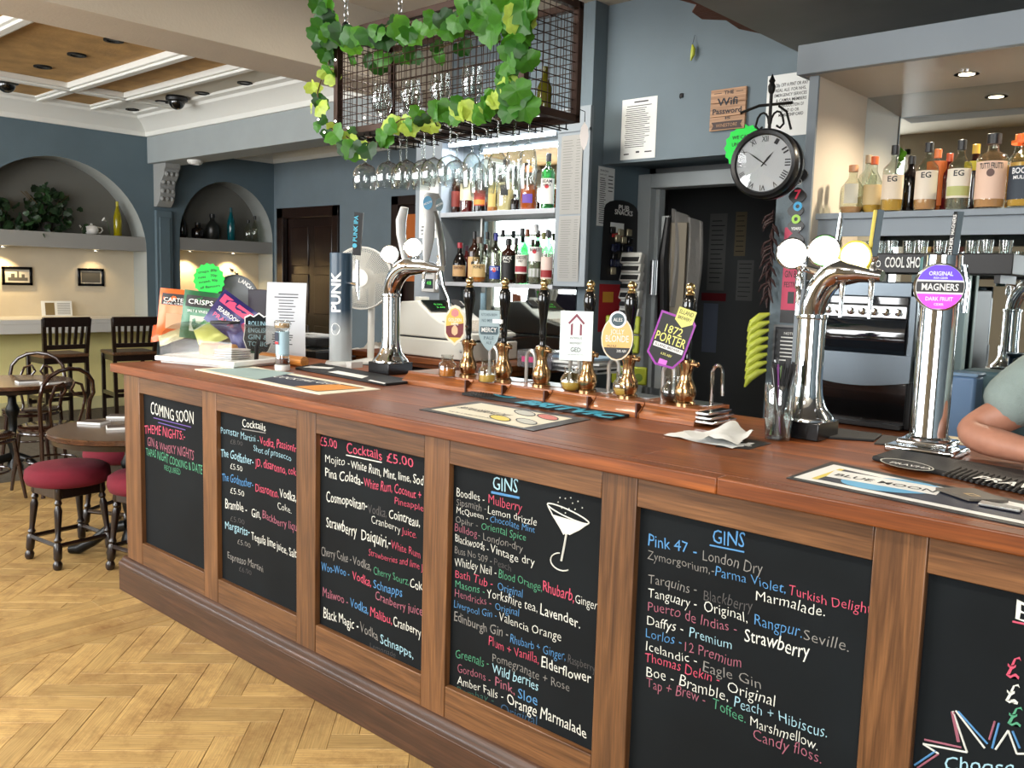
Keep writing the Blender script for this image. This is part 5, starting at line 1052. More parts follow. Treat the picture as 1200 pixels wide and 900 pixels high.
# hanging glasses
def balloon(r=.048, h=.20, bowl=.098):
    return [(.034, h), (.034, h-.003), (.006, h-.008), (.0038, h-.02), (.0035, bowl+.012), (.006, bowl+.002), (.016, bowl-.003), (r*.55, bowl*.93), (r*.80, bowl*.82), (r*.95, bowl*.64), (r, bowl*.46), (r*.98, bowl*.28), (r*.90, bowl*.10), (r*.84, 0)]
GB = [('balloon gin glass', balloon(.050, .205, .100)), ('tall wine glass', balloon(.036, .235, .125)), ('champagne flute', balloon(.030, .245, .15)), ('small wine glass', balloon(.040, .20, .098))]
gmesh = {}
def hang(kind, px, py_rim, y, label):
    nm, prof = GB[kind]; p = at(px, py_rim, y=y); z_top = BZ0-.034; h = prof[0][1]; z = z_top-h+.008
    t = thing('hanging_'+nm.replace(' ', '_'), label, 'glass', (p.x, y, z), group='glasses hanging under the rack')
    if kind not in gmesh:
        a = MB().lathe(prof[5:], seg=20, caps=False).build('bowl', GLASS, t, ang=60); b = MB().lathe(prof[1:6], seg=12, caps=False).build('stem', GLASS, t, ang=60); c = MB().lathe([(.034, h-.0015), (.033, h), (.001, h-.001)], seg=20, caps=False).lathe([(.034, h-.0015), (.006, h-.008)], seg=20, caps=False).build('foot', GLASS, t, ang=60); gmesh[kind] = (a, b, c)
    else:
        for o in gmesh[kind]: c = o.copy(); C.objects.link(c); c.parent = t
    return t
words = ['first', 'second', 'third', 'fourth', 'fifth', 'sixth', 'seventh', 'eighth', 'ninth', 'tenth']
def ordw(i): return words[i]
gb = [(428, 2.26), (455, 2.27), (469, 2.36), (476, 2.28), (494, 2.42), (497, 2.30), (508, 2.29), (527, 2.27), (535, 2.38)]
for i, (px, y) in enumerate(gb): hang(0 if i not in (2, 4) else 3, px, 205, y, '%s from the left of the round balloon glasses hanging upside down under the rack' % ordw(i))
for i, (px, y) in enumerate([(553, 2.26), (570, 2.38), (583, 2.26), (562, 2.46)]): hang(1, px, 195, y, '%s tall narrow wine glass from the left under the right half of the rack' % ordw(i))
for i, (px, y) in enumerate([(602, 2.26), (619, 2.27)]): hang(2, px, 195, y, ['left of the two slim flutes hanging at the right end of the rack', 'rightmost slim flute hanging at the right end of the rack'][i])
# glasses standing inside the basket
tm = None
ins = [(-2.93, 2.40), (-2.86, 2.33), (-2.79, 2.44), (-2.71, 2.36), (-2.62, 2.44), (-2.53, 2.35), (-2.44, 2.43), (-2.35, 2.34), (-2.25, 2.42), (-2.16, 2.36)]
for i, (x, y) in enumerate(ins):
    t = thing('stored_wine_glass', 'clear stemmed glass stored inside the wire basket, %s from its left end' % ordw(i), 'glass', (x, y, BZ0+.011), group='glasses inside the wire basket')
    h = .15
    if tm is None: tm = [MB().lathe([(.030, 0), (.030, .003), (.005, .008), (.0035, .06), (.006, .068)], seg=14, caps=False).build('stem', GLASS, t), MB().lathe([(.006, .068), (.030, .085), (.040, .115), (.036, .17), (.034, .185)], seg=16, caps=False).build('bowl', GLASS, t)]
    else:
        for o in tm: c = o.copy(); C.objects.link(c); c.parent = t
p = at(632, 110, y=2.45); t = thing('olive_bottle', 'small olive-green bottle standing in the right end of the wire basket', 'bottle', (-2.09, 2.44, BZ0+.011)); MB().lathe([(.024, 0), (.026, .01), (.026, .09), (.012, .12), (.010, .15), (.013, .16)], seg=16).build('body', M('olive_glass', (92, 88, 22), .15), t)
p = (BX1+.028, BY1+.02, 2.10); t = thing('glass_leaf_charm', 'pale leaf-shaped charm hanging from the right corner of the rack', 'charm', p); MB().prism([(0, .05), (.012, .03), (.016, 0), (.010, -.03), (0, -.05), (-.010, -.03), (-.016, 0), (-.012, .03)], .003, Matrix.Rotation(.6, 4, 'Z') @ Matrix.Rotation(PI/2, 4, 'X')).build('leaf', M('pearly_leaf', (196, 186, 180), .3), t); MB().tube([(0, 0, .05), (0, 0, .085), (-.03, -.02, .10)], .0015, 5).build('hook', IRON, t)

# ================================================================== bottles
def prof_bottle(kind, r, h):
    if kind == 'spirit': return [(.001, 0), (r*.9, 0), (r, .01), (r, h*.60), (r*.93, h*.66), (r*.5, h*.73), (r*.34, h*.78), (r*.32, h*.93)]
    if kind == 'square': return [(.001, 0), (r*.95, 0), (r, .008), (r, h*.66), (r*.9, h*.71), (r*.4, h*.76), (r*.33, h*.80), (r*.33, h*.93)]
    if kind == 'round': return [(.001, 0), (r*.8, 0), (r, .02), (r, h*.45), (r*.92, h*.55), (r*.6, h*.66), (r*.36, h*.74), (r*.34, h*.93)]
    if kind == 'squat': return [(.001, 0), (r*.9, 0), (r, .012), (r*1.02, h*.52), (r*.9, h*.62), (r*.45, h*.70), (r*.40, h*.90)]
    return [(.001, 0), (r*.9, 0), (r, .01), (r, h*.5), (r*.9, h*.6), (r*.38, h*.82), (r*.30, h*.93)]
def bottle(label, x, y, z, h=.29, r=.037, kind='spirit', glass=None, liq=None, fill=.5, cap=(20, 20, 22), lab=None, lv=(.15, .5), txt=None, tcol=(40, 40, 44), band=None, lab2=None, name='spirit_bottle', group=None, capr=1.0, laba=1.25, logo=None):
    t = thing(name, label, 'bottle', (x, y, z), group=group)
    P = prof_bottle(kind, r, h); sg = 20 if kind != 'square' else 20
    MB().lathe(P, seg=sg, caps=False).build('glass_body', glass or GLASSB, t, ang=50)
    if liq is not None:
        inn = [(max(.001, a-.003), b+.004) for a, b in P if b < fill*h]; rr_ = inn[-1][0] if inn else r; 
        if fill > .64: rr_ = min(rr_, r*.9)
        inn += [(rr_, fill*h), (.0005, fill*h)]; MB().lathe(inn, seg=16, caps=False).build('liquor', liq, t, ang=50)
    cr = P[-1][0]*1.18*capr
    MB().lathe([(cr, h*.86), (cr, h*.995), (cr*.9, h), (.001, h)], seg=14).build('cap', M('cap_%d_%d_%d' % cap, cap, .4), t)
    fa_ = -PI/2+.75*(math.atan2(-y, -x)+PI/2)   # labels turned towards the drinkers
    def wraplab(v0, v1, col, a_=laba, dr=.0008, nm='label'):
        m = MB(); n_ = 10; vs = []
        for zz in (v0*h, v1*h):
            for k in range(n_+1):
                a = fa_-a_+2*a_*k/n_; vs.append(((r+dr)*math.cos(a), (r+dr)*math.sin(a), zz))
        m.add(vs, [(k, k+1, n_+2+k, n_+1+k) for k in range(n_)]); return m.build(nm, M('label_%d_%d_%d' % col, col, .55), t)
    if lab:
        lo = wraplab(lv[0], lv[1], lab)
        if lab2: wraplab(lv[0]+.03, lv[0]+(lv[1]-lv[0])*.4, lab2, laba*.86, .0014, 'label_panel')
        if logo:
            m = MB(); P3 = []
            for k in range(14):
                a = 2*PI*k/14; aa = fa_+(.013*math.cos(a))/r; P3.append(((r+.0017)*math.cos(aa), (r+.0017)*math.sin(aa), h*(lv[0]+lv[1]*2.2)/3.2+.014*math.sin(a)))
            m.add(P3, [tuple(range(14))]); m.build('round_emblem', M('emb_%d_%d_%d' % logo, logo, .5), t)
        if txt:
            m = MB()
            for i, s_ in enumerate(txt if isinstance(txt, (list, tuple)) else [txt]):
                gv, gf, x0, x1 = glyphs(s_, .02); hh = min(.020, (lv[1]-lv[0])*h*.26)*(1 if i == 0 else .6); ww = min(r*1.5, hh*.85*len(s_)); zb = h*lv[1]-hh*1.35-(i*hh*2.1)-(0 if i == 0 else hh*.4)
                m.add([((r+.002)*math.cos(fa_+((v[0]-x0)/(x1-x0)-.5)*ww/r), (r+.002)*math.sin(fa_+((v[0]-x0)/(x1-x0)-.5)*ww/r), zb+v[1]/.69*hh) for v in gv], gf)
            m.build('lettering', M('ink_%d_%d_%d' % tcol, tcol, .6), t, smooth=False)
    if band: 
        wraplab(band[0], band[1], band[2], PI*.99, .0012, 'band')
    return t
DRK = M('dark_bottle_glass', (16, 12, 12), .08); BRN = M('brown_bottle_glass', (44, 20, 12), .1); GRN = thin('green_bottle_glass', (168, 220, 186)); REDG = M('deep_red_bottle', (84, 18, 22), .1)
WHI = M('whisky', (204, 118, 38), .08, trans=.1); ORL = M('orange_liqueur', (218, 96, 30), .1, trans=.4); REDL = M('red_liqueur', (120, 18, 20), .1, trans=.3); CLR = M('pale_spirit', (222, 220, 206), .05, trans=.75); PALE = M('pale_gold_spirit', (232, 212, 160), .06, trans=.2); PCH = M('peach_spirit', (226, 166, 120), .08, trans=.05); YEL_ = M('yellow_spirit', (232, 178, 84), .08, trans=.05); BLUL = M('blue_spirit', (40, 66, 160), .1, trans=.3)

# ---- left back-bar shelf unit
SY0, SY1 = 4.15, 4.36
u = thing('back_bar_shelf_unit', 'tall grey-painted back bar shelf unit with mirror backing and lit shelves of bottles', 'shelf unit', (-3.95, 4.25, 1.10))
MB().box((-4.70, SY0, 1.1), (-4.44, SY1, 2.60)).build('left_side_panel', JOIN, u, world=True, bevel=.003)
MB().box((-3.44, SY0, 1.56), (-3.20, SY0+.03, 2.60)).box((-3.44, SY0+.03, 1.56), (-3.42, SY1, 2.6)).build('right_side_panel', JOIN, u, world=True, bevel=.003)
MB().box((-3.43, SY0-.008, 2.46), (-3.20, SY0+.02, 2.475)).build('panel_moulding', JOIN, u, world=True)
MB().box((-4.44, SY0, 2.485), (-3.44, SY1, 2.60)).build('fascia', JOIN, u, world=True, bevel=.003)
MB().box((-4.44, SY0-.005, 1.995), (-3.44, SY1-.01, 2.025)).build('shelf', SHELFG, u, world=True, bevel=.002)
MB().box((-4.44, SY0-.005, 1.540), (-3.44, SY1-.01, 1.567)).build('shelf', SHELFG, u, world=True, bevel=.002)
MB().box((-4.70, SY1-.008, 1.1), (-3.42, SY1-.002, 2.6)).build('mirror_back', MIRROR, u, world=True, smooth=False)
MB().box((-4.40, SY0+.02, 2.462), (-3.50, SY0+.05, 2.484)).build('strip_light', lit('led_strip', (235, 244, 255), 9), u, world=True)
area('strip_light_glow', (-3.95, SY0+.06, 2.455), (.9, .03), 12, (.92, .96, 1.0), (0, 0, 0))
MB().box((-4.25, SY1-.02, 1.567), (-4.235, SY1-.009, 2.0)).build('mirror_clip_strip', WHITE, u, world=True)
card('poster', 'narrow white poster with black print on the left panel of the back bar shelves', 'poster', (-4.655, SY0-.002, 1.86), (1, 0, 0), (0, 0, 1), .19, .40, PAPER, rows=[(.1, .93, .5, .03, None)]+lines(3, .18, .06, .1, .9, .02, 2))
for k, (z0, z1) in enumerate([(1.985, 2.44), (1.59, 1.975)]):
    card('price_list', ['upper grey price list taped to the right side panel of the back bar shelves', 'lower grey price list taped to the right side panel of the back bar shelves'][k], 'price list', (-3.405, SY0-.003, z0), (1, 0, 0), (0, 0, 1), .16, z1-z0, M('dull_paper', (150, 150, 147), .8), rows=lines(26, .93, .06, .08, .6, .006, k+3)+lines(26, .93, .06, .7, .92, .006, k+9), rmat=M('faint_ink', (110, 110, 110), .8), curl=.006)
# top shelf: (pixel x, label, kind...)
def bx(px, y): return at(px, 250, y=y).x
y1_ = SY0+.10
T = [(524, 'dark red liqueur bottle with white label at the left end of the top shelf', dict(h=.26, r=.034, glass=REDG, lab=(210, 200, 190), cap=(150, 20, 24))),
 (534, 'slim brown bottle second from the left on the top shelf', dict(h=.27, r=.028, glass=BRN, lab=(120, 40, 30))),
 (547, 'whisky bottle with a cream label and red liquor, third from left on the top shelf', dict(h=.27, r=.042, kind='square', liq=REDL, fill=.3, lab=(220, 206, 170), txt=['MONTE', 'RUM'], lv=(.28, .72))),
 (562, 'dark bottle with a colourful red picture label, middle left of the top shelf', dict(h=.26, r=.036, kind='square', glass=DRK, lab=(150, 50, 40), lab2=(214, 140, 60))),
 (577, 'clear bottle with a gold side label on the top shelf', dict(h=.29, r=.034, liq=WHI, fill=.12, lab=(190, 170, 100), lv=(.1, .6), laba=.7)),
 (592, 'large square pale bottle with a black badge label in the middle of the top shelf', dict(h=.30, r=.050, kind='square', liq=PALE, fill=.55, lab=(30, 32, 30), lv=(.30, .50), laba=.45, txt='ROSE')),
 (603, 'short black jar-like bottle on the top shelf beside the orange liqueur', dict(h=.10, r=.026, glass=DRK)),
 (619, 'squat orange liqueur decanter with a purple diamond label on the top shelf', dict(h=.25, r=.050, kind='squat', liq=ORL, fill=.56, lab=(92, 62, 140), lv=(.16, .36), laba=.6, cap=(206, 120, 50))),
 (641, 'green-necked bourbon bottle with red stamp label, right end of top shelf', dict(h=.31, r=.038, kind='square', glass=GRN, liq=M('green_tint_liquid', (120, 190, 130), .1, trans=.6), fill=.7, lab=(214, 210, 200), lv=(.1, .55), txt=['BEAM', 'APPLE'], logo=(176, 40, 50)))]
for px, lb, k in T: k['h'] *= 1.1; k['r'] *= 1.12; bottle(lb, bx(px, y1_), y1_, 2.026, **k)
B_ = [(540, .08, 'squat dark bottle with red capsule and tan label, left end of the lower shelf', dict(h=.235, r=.042, kind='round', glass=DRK, lab=(196, 158, 110), lv=(.14, .42), cap=(150, 24, 40), txt='DISARONNO', tcol=(90, 50, 30))),
 (548, .15, 'slim dark wine-coloured bottle behind the red-capped rum on the lower shelf', dict(h=.22, r=.03, glass=REDG, cap=(60, 24, 50))),
 (557, .10, 'whisky bottle with cream and black picture label, third on the lower shelf', dict(h=.30, r=.037, glass=BRN, lab=(206, 170, 120), lv=(.1, .5), logo=(50, 40, 40))),
 (563, .06, 'clear round-shouldered bottle with a buff paper label on the lower shelf', dict(h=.265, r=.042, kind='round', liq=WHI, fill=.12, lab=(206, 176, 120), lv=(.12, .40), txt='HONEY', capr=1.2, cap=(90, 80, 70))),
 (572, .16, 'plain clear bottle with a black cap in the back row of the lower shelf', dict(h=.30, r=.034, liq=CLR, fill=.5)),
 (582, .07, 'vodka bottle with a cobalt blue label and blue cap on the lower shelf', dict(h=.285, r=.033, liq=CLR, fill=.6, lab=(40, 66, 160), lv=(.08, .34), cap=(36, 40, 120), txt='SKYE', tcol=(220, 220, 230), logo=(200, 60, 50))),
 (590, .15, 'clear vodka bottle with a tall black cap behind the square bourbon on the lower shelf', dict(h=.31, r=.033, liq=CLR, fill=.6)),
 (597, .06, 'square black-labelled bourbon bottle in the middle of the lower shelf', dict(h=.255, r=.039, kind='square', glass=BRN, lab=(20, 20, 22), lv=(.08, .62), txt=['JACK', 'No.7'], tcol=(226, 226, 220))),
 (606, .12, 'amber bottle between the black-labelled bourbon and the raspberry gin', dict(h=.26, r=.03, glass=BRN, liq=None)),
 (613, .07, 'green-tinted bottle with a white and crimson label on the lower shelf', dict(h=.31, r=.036, glass=GRN, liq=M('rose_spirit', (160, 40, 50), .1, trans=.4), fill=.25, lab=(220, 214, 206), lv=(.18, .52), lab2=(150, 36, 50), txt=['GORDON', 'DRY'])),
 (619, .15, 'green gin bottle with an orange-brown cap in the back row', dict(h=.31, r=.034, glass=GRN, cap=(150, 84, 50))),
 (629, .07, 'white rum bottle with a red disc on a white label and silver cap', dict(h=.33, r=.037, liq=CLR, fill=.6, lab=(224, 224, 222), lv=(.38, .62), cap=(176, 178, 180), txt='BACARDI', logo=(190, 40, 54), band=(.12, .26, (190, 192, 194)))),
 (638, .15, 'slim bottle with a pale gold foil neck in the back row of the lower shelf', dict(h=.29, r=.03, liq=PALE, fill=.6, cap=(150, 150, 80))),
 (643, .07, 'bottle with a red figure on its label at the right end of the lower shelf', dict(h=.30, r=.034, liq=PALE, fill=.5, lab=(214, 190, 180), lv=(.1, .5), lab2=(140, 30, 34), cap=(60, 60, 62)))]
for px, dy, lb, k in B_: k['h'] *= 1.12; k['r'] *= 1.12; bottle(lb, bx(px, SY0+dy), SY0+dy, 1.568, **k)

# back counter and tills
t = thing('back_bar_counter', 'low wooden back bar counter under the left shelves and till', 'counter', (-4.0, 4.0, 0))
MB().box((-4.70, 3.75, 0), (-3.42, 4.35, 1.05)).build('carcass', DWOOD, t, world=True); MB().box((-4.74, 3.62, 1.065), (-3.38, 4.36, 1.10)).build('worktop', TW, t, world=True, bevel=.004); MB().box((-4.72, 3.66, 1.035), (-3.40, 4.3, 1.065)).build('under_moulding', TW, t, world=True, bevel=.004)
t = thing('cash_register', 'cream electronic till with a sloping keyboard on the back counter', 'till', (-3.98, 3.86, 1.101))
TC = M('till_cream', (206, 204, 194), .5); 
MB().box((-.34, -.19, .004), (.34, .21, .115)).build('cash_drawer', TC, t, bevel=.008)
pr = [(-.33, .125), (-.33, .285), (-.31, .335), (-.16, .345), (-.02, .255), (.05, .225), (.33, .165), (.335, .125)]
m = MB(); n = len(pr); m.add([(x, y, z) for y in (-.185, .205) for x, z in pr], [tuple(range(n-1, -1, -1)), tuple(range(n, 2*n))]+[(k, (k+1) % n, n+(k+1) % n, n+k) for k in range(n)]); m.f = [tuple(reversed(f)) for f in m.f]; m.build('till_body', TC, t, bevel=.008)
MB().box((-.33, -.17, .115), (.33, .19, .126)).build('shadow_gap', BLKP, t)
def slope(x, z0x=-.16, z0=.345, x1=-.02, z1=.255): return z0+(x-z0x)*(z1-z0)/(x1-z0x)
m = MB().box((0, -.155, 0), (.115, .05, .006), Matrix.Translation((-.150, 0, .345)) @ Matrix.Rotation(math.atan2(.09, .14), 4, 'Y')); d_ = m.build('display', M('lcd_black', (14, 20, 16), .15), t)
m = MB(); mt = Matrix.Translation((-.150, 0, .345)) @ Matrix.Rotation(math.atan2(.09, .14), 4, 'Y'); 
for k, s_ in enumerate(['0.00', '3.60']): text(m, s_, mt @ Vector((.06+k*.03, -.09, .007)), mt @ Vector((.06+k*.03, -.02, .007)), .016, up=mt.to_3x3() @ Vector((-1, 0, 0)), nrm=mt.to_3x3() @ Vector((0, 0, 1)))
m.build('display_digits', lit('lcd_green', (60, 190, 60), .35), d_, smooth=False)
MB().box((0, .08, 0), (.08, .16, .012), mt).build('key_lock', BLKP, t, bevel=.003)
ka = math.atan2(.06, .28); mt = Matrix.Translation((.055, 0, .226)) @ Matrix.Rotation(ka, 4, 'Y'); m = MB().box((0, -.165, 0), (.26, .185, .004), mt); kb_ = m.build('keyboard_mat', M('keyboard_grey', (150, 148, 142), .5), t)
m = MB()
for i in range(8):
    for j in range(10): m.box((.012+i*.030, -.155+j*.033, .004), (.034+i*.030, -.130+j*.033, .009), mt)
m.build('keys', M('key_cream', (196, 186, 170), .5), kb_, smooth=False, kind='stuff')
MB().box((0, 0, 0), (.05, .08, .03), Matrix.Translation((-.27, -.10, .337))).build('printer_lid', TC, t, bevel=.004); MB().box((-.24, -.172, .30), (-.19, -.17, .33)).build('paper_slot', BLKP, t)
MB().lathe([(.006, 0), (.010, .004), (.004, .01)], (0, 0, 0), 12, Matrix.Translation((.25, -.19, .06)) @ Matrix.Rotation(PI/2, 4, 'X')).build('drawer_lock', STEEL, t)
# card terminal on the left panel
p = at(503, 332, y=SY0-.03); t = thing('card_terminal', 'small pale card terminal with a black and green screen left of the lower shelf', 'card reader', tuple(p)); MB().box((-.06, -.02, -.06), (.07, .028, .10)).build('body', M('terminal_grey', (190, 190, 188), .4), t, bevel=.006); s_ = MB().box((-.05, -.023, -.035), (.06, -.02, .03)).build('screen', M('lcd_black'), t); m = MB(); text(m, '48', (.0, -.0235, -.01), (.045, -.0235, -.01), .025, nrm=(0, -1, 0)); m.build('screen_digits', lit('lcd_green', (90, 220, 90), 1.2), s_, smooth=False); m = MB(); text(m, 'TERMINAL', (-.05, -.0205, .06), (.05, -.0205, .06), .018, nrm=(0, -1, 0)); m.build('lettering', INK, t, smooth=False)
# clutter by the till: clear box, black tray, folders
p = at(628, 400, y=3.72); t = thing('clear_storage_box', 'clear plastic box of oddments with a magenta label on the back counter', 'box', (p.x, 3.80, 1.101)); MB().box((-.13, -.09, 0), (.13, .10, .10)).build('clear_box', thin('cloudy_plastic', (214, 214, 220), rough=.2, gain=2.5), t, bevel=.006); MB().box((-.11, -.07, .004), (.11, .08, .05)).build('contents', M('oddments', (120, 116, 124), .8, noise=.6, nscale=30), t); MB().box((-.09, -.093, .035), (.0, -.0915, .065)).build('magenta_label', M('magenta_label', (198, 60, 120), .5), t)
p = at(670, 398, y=3.72); t = thing('folded_newspapers', 'pile of folded papers and magazines at the right end of the back counter', 'papers', (p.x, 3.86, 1.101)); rr = random.Random(4)
for k in range(7): MB().box((-.15, -.12, k*.012), (.14, .12, k*.012+.011), Matrix.Rotation(rr.uniform(-.25, .25), 4, 'Z')).build('magazine', [PAPER, M('pale_blue_paper', (150, 176, 196), .6), M('dull_paper', (176, 176, 172), .8), BLKP][rr.randrange(4)], t)
t = thing('black_clip_folder', 'thin black folder leaning over the storage box on the back counter', 'folder', (-3.56, 3.80, 1.235)); MB().box((-.17, -.08, 0), (.2, .10, .008), Matrix.Rotation(-.15, 4, 'Y')).build('folder', BLKP, t)
# ================================================================== doorway wall things
def wallcard(name, label, cat, tl, br, y, mat, rows=(), rmat=None, t=.0015, curl=0, yoff=.003):
    a = at(tl[0], br[1], y=y); b = at(br[0], tl[1], y=y); return card(name, label, cat, (a.x, y-yoff, a.z), (1, 0, 0), (0, 0, 1), b.x-a.x, b.z-a.z, mat, rows=rows, rmat=rmat, t=t, curl=curl)
wallcard('licence_notice', 'white printed licence notice with small text pinned left of the wooden password sign', 'notice', (727, 112), (771, 188), YW, PAPER, rows=[(.35, .93, .75, .022, None), (.15, .87, .85, .012, None)]+lines(20, .83, .2, .1, .85, .010, 5)+[(.1, .08, .25, .02, None), (.45, .1, .55, .03, None), (.7, .1, .9, .02, None)])
WS = wood('sign_board_wood', (150, 112, 82), (188, 148, 114), 'x', 1.2, .6, 0)
a = at(833, 155, y=YW); b = at(877, 101, y=YW); r = thing('wooden_sign', 'small wooden plank sign with black brush lettering about the wifi password', 'sign', (a.x, YW, a.z)); w_ = b.x-a.x; h_ = b.z-a.z
for k in range(3): MB().box((a.x, YW-.02, a.z+h_*k/3+.001), (a.x+w_, YW-.002, a.z+h_*(k+1)/3-.001)).build('plank', WS, r, world=True, bevel=.002)
m = MB()
for s_, u0, u1, v, h in (('THE', .38, .66, .86, .08), ('Wifi', .2, .78, .60, .17), ('Password', .08, .9, .40, .13), ('IS', .45, .6, .26, .06)): text(m, s_, (a.x+w_*u0, YW-.0205, a.z+h_*v), (a.x+w_*u1, YW-.0205, a.z+h_*v), h*h_, nrm=(0, -1, 0), off=.02)
for u0, u1 in ((.1, .32), (.72, .92)): m.add([(a.x+w_*u, YW-.0212, a.z+h_*v) for u, v in ((u0, .89), (u1, .89), (u1, .905), (u0, .905))], [(0, 1, 2, 3)])
m.build('lettering', INK, r, world=True, smooth=False); rb = MB().prism([(.06*w_, .03*h_), (.94*w_, .03*h_), (.88*w_, .12*h_), (.94*w_, .21*h_), (.06*w_, .21*h_), (.12*w_, .12*h_)], .002, basis((a.x, YW-.0202, a.z), (1, 0, 0), (0, 0, 1))).build('brown_ribbon', M('brown_ribbon', (54, 36, 34), .6), r, world=True, smooth=False)
m = MB(); text(m, 'WINESTORE', (a.x+w_*.2, YW-.0225, a.z+h_*.08), (a.x+w_*.8, YW-.0225, a.z+h_*.08), .08*h_, nrm=(0, -1, 0)); m.build('lettering', WS, rb, world=True, smooth=False)
wallcard('discount_notice', 'large white paper notice in bold black capitals behind the clock bracket', 'notice', (896, 82), (953, 162), YW, PAPER, rows=[(.2, .80, .92, .055, '20p OFF A PINT OR ANY'), (.2, .72, .88, .05, 'REAL ALE. FOR NHS,'), (.18, .64, .9, .05, 'EMERGENCY SERVICES'), (.22, .56, .9, .05, '& CAMRA MEMBERS'), (.35, .47, .85, .05, 'PRODUCTION OF'), (.35, .39, .75, .05, 'VALID ID OR'), (.3, .32, .85, .05, 'MEMBERSHIP CARD')], rmat=M('black_print', (12, 12, 14), .5))
star('b', 'neon green star ticket half hidden behind the round clock', 872, 172, YW-.012, .12, [('WE CARD', -.6, .4, .35, .16), ('UNDER 25', -.6, .4, .05, .16), ('ID', -.3, .1, -.3, .16)], yaw=0)
p = at(811, 62, y=YW-.03); t = thing('banana_ornament', 'tiny yellow-green banana ornament hung on the blue wall near the ceiling', 'ornament', tuple(p)); MB().tube([(0, 0, .045), (.006, 0, .02), (.004, 0, -.01), (-.006, 0, -.04)], [.004, .013, .013, .004], 10).build('banana', M('banana_green', (178, 186, 60), .4), t); MB().tube([(0, 0, .045), (0, .02, .10)], .0015, 4).build('hook', IRON, t)
MB_ = MB().box((-.008, -.006, -.012), (.008, .004, .012)); p = at(799, 112, y=YW-.004); t = thing('wall_hook', 'small black hook on the blue wall right of the licence notice', 'hook', tuple(p)); MB_.build('plate', IRON, t); MB().tube([(0, -.006, .01), (0, -.02, .004), (0, -.024, -.012), (0, -.012, -.02)], .002, 6).build('prong', IRON, t)
# recess side wall: lists, snack cards, posters (x = XP plane)
def rc(px, py): return at(px, py, x=XP)
a, b = rc(696, 264), rc(719, 194); card('stock_list', 'white handwritten stock list on the recess wall beside the snack card', 'list', (XP+.004, a.y+.02, a.z), (0, 1, 0), (0, 0, 1), .17, .36, PAPER, rows=lines(22, .8, .05, .1, .5, .012, 8)+[(.1, .92, .6, .03, 'SNACKS'), (.1, .86, .5, .02, 'BAR LIST')]+lines(5, .85, .6, .6, .95, .016, 9))
def snack_card(name, label, p0, p1, mat, hdr, packs, pm):
    a, b = rc(*p0), rc(*p1); t = thing(name, label, 'snack card', (XP+.02, a.y, a.z)); w_ = b.y-a.y; h_ = b.z-a.z
    top = [(w_*.5+w_*.5*math.cos(k*PI/8)*.92, h_*.88+h_*.12*math.sin(k*PI/8)) for k in range(9)]
    MB().prism([(0, 0), (w_, 0)]+top, .004, basis((0, 0, 0), (0, 1, 0), (0, 0, 1))).build('card_back', mat, t, smooth=False)
    rr = random.Random(5)
    for i in range(packs[0]):
        for j in range(packs[1]):
            if rr.random() < .18: continue
            y = w_*(.22+.56*(i+.5)/packs[0])+rr.uniform(-.01, .01); z = h_*(.06+.60*(j+.5)/packs[1]); s_ = .028
            o = MB().box((.005, y-s_*.9, z-s_*.8), (.022, y+s_*.9, z+s_*.8), Matrix.Rotation(rr.uniform(-.05, .05), 4, 'X')).build('snack_packet', pm[rr.randrange(len(pm))], t, bevel=.006)
    m = MB()
    for s_, v, u0, u1 in hdr: text(m, s_, (.006, w_*u0, h_*v), (.006, w_*u1, h_*v), .03, up=(0, 0, 1), nrm=(1, 0, 0), off=.02)
    m.build('lettering', WP, t, smooth=False); return t
t = snack_card('pork_snack_card', 'black pub snack card hung with small shiny packets on the recess wall', (700, 328), (746, 238), BLKP, [('PUB', .88, .4, .7), ('SNACKS', .82, .3, .8)], (4, 6), [M('packet_navy', (24, 30, 60), .25), M('packet_black', (20, 20, 22), .2), M('packet_silver', (190, 180, 150), .25, .5)])
a = rc(712, 246); MB().box((.006, .08, .30), (.009, .22, .36)).build('white_header', PAPER, t); MB().box((.006, .10, .27), (.009, .22, .295)).build('red_header', REDP, t)
# strip of black and white packets, hanging nearer
t = thing('crisp_clip_strip', 'hanging clip strip of white and black snack packets left of the doorway frame', 'clip strip', (-3.16, 4.60, 1.15))
MB().box((-.005, .0, -.03), (.01, .012, .62)).build('strip', BLKP, t)
for k in range(11):
    z = .58-k*.055; m = MB().box((-.085+.012*(k % 2), -.04, -.03), (.065, .008, .042), Matrix.Translation((0, 0, z)) @ Matrix.Rotation(-.35, 4, 'X')); o = m.build('snack_packet', M('packet_white', (196, 196, 190), .4) if k % 2 == 0 or k < 2 else M('packet_white2', (170, 172, 170), .4), t, bevel=.008)
    mt = Matrix.Translation((0, 0, z)) @ Matrix.Rotation(-.35, 4, 'X'); m = MB().box((-.075, -.0415, -.022), (.055, -.040, .008), mt).build('black_print_band', BLKP, t)
a, b = rc(700, 388), rc(737, 349); card('red_poster', 'red poster with a gold emblem low on the recess wall left of the packet strip', 'poster', (XP+.004, a.y, 1.28), (0, 1, 0), (0, 0, 1), .30, .30, M('poster_red', (176, 34, 42), .6), rows=[(.12, .62, .5, .22, None)], rmat=M('gold_emblem', (220, 160, 60), .5))
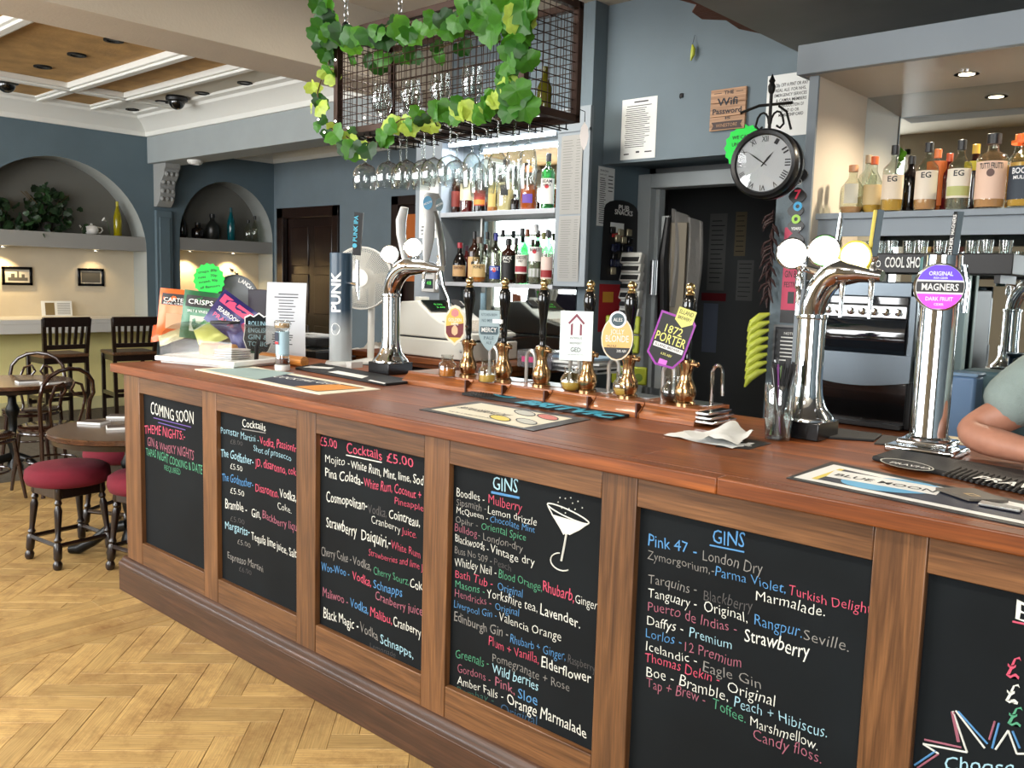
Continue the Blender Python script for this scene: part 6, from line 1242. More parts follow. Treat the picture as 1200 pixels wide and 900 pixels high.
for k, (x, y, lb) in enumerate([(-3.22, 4.50, 'lime green nut packet card hanging behind the arrow sign clip'), (-3.10, 4.42, 'second lime green nut packet, lower, behind the jar below the arrow sign')]):
    t = thing('nut_packet_card', lb, 'nut packets', (x, y, [1.16, .98][k]))
    for i in range(2):
        for j in range(2-k): 
            o = MB().box((-.06+i*.115, -.012, j*.12), (.045+i*.115, .012, j*.12+.11), Matrix.Rotation(.35, 4, 'Z')).build('nut_packet', M('lime_foil', (158, 168, 52), .3, .2), t, bevel=.01); MB().lathe([(.001, -.016), (.026, -.014), (.026, -.0135)], (0, 0, 0), 14, Matrix.Rotation(.35, 4, 'Z') @ Matrix.Translation((-.005+i*.115, .002, j*.12+.045)) @ Matrix.Rotation(-PI/2, 4, 'X')).build('green_picture', M('nut_green', (92, 116, 30), .5), t)
    m = MB(); mt = Matrix.Rotation(.35, 4, 'Z'); text(m, 'NUTS', mt @ Vector((-.05, -.013, .075)), mt @ Vector((.035, -.013, .08)), .022, nrm=mt.to_3x3() @ Vector((0, -1, 0)), lift=.002, off=.02); m.build('lettering', WP, t, smooth=False)
# open narrow fridge-room door with a towel, hinge
t = thing('open_door_leaf', 'half-open narrow grey door with steel hinge standing in the kitchen doorway', 'door', (-3.14, 4.86, 0))
MB().box((-.0, -.012, .02), (.05, .012, 2.02)).build('leaf_edge', dfm, t, bevel=.002); MB().box((.05, .0, .02), (.16, .035, 1.98), Matrix.Rotation(.25, 4, 'Z')).build('leaf', M('brown_grey_door', (120, 112, 96), .6), t, bevel=.003)
for z in (1.52, .7): MB().tube([(-.045, -.02, z), (-.045, -.02, z+.22)], .016, 10).box((-.04, -.018, z), (.045, -.013, z+.22)).tube([(-.01, -.024, z), (-.01, -.024, z+.22)], .010, 10).build('hinge', STEEL, t, ang=40)
t = thing('grey_coat', 'grey cloth hung over the top of the half-open narrow door', 'coat', (-3.03, 4.90, 1.45)); m = MB(); n = 12; vs = []
for j in range(9):
    for i in range(n+1): u = i/n; v = j/8; vs.append((-.07+.15*u+.02*math.sin(v*3), -.03+.025*math.sin(u*14+v)+.12*u-.03*(1-v), .62*v-.08*u*v))
m.add(vs, [(j*(n+1)+i, j*(n+1)+i+1, (j+1)*(n+1)+i+1, (j+1)*(n+1)+i) for j in range(8) for i in range(n)]); m.add([(x, y+.02, z) for x, y, z in vs], [(j*(n+1)+i, (j+1)*(n+1)+i, (j+1)*(n+1)+i+1, j*(n+1)+i+1) for j in range(8) for i in range(n)]); m.build('cloth', M('grey_cloth', (128, 126, 122), .95, bump=.3, bscale=40), t); MB().tube([(-.07, -.04, -.12), (-.085, -.05, .3), (-.07, -.04, .56)], [.04, .035, .02], 10).build('dark_lining', BLKP, t)
# dim back room: papers on its far wall
RY = 7.2
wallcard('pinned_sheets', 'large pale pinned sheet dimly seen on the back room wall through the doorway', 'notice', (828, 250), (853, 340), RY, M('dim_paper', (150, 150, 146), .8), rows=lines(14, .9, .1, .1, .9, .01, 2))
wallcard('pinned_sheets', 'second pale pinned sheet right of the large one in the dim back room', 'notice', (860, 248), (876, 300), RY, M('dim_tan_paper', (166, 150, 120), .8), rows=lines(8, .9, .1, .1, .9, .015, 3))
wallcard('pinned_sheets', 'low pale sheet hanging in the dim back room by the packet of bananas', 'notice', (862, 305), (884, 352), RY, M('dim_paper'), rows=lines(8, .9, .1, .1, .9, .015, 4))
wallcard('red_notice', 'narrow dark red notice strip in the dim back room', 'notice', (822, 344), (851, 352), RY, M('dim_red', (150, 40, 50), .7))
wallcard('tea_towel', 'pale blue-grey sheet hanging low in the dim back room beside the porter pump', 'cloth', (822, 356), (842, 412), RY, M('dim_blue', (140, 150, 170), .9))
# strip right of doorway: pink poster, black pinned card, bananas, dark dried chillies
wallcard('pink_poster', 'pink and black poster with a white skull box on the pier right of the doorway', 'poster', (914, 302), (944, 378), YW, M('poster_pink', (206, 72, 104), .6), rows=[(.1, .70, .9, .10, 'GIN BAR'), (.1, .55, .9, .08, 'FESTIVAL'), (.3, .3, .6, .18, None), (0, 0, 1, .20, None)], rmat=BLKP)
wallcard('pink_poster', 'upper pink poster edge showing behind the numbered badge strip', 'poster', (918, 266), (950, 300), YW, M('poster_pink'), rows=[(.5, .4, .9, .2, 'BAR')], rmat=WP)
for k, (y0, y1) in enumerate([(382, 432), (438, 500)]): wallcard('black_card', ['upper black framed card of small white text on the pier', 'lower black framed card of small white text on the pier'][k], 'card', (904, y0), (943, y1), YW, M('grey_frame_card', (120, 122, 124), .6), rows=[(.06, .05, .94, .9, None)]); 
for k, (y0, y1) in enumerate([(382, 432), (438, 500)]): wallcard('white_print_sheet', ['white small print on the upper black card of the pier', 'white small print on the lower black card of the pier'][k], 'card', (908, y0+5), (941, y1-6), YW-.003, BLKP, rows=[(.3, .85, .8, .07, 'NOTICE')]+lines(7, .75, .1, .15, .9, .035, k), rmat=WP)
t = thing('banana_bunch', 'string of slim yellow-green bananas hanging at the doorway edge by the pier', 'bananas', tuple(at(892, 400, y=4.42)))
for k in range(8):
    z = .10-k*.043; s_ = -1; m = MB(); m.tube([(.04, 0, z+.05), (.0, -.02, z+.035), (-.04, -.03, z+.0), (-.065, -.03, z-.05)], [.008, .021, .021, .006], 10); m.build('banana', M('banana_lime', (186, 196, 70), .45, noise=.12, nscale=20), t)
t = thing('dried_chilli_string', 'dark string of red dried chillies hanging on the right edge of the doorway', 'chillies', tuple(at(903, 300, y=4.44)))
rr = random.Random(3); m = MB()
for k in range(34): z = .24-k*.014; a = rr.uniform(0, 6.28); m.tube([(0, 0, z), (.03*math.cos(a)-.01, .012*math.sin(a), z-.02), (.05*math.cos(a)-.01, .02*math.sin(a), z-.055)], [.004, .008, .002], 6)
m.build('chillies', M('dried_chilli', (50, 26, 24), .6), t, kind='stuff')

# ================================================================== double-sided station clock on its scroll bracket
cc = at(899, 193, y=3.36); t = thing('station_clock', 'round black station clock with roman numerals on a scrolled wall bracket', 'clock', tuple(cc))
Rc = .128; q = Matrix.Rotation(.14, 4, 'Z') @ Matrix.Rotation(PI/2, 4, 'X')
MB().lathe([(Rc*.86, .045), (Rc*.9, .055), (Rc, .058), (Rc*1.06, .045), (Rc*1.07, .02), (Rc*1.0, .012), (Rc*1.0, -.012), (Rc*1.07, -.02), (Rc*1.06, -.045), (Rc, -.058), (Rc*.9, -.055), (Rc*.86, -.045), (.001, -.045)], (0, 0, 0), 48, q, caps=False).build('case', M('clock_black', (20, 20, 22), .3), t, ang=40)
f = MB().lathe([(Rc*.88, .040), (.001, .0402)], (0, 0, 0), 40, q, caps=False).build('dial', M('dial_grey_white', (206, 210, 212), .4), t)
MB().lathe([(Rc*.87, .047), (.001, .050)], (0, 0, 0), 40, q, caps=False).build('glass_cover', thin('clock_glass', (250, 250, 250), gain=1.3), t)
m = MB(); R3 = q.to_3x3()
for i, s_ in enumerate(['XII', 'I', 'II', 'III', 'IIII', 'V', 'VI', 'VII', 'VIII', 'IX', 'X', 'XI']):
    a = PI/2-i*PI/6; c_ = Vector((math.cos(a), math.sin(a), 0)); tn = Vector((math.sin(a), -math.cos(a), 0)); wd = .010+.0055*len(s_); o_ = c_*Rc*.66; text(m, s_, q @ (o_-tn*wd/2+Vector((0, 0, .041))), q @ (o_+tn*wd/2+Vector((0, 0, .041))), Rc*.17, up=R3 @ c_, nrm=R3 @ Vector((0, 0, 1)))
m.build('numerals', INK, f, smooth=False)
def hand(a, L_, w_, nm):
    m = MB(); mt = q @ Matrix.Rotation(a, 4, 'Z'); m.prism([(-w_*.5, -.015), (w_*.5, -.015), (w_, L_*.5), (0, L_), (-w_, L_*.5)], .0015, mt @ Matrix.Translation((0, 0, .0425))); m.build(nm, M('clock_black'), f, smooth=False)
hand(.95, Rc*.66, .0028, 'minute_hand'); hand(-.7, Rc*.44, .004, 'hour_hand')
br = IRON; m = MB(); m.tube([(0, 0, Rc+.0), (0, 0, .29)], .007, 8); m.lathe([(.004, .27), (.013, .285), (.015, .305), (.009, .318), (.013, .325), (.004, .345), (.001, .352)], seg=12); m.build('finial_post', br, t)
xr = -1.60-cc.x; m = MB(); m.tube([(-.13, .0, .215), (-.05, 0, .235), (xr, .0, .232)], .006, 8); m.tube([(.035, 0, .225), (xr*.75, 0, .20), (xr, 0, .13)], .005, 8)
for s_ in (1, -1): m.tube([(s_*(.004+.03*(1-math.cos(a))*.9), 0, .16+.045*math.sin(a)*(1 if a < 2 else 1)) for a in [0, .5, 1.0, 1.5, 2.0, 2.5, 3.0]]+[(s_*.06, 0, .155), (s_*.045, 0, .14), (s_*.03, 0, .15)], .0045, 7)
m.build('scroll_bracket', br, t)
# vertical badge strip '7 0 0 YEARS' against the side panel front
t = thing('anniversary_badge_strip', 'vertical strip of black beer badges with coloured numerals hanging below the clock', 'badge strip', tuple(at(933, 240, y=3.46)))
p0 = t.location.copy(); BS = M('badge_black', (34, 32, 32), .4)
def lb_(px, py): p = at(px, py, y=3.46); return Vector((p.x-p0.x, 0, p.z-p0.z))
for k, (px, py, w_) in enumerate([(937, 205, .034), (935, 230, .034), (933, 247, .032), (933, 265, .032), (933, 282, .034)]):
    c_ = lb_(px, py); poly = [(w_*math.cos(a)*(1+.08*math.cos(4*a)), w_*.95*math.sin(a)*(1+.08*math.cos(4*a))) for a in [2*PI*i/20 for i in range(20)]]
    MB().prism(poly, .008, Matrix.Translation(c_+Vector((0, .002*(k % 2), 0))) @ Matrix.Rotation(PI/2, 4, 'X')).build('badge', BS, t, smooth=False)
def bt(s, px, py, w_, h_, mt_):
    c_ = lb_(px, py); m = MB(); text(m, s, c_+Vector((-w_/2, -.0085, -h_/2)), c_+Vector((w_/2, -.0085, -h_/2)), h_, nrm=(0, -1, 0), off=.03); m.build('lettering', mt_, t, smooth=False)
bt('7', 936, 228, .028, .034, M('badge_red', (216, 60, 86), .5)); bt('YEARS', 934, 268, .042, .011, WP)
for px, py, cc_ in ((936, 242, (60, 160, 206)), (934, 257, (160, 206, 76))):
    c_ = lb_(px, py); m = MB(); m.lathe([(.008, 0), (.0185, 0), (.0185, .003), (.008, .003), (.008, 0)], (0, 0, 0), 20, Matrix.Translation(c_+Vector((0, -.008, 0))) @ Matrix.Rotation(PI/2, 4, 'X'), caps=False); m.build('round_numeral', M('badge_%d' % cc_[0], cc_, .5), t, smooth=False)
c_ = lb_(937, 213); m = MB(); m.tube([c_+Vector((.012*math.cos(a), -.009, .012*math.sin(a))) for a in [2*PI*i/14 for i in range(14)]], .0014, 4, closed=True); m.tube([c_+Vector((-.004, -.009, .006)), c_+Vector((.004, -.009, -.006))], .0018, 4); m.build('badge_emblem', WP, t)

# ================================================================== right-hand back bar unit
RX0, RY0, RY1 = -1.565, 3.50, 4.02
RZB, RZT = 2.43, 2.545
u = thing('right_shelf_unit', 'grey right-hand back bar alcove with downlights, a mirror and a shelf of gins', 'shelf unit', (-.6, 3.8, 1.06))
PNL = M('cream_side_panel', (212, 200, 182), .6)
MB().box((RX0-.03, RY0, 1.06), (RX0, RY1, RZB)).build('side_panel', PNL, u, world=True); MB().box((RX0-.035, RY0-.004, 1.06), (RX0+.004, RY0+.012, RZB)).build('panel_edge', JOIN, u, world=True, bevel=.002)
MB().box((RX0-.07, RY0-.05, RZB), (.75, RY0-.015, RZT)).box((RX0-.07, RY0-.015, RZB), (RX0-.05, RY1, RZT)).build('fascia', JOIN, u, world=True, bevel=.003)
MB().box((RX0-.05, RY0-.015, RZB), (.75, RY1+.02, RZB+.02)).build('lining_ceiling', M('grey_lining', (170, 160, 148), .35), u, world=True)
MB().box((RX0-.05, RY0-.015, RZT-.02), (.75, RY1+.02, RZT)).build('top_board', JOIN, u, world=True)
MB().box((0, 0, 1.06), (2.32, .008, RZB), Matrix.Translation((RX0-.01, RY1, 0)) @ Matrix.Rotation(.035, 4, 'Z')).build('mirror_back', MIRROR, u, world=True, smooth=False)
MB().box((.72, RY0, 1.06), (.75, RY1, RZB)).build('side_panel', PNL, u, world=True)
MB().box((RX0, RY0+.06, 1.868), (.72, RY0+.34, 1.892)).build('shelf', JOIN, u, world=True, bevel=.002); MB().box((RX0, RY0+.09, 1.80), (.72, RY0+.11, 1.868)).build('shelf_apron', JOIN, u, world=True)
for k in range(4):
    p = at(1133, 86, z=RZB); x = p.x+(k)*.5-0*.5; MB().lathe([(.045, -.004), (.045, .0), (.03, .0), (.03, -.004)], (x, p.y, RZB), 20, caps=False).build('downlight_ring', CHROME, u, world=True); MB().lathe([(.029, -.002), (.001, -.003)], (x, p.y, RZB), 18, caps=False).build('downlight_lamp', lit('warm_lamp', (255, 232, 190), 14), u, world=True)
    spot('downlight', (x, p.y, RZB-.01), 32, (1, .86, .66), 155, .02)
sy_ = RY0+.13; zs = 1.8925
def sx_at(px, y): return at(px, 247, y=y).x
RB = [(997, .14, 'short round-shouldered bottle with a peach stopper at the far left of the gin shelf', dict(h=.22, r=.043, kind='round', liq=PCH, fill=.14, lab=(206, 200, 180), lv=(.2, .6), laba=.6, cap=(206, 150, 110))),
 (1014, .20, 'clear bottle with a wooden stopper behind the left end of the gin shelf', dict(h=.27, r=.034, liq=PALE, fill=.3, cap=(170, 150, 120))),
 (1021, .16, 'gin bottle with an orange stopper left of the first black-capped one', dict(h=.255, r=.034, kind='round', liq=YEL_, fill=.3, lab=(206, 180, 130), cap=(206, 92, 40), lv=(.15, .5))),
 (1044, .09, 'first of the slim gin bottles with EG on a cream label and black cap', dict(h=.285, r=.037, kind='spirit', liq=YEL_, fill=.32, lab=(224, 206, 182), lv=(.18, .55), txt='EG')),
 (1064, .19, 'dark bottle in the back row between the first two cream-label gins', dict(h=.25, r=.034, glass=DRK)),
 (1083, .09, 'second slim gin bottle with EG label and a small green panel', dict(h=.285, r=.037, kind='spirit', liq=PCH, fill=.2, lab=(224, 210, 190), lv=(.16, .58), txt='EG')),
 (1094, .18, 'orange-labelled bottle in the back row right of the second cream-label gin', dict(h=.27, r=.034, liq=ORL, fill=.5, lab=(214, 110, 50), lv=(.1, .8), cap=(214, 120, 60))),
 (1108, .19, 'dark red bottle with an orange cap in the back row of the gin shelf', dict(h=.25, r=.03, glass=REDG, cap=(190, 80, 40))),
 (1121, .09, 'third slim gin bottle, with EG above a pale olive label panel', dict(h=.285, r=.038, kind='spirit', liq=CLR, fill=.4, lab=(226, 216, 196), lv=(.16, .58), lab2=(178, 180, 110), txt='EG')),
 (1138, .19, 'yellow-labelled bottle with a gold cap behind the third cream-label gin', dict(h=.28, r=.034, glass=BRN, lab=(206, 190, 50), lv=(.6, .74), cap=(196, 160, 50))),
 (1158, .09, 'broad pink-tinted gin bottle with a round patterned print on its label', dict(h=.30, r=.048, kind='square', liq=PCH, fill=.62, lab=(226, 190, 166), lv=(.12, .62), txt='TUTTI FRUTTI', logo=(90, 60, 50), capr=1.2)),
 (1196, .08, 'navy-labelled gin bottle with an orange cap at the right edge of the picture', dict(h=.29, r=.045, kind='square', liq=YEL_, fill=.6, lab=(36, 48, 60), lv=(.1, .55), txt=['BOOTH', 'MULLED'], tcol=(226, 226, 226), cap=(226, 110, 40), band=(.86, .9, (226, 110, 40)))),
 (1187, .20, 'amber bottle with an orange neck in the back row near the picture edge', dict(h=.31, r=.034, liq=YEL_, fill=.6, cap=(226, 110, 40)))]
for px, dy, lb, k in RB: k['h'] *= .89; k['r'] *= 1.08; bottle(lb, sx_at(px, RY0+dy), RY0+dy, zs, name='gin_bottle', **k)
# bottles beyond frame edge keep the shelf continuous
bottle('clear gin bottle with a green label standing just beyond the navy-labelled one', -.72, RY0+.15, zs, liq=CLR, lab=(60, 120, 80), name='gin_bottle')
# right back counter, machine, boxing panel
t = thing('right_back_counter', 'wooden back counter below the right-hand alcove', 'counter', (-.5, 3.6, 0)); MB().box((RX0-.02, 3.30, 0), (.75, 4.02, 1.0)).build('carcass', DWOOD, t, world=True); MB().box((RX0-.03, 3.22, 1.02), (.75, 4.03, 1.058)).build('worktop', TW, t, world=True, bevel=.003)
MX0, MX1, MY0 = -1.535, -1.10, 3.42
t = thing('glass_front_machine', 'black and steel glass-fronted cooler machine behind the swan font, trays on top', 'drinks machine', ((MX0+MX1)/2, 3.6, 1.06))
GM = M('machine_grey', (98, 108, 116), .3, .6); 
MB().box((MX0, MY0+.05, 1.06), (MX1, 3.84, 1.60)).build('body', BLKP, t, world=True, bevel=.006)
MB().box((MX0, MY0+.02, 1.26), (MX0+.03, MY0+.05, 1.62)).box((MX1-.03, MY0+.02, 1.26), (MX1, MY0+.05, 1.62)).box((MX0, MY0+.02, 1.56), (MX1, MY0+.05, 1.62)).build('front_frame', GM, t, world=True, bevel=.006)
m = MB(); n = 16; vs = []
for k in range(n+1):
    u = k/n; x = MX0+(MX1-MX0)*u; zb = 1.245-.025*math.sin(PI*u); zt = 1.345; vs += [(x, MY0, zb), (x, MY0, zt), (x, MY0+.05, zt), (x, MY0+.05, zb)]
m.add(vs, [(4*k+a, 4*k+4+a, 4*k+4+(a+1) % 4, 4*k+(a+1) % 4) for k in range(n) for a in range(4)]+[(0, 1, 2, 3), (4*n+3, 4*n+2, 4*n+1, 4*n)]); m.f = [tuple(reversed(f)) for f in m.f]; m.build('curved_lower_panel', GM, t, world=True)
m = MB(); vs = []
for j in range(7):
    for i in range(9):
        u, v = i/8, j/6; vs.append((MX0+.03+(MX1-MX0-.06)*u, MY0+.03-.035*math.sin(PI*v*.8+.3)*.9, 1.345+.135*v))
m.add(vs, [(j*9+i, j*9+i+1, (j+1)*9+i+1, (j+1)*9+i) for j in range(6) for i in range(8)]); m.build('curved_glass_front', M('dark_glass', (20, 26, 32), .06, coat=1), t, world=True, ang=60)
MB().box((MX0+.03, MY0+.01, 1.48), (MX1-.03, MY0+.04, 1.53)).build('chrome_button_strip', STEEL, t, world=True, bevel=.004)
for k in range(8): MB().lathe([(.014, 0), (.014, .008), (.010, .012), (.001, .013)], (0, 0, 0), 4 if k > 9 else 12, Matrix.Translation((MX0+.06+k*.045, MY0+.01, 1.505)) @ Matrix.Rotation(PI/2, 4, 'X')).build('push_button', CHROME, t, world=True)
MB().box((MX0+.03, MY0+.015, 1.535), (MX1-.03, MY0+.04, 1.56)).build('dark_window', M('dark_glass'), t, world=True)
MB().box((MX0+.02, MY0+.03, 1.065), (MX1-.02, MY0+.05, 1.24)).build('dark_lower_opening', BLACK, t, world=True); MB().box((MX0+.02, MY0+.0, 1.065), (MX1-.02, MY0+.04, 1.08)).build('drip_shelf', BLKP, t, world=True)
for z in (1.33, 1.375): MB().tube([(MX0+.0, MY0+.06, z), (MX0-.018, MY0+.05, z)], .012, 8).build('side_knob', BLKP, t, world=True)
# rack of shot glasses and cans with sign on top
t = thing('shot_display', 'black countertop shot display with white capitals on its front edge on top of the machine', 'display', (-1.2, 3.6, 1.622))
MB().box((-.20, -.14, .03), (.40, .12, .105)).build('black_box', BLKP, t, bevel=.004); m = MB(); text(m, 'COOL SHO', (-.035, -.141, .052), (.095, -.141, .052), .038, nrm=(0, -1, 0), off=.02); text(m, 'AMMO', (-.125, -.141, .052), (-.05, -.141, .052), .026, nrm=(0, -1, 0)); m.build('lettering', WP, t, smooth=False)
for x in (-.17, .35): MB().box((x-.01, -.12, 0), (x+.01, .1, .03)).build('foot', BLKP, t)
for k in range(10):
    x = -1.36+k*.056; s_ = thing('shot_glass', 'small clear shot glass on the black display, %s from the left' % ordw(k), 'glass', (x, 3.55+(k % 2)*.03, 1.728), group='shot glasses on the black display'); MB().lathe([(.018, 0), (.022, .05), (.0235, .05), (.020, .0)], seg=12, caps=False).build('glass', GLASS, s_)
t = thing('teal_tub', 'small teal plastic tub at the right of the shot display', 'tub', (-1.075, 3.43, 1.622)); MB().lathe([(.018, 0), (.022, .004), (.023, .08), (.018, .09), (.001, .09)], seg=16).build('tub', M('teal_plastic', (96, 140, 140), .4), t)
pw = thing('boxing_panel', 'tall grey-blue boxed panel standing right of the glass-fronted machine', 'panel', (-1.0, 3.7, 1.06)); MB().box((at(1062, 400, y=3.95).x, 3.95, 1.06), (at(1129, 400, y=3.95).x, 4.0, 1.67)).build('panel', M('grey_blue_panel', (122, 146, 154), .5), pw, world=True, bevel=.004)
t = thing('blue_storage_tub', 'blue translucent plastic storage box behind the column font', 'box', (-.93, 3.36, 1.06)); MB().box((-.09, -.05, 0), (.085, .05, .24)).build('tub', M('blue_plastic', (92, 122, 158), .35), t, bevel=.012); MB().box((-.095, -.055, .236), (.09, .055, .25)).build('tub_lid', M('blue_plastic_lid', (108, 136, 166), .35), t, bevel=.005)
t = thing('teal_storage_tub', 'larger grey-teal storage box behind the blue one and the glass rack', 'box', (-.82, 3.56, 1.06)); MB().box((-.14, -.05, 0), (.14, .12, .245)).build('tub', M('teal_grey_plastic', (80, 108, 116), .4), t, bevel=.014)
t = thing('folded_towel', 'folded cream bar towel behind the foot of the column font', 'towel', (-.80, 3.05, 1.02))
m = MB()
for k in range(3): m.box((-.17, -.06, k*.032), (.14, .08, k*.032+.030))
m.build('towel', M('cream_towel', (212, 200, 172), .95, bump=.5, bscale=150), t, bevel=.012, segs=3)
sh = thing('under_shelf', 'steel service shelf behind the bar carrying the towel and glass rack', 'shelf', (-.4, 3.07, 0)); MB().box((-.65, -.15, .99), (.05, .14, 1.018)).build('steel_top', STEEL, sh); 
for x in (-.6, .0): MB().box((x-.02, -.12, 0), (x+.02, .12, .99)).build('leg_panel', STEEL, sh)
t = thing('glass_washer_rack', 'white wire rack of upturned glasses by the sleeve of the leaning person', 'rack', (-.56, 3.08, 1.02)); m = MB()
for z in (.0, .035, .07, .105): m.tube([(-.1, -.1, z+.005), (.26, -.1, z+.005), (.26, .1, z+.005), (-.1, .1, z+.005)], .003, 5, closed=True)
for k in range(9): m.tube([(-.1+k*.05, -.1, .005), (-.1+k*.05, -.1, .11)], .0025, 5)
for k in range(5): m.tube([(-.1, -.1+k*.05, .005), (-.1, -.1+k*.05, .11)], .0025, 5)
m.build('white_wire', M('white_wire', (220, 220, 216), .4), t)
gm_ = None
for k, (x, y) in enumerate([(-.62, 3.03), (-.55, 3.12), (-.50, 3.03), (-.43, 3.12)]):
    s_ = thing('upturned_glass', 'upturned clear glass in the white wire rack, %s from the left' % ordw(k), 'glass', (x, y, 1.028), group='glasses in the white wire rack'); MB().lathe([(.034, 0), (.036, .05), (.030, .10), (.006, .115), (.004, .16), (.030, .17), (.030, .172)], seg=16, caps=False).build('glass', GLASS, s_)
# straw glass on the bar
p = on(911, 515, ZT); t = thing('straw_glass', 'pint glass filled with black and coloured straws on the bar before the swan font', 'glass', tuple(p)); MB().lathe([(.001, .004), (.034, .004), (.036, 0), (.0375, .002), (.047, .165), (.045, .168), (.036, .012), (.001, .010)], seg=24, caps=False).build('pint_glass', GLASS, t, ang=50)
rr = random.Random(9)
for k in range(34):
    a = rr.uniform(0, 6.28); r0 = rr.uniform(.0, .026); r1 = rr.uniform(.012, .040); b = a+rr.uniform(-.6, .6)
    col = BLKP if k % 6 else [M('straw_purple', (112, 60, 120), .4), M('straw_green', (120, 150, 90), .4), M('straw_clear', (180, 186, 190), .3)][k//6 % 3]
    MB().tube([(r0*math.cos(a+3), r0*math.sin(a+3), .014), (r1*math.cos(b), r1*math.sin(b), rr.uniform(.215, .245))], .0032, 6).build('straw', col, t)
# reflections' counterpart: notices on the front wall by the yellow door
card('menu_board', 'dark red menu board with pale capitals on the front wall, seen in the mirror', 'sign', (-2.35, -1.985, 1.95), (-1, 0, 0), (0, 0, 1), .42, .32, M('dark_red_board', (84, 34, 30), .6), rows=[(.1, .62, .9, .2, 'GOOD'), (.1, .3, .9, .2, 'BEER')], rmat=M('dull_cream', (170, 130, 110)))
card('white_menu', 'white printed menu on the front wall, seen in the mirror', 'menu', (-2.2, -1.985, 1.35), (-1, 0, 0), (0, 0, 1), .55, .5, M('cream_sheet', (196, 184, 160), .8), rows=lines(9, .85, .1, .1, .9, .02, 7))

# ================================================================== leaning person at the right edge
t = thing('leaning_person', 'person in grey-green short sleeves leaning a bare forearm on the bar', 'person', (-.12, 3.05, 0))
o0 = Vector(t.location); SKIN = M('skin', (164, 114, 92), .5, noise=.08, nscale=30, sub=1)
def L(x, y, z): return Vector((x, y, z))-o0
J = {'pelvis': (-.02, 3.02, .95), 'waist': (-.03, 2.98, 1.12), 'chest': (-.04, 2.88, 1.32), 'neckb': (-.05, 2.80, 1.50), 'neck': (-.055, 2.77, 1.56), 'head': (-.06, 2.74, 1.66), 'top': (-.06, 2.74, 1.76),
 'shl': (-.24, 2.80, 1.43), 'ell': (-.565, 2.60, 1.175), 'wrl': (-.33, 2.47, 1.165), 'hal': (-.25, 2.45, 1.16), 'shr': (.15, 2.82, 1.43), 'elr': (.27, 2.66, 1.19), 'wrr': (.05, 2.50, 1.165), 'har': (-.03, 2.48, 1.16),
 'hl': (-.11, 3.03, .90), 'kl': (-.12, 3.00, .50), 'al': (-.12, 3.08, .09), 'tl': (-.13, 2.94, .04), 'hr': (.08, 3.03, .90), 'kr': (.10, 3.00, .50), 'ar': (.11, 3.08, .09), 'tr': (.12, 2.94, .04)}
RAD = dict(pelvis=.13, waist=.12, chest=.135, neckb=.065, neck=.055, head=.082, top=.06, shl=.062, ell=.052, wrl=.030, hal=.032, shr=.062, elr=.045, wrr=.028, har=.032, hl=.085, kl=.06, al=.04, tl=.035, hr=.085, kr=.06, ar=.04, tr=.035)
E = [('pelvis', 'waist'), ('waist', 'chest'), ('chest', 'neckb'), ('neckb', 'neck'), ('neck', 'head'), ('head', 'top'), ('chest', 'shl'), ('shl', 'ell'), ('ell', 'wrl'), ('wrl', 'hal'), ('chest', 'shr'), ('shr', 'elr'), ('elr', 'wrr'), ('wrr', 'har'), ('pelvis', 'hl'), ('hl', 'kl'), ('kl', 'al'), ('al', 'tl'), ('pelvis', 'hr'), ('hr', 'kr'), ('kr', 'ar'), ('ar', 'tr')]
def skin(name, J_, R_, E_, root, mat, par, sub=2):
    names = list(J_); me = bpy.data.meshes.new(name); me.from_pydata([L(*J_[n]) for n in names], [(names.index(a), names.index(b)) for a, b in E_], []); me.materials.append(mat)
    o = bpy.data.objects.new(name, me); C.objects.link(o); o.parent = par
    o.modifiers.new('skin', 'SKIN'); o.modifiers['skin'].use_smooth_shade = True
    if not me.skin_vertices: 
        bpy.context.view_layer.objects.active = o; bpy.ops.mesh.customdata_skin_add()
    for i, n in enumerate(names):
        sv = me.skin_vertices[0].data[i]; r = R_[n]; sv.radius = (r, r) if not isinstance(r, tuple) else r; sv.use_root = (n == root)
    s = o.modifiers.new('sub', 'SUBSURF'); s.levels = sub; s.render_levels = sub; return o
for sd, w, h, dx in (('l', 'wrl', 'hal', 1), ('r', 'wrr', 'har', -1)):
    hx, hy, hz = J[h]
    for k, (oy, ln) in enumerate([(-.030, .055), (-.010, .070), (.012, .066), (.032, .052)]):
        a, b, c = 'f%s%da' % (sd, k), 'f%s%db' % (sd, k), 'f%s%dc' % (sd, k)
        J[a] = (hx+dx*.035, hy+oy, hz); J[b] = (hx+dx*(.035+ln*.55), hy+oy*1.15, hz+.006); J[c] = (hx+dx*(.035+ln), hy+oy*1.2, hz-.012); RAD[a] = .011; RAD[b] = .009; RAD[c] = .007; E += [(h, a), (a, b), (b, c)]
    a, b = 't%sa' % sd, 't%sb' % sd; J[a] = (hx+dx*.01, hy-.045, hz+.004); J[b] = (hx+dx*.045, hy-.062, hz-.004); RAD[a] = .012; RAD[b] = .008; E += [(h, a), (a, b)]
J = {k: (v[0]-.13, v[1]+.04, v[2]+.02 if k[0] in 'ew' else v[2]) for k, v in J.items()}
body = skin('body', J, RAD, E, 'pelvis', SKIN, t)
SHM = M('grey_green_shirt', (128, 142, 138), .9, bump=.35, bscale=250, noise=.06, nscale=30)
S = {k: J[k] for k in ('pelvis', 'waist', 'chest', 'neckb', 'shl', 'shr')}; S['elt'] = (-.645, 2.68, 1.245); S['elr2'] = (.10, 2.74, 1.25); S['mid'] = (-.47, 2.78, 1.42)
SR = dict(pelvis=.155, waist=.145, chest=.160, neckb=.075, shl=.088, shr=.088, elt=.082, elr2=.070, mid=.098)
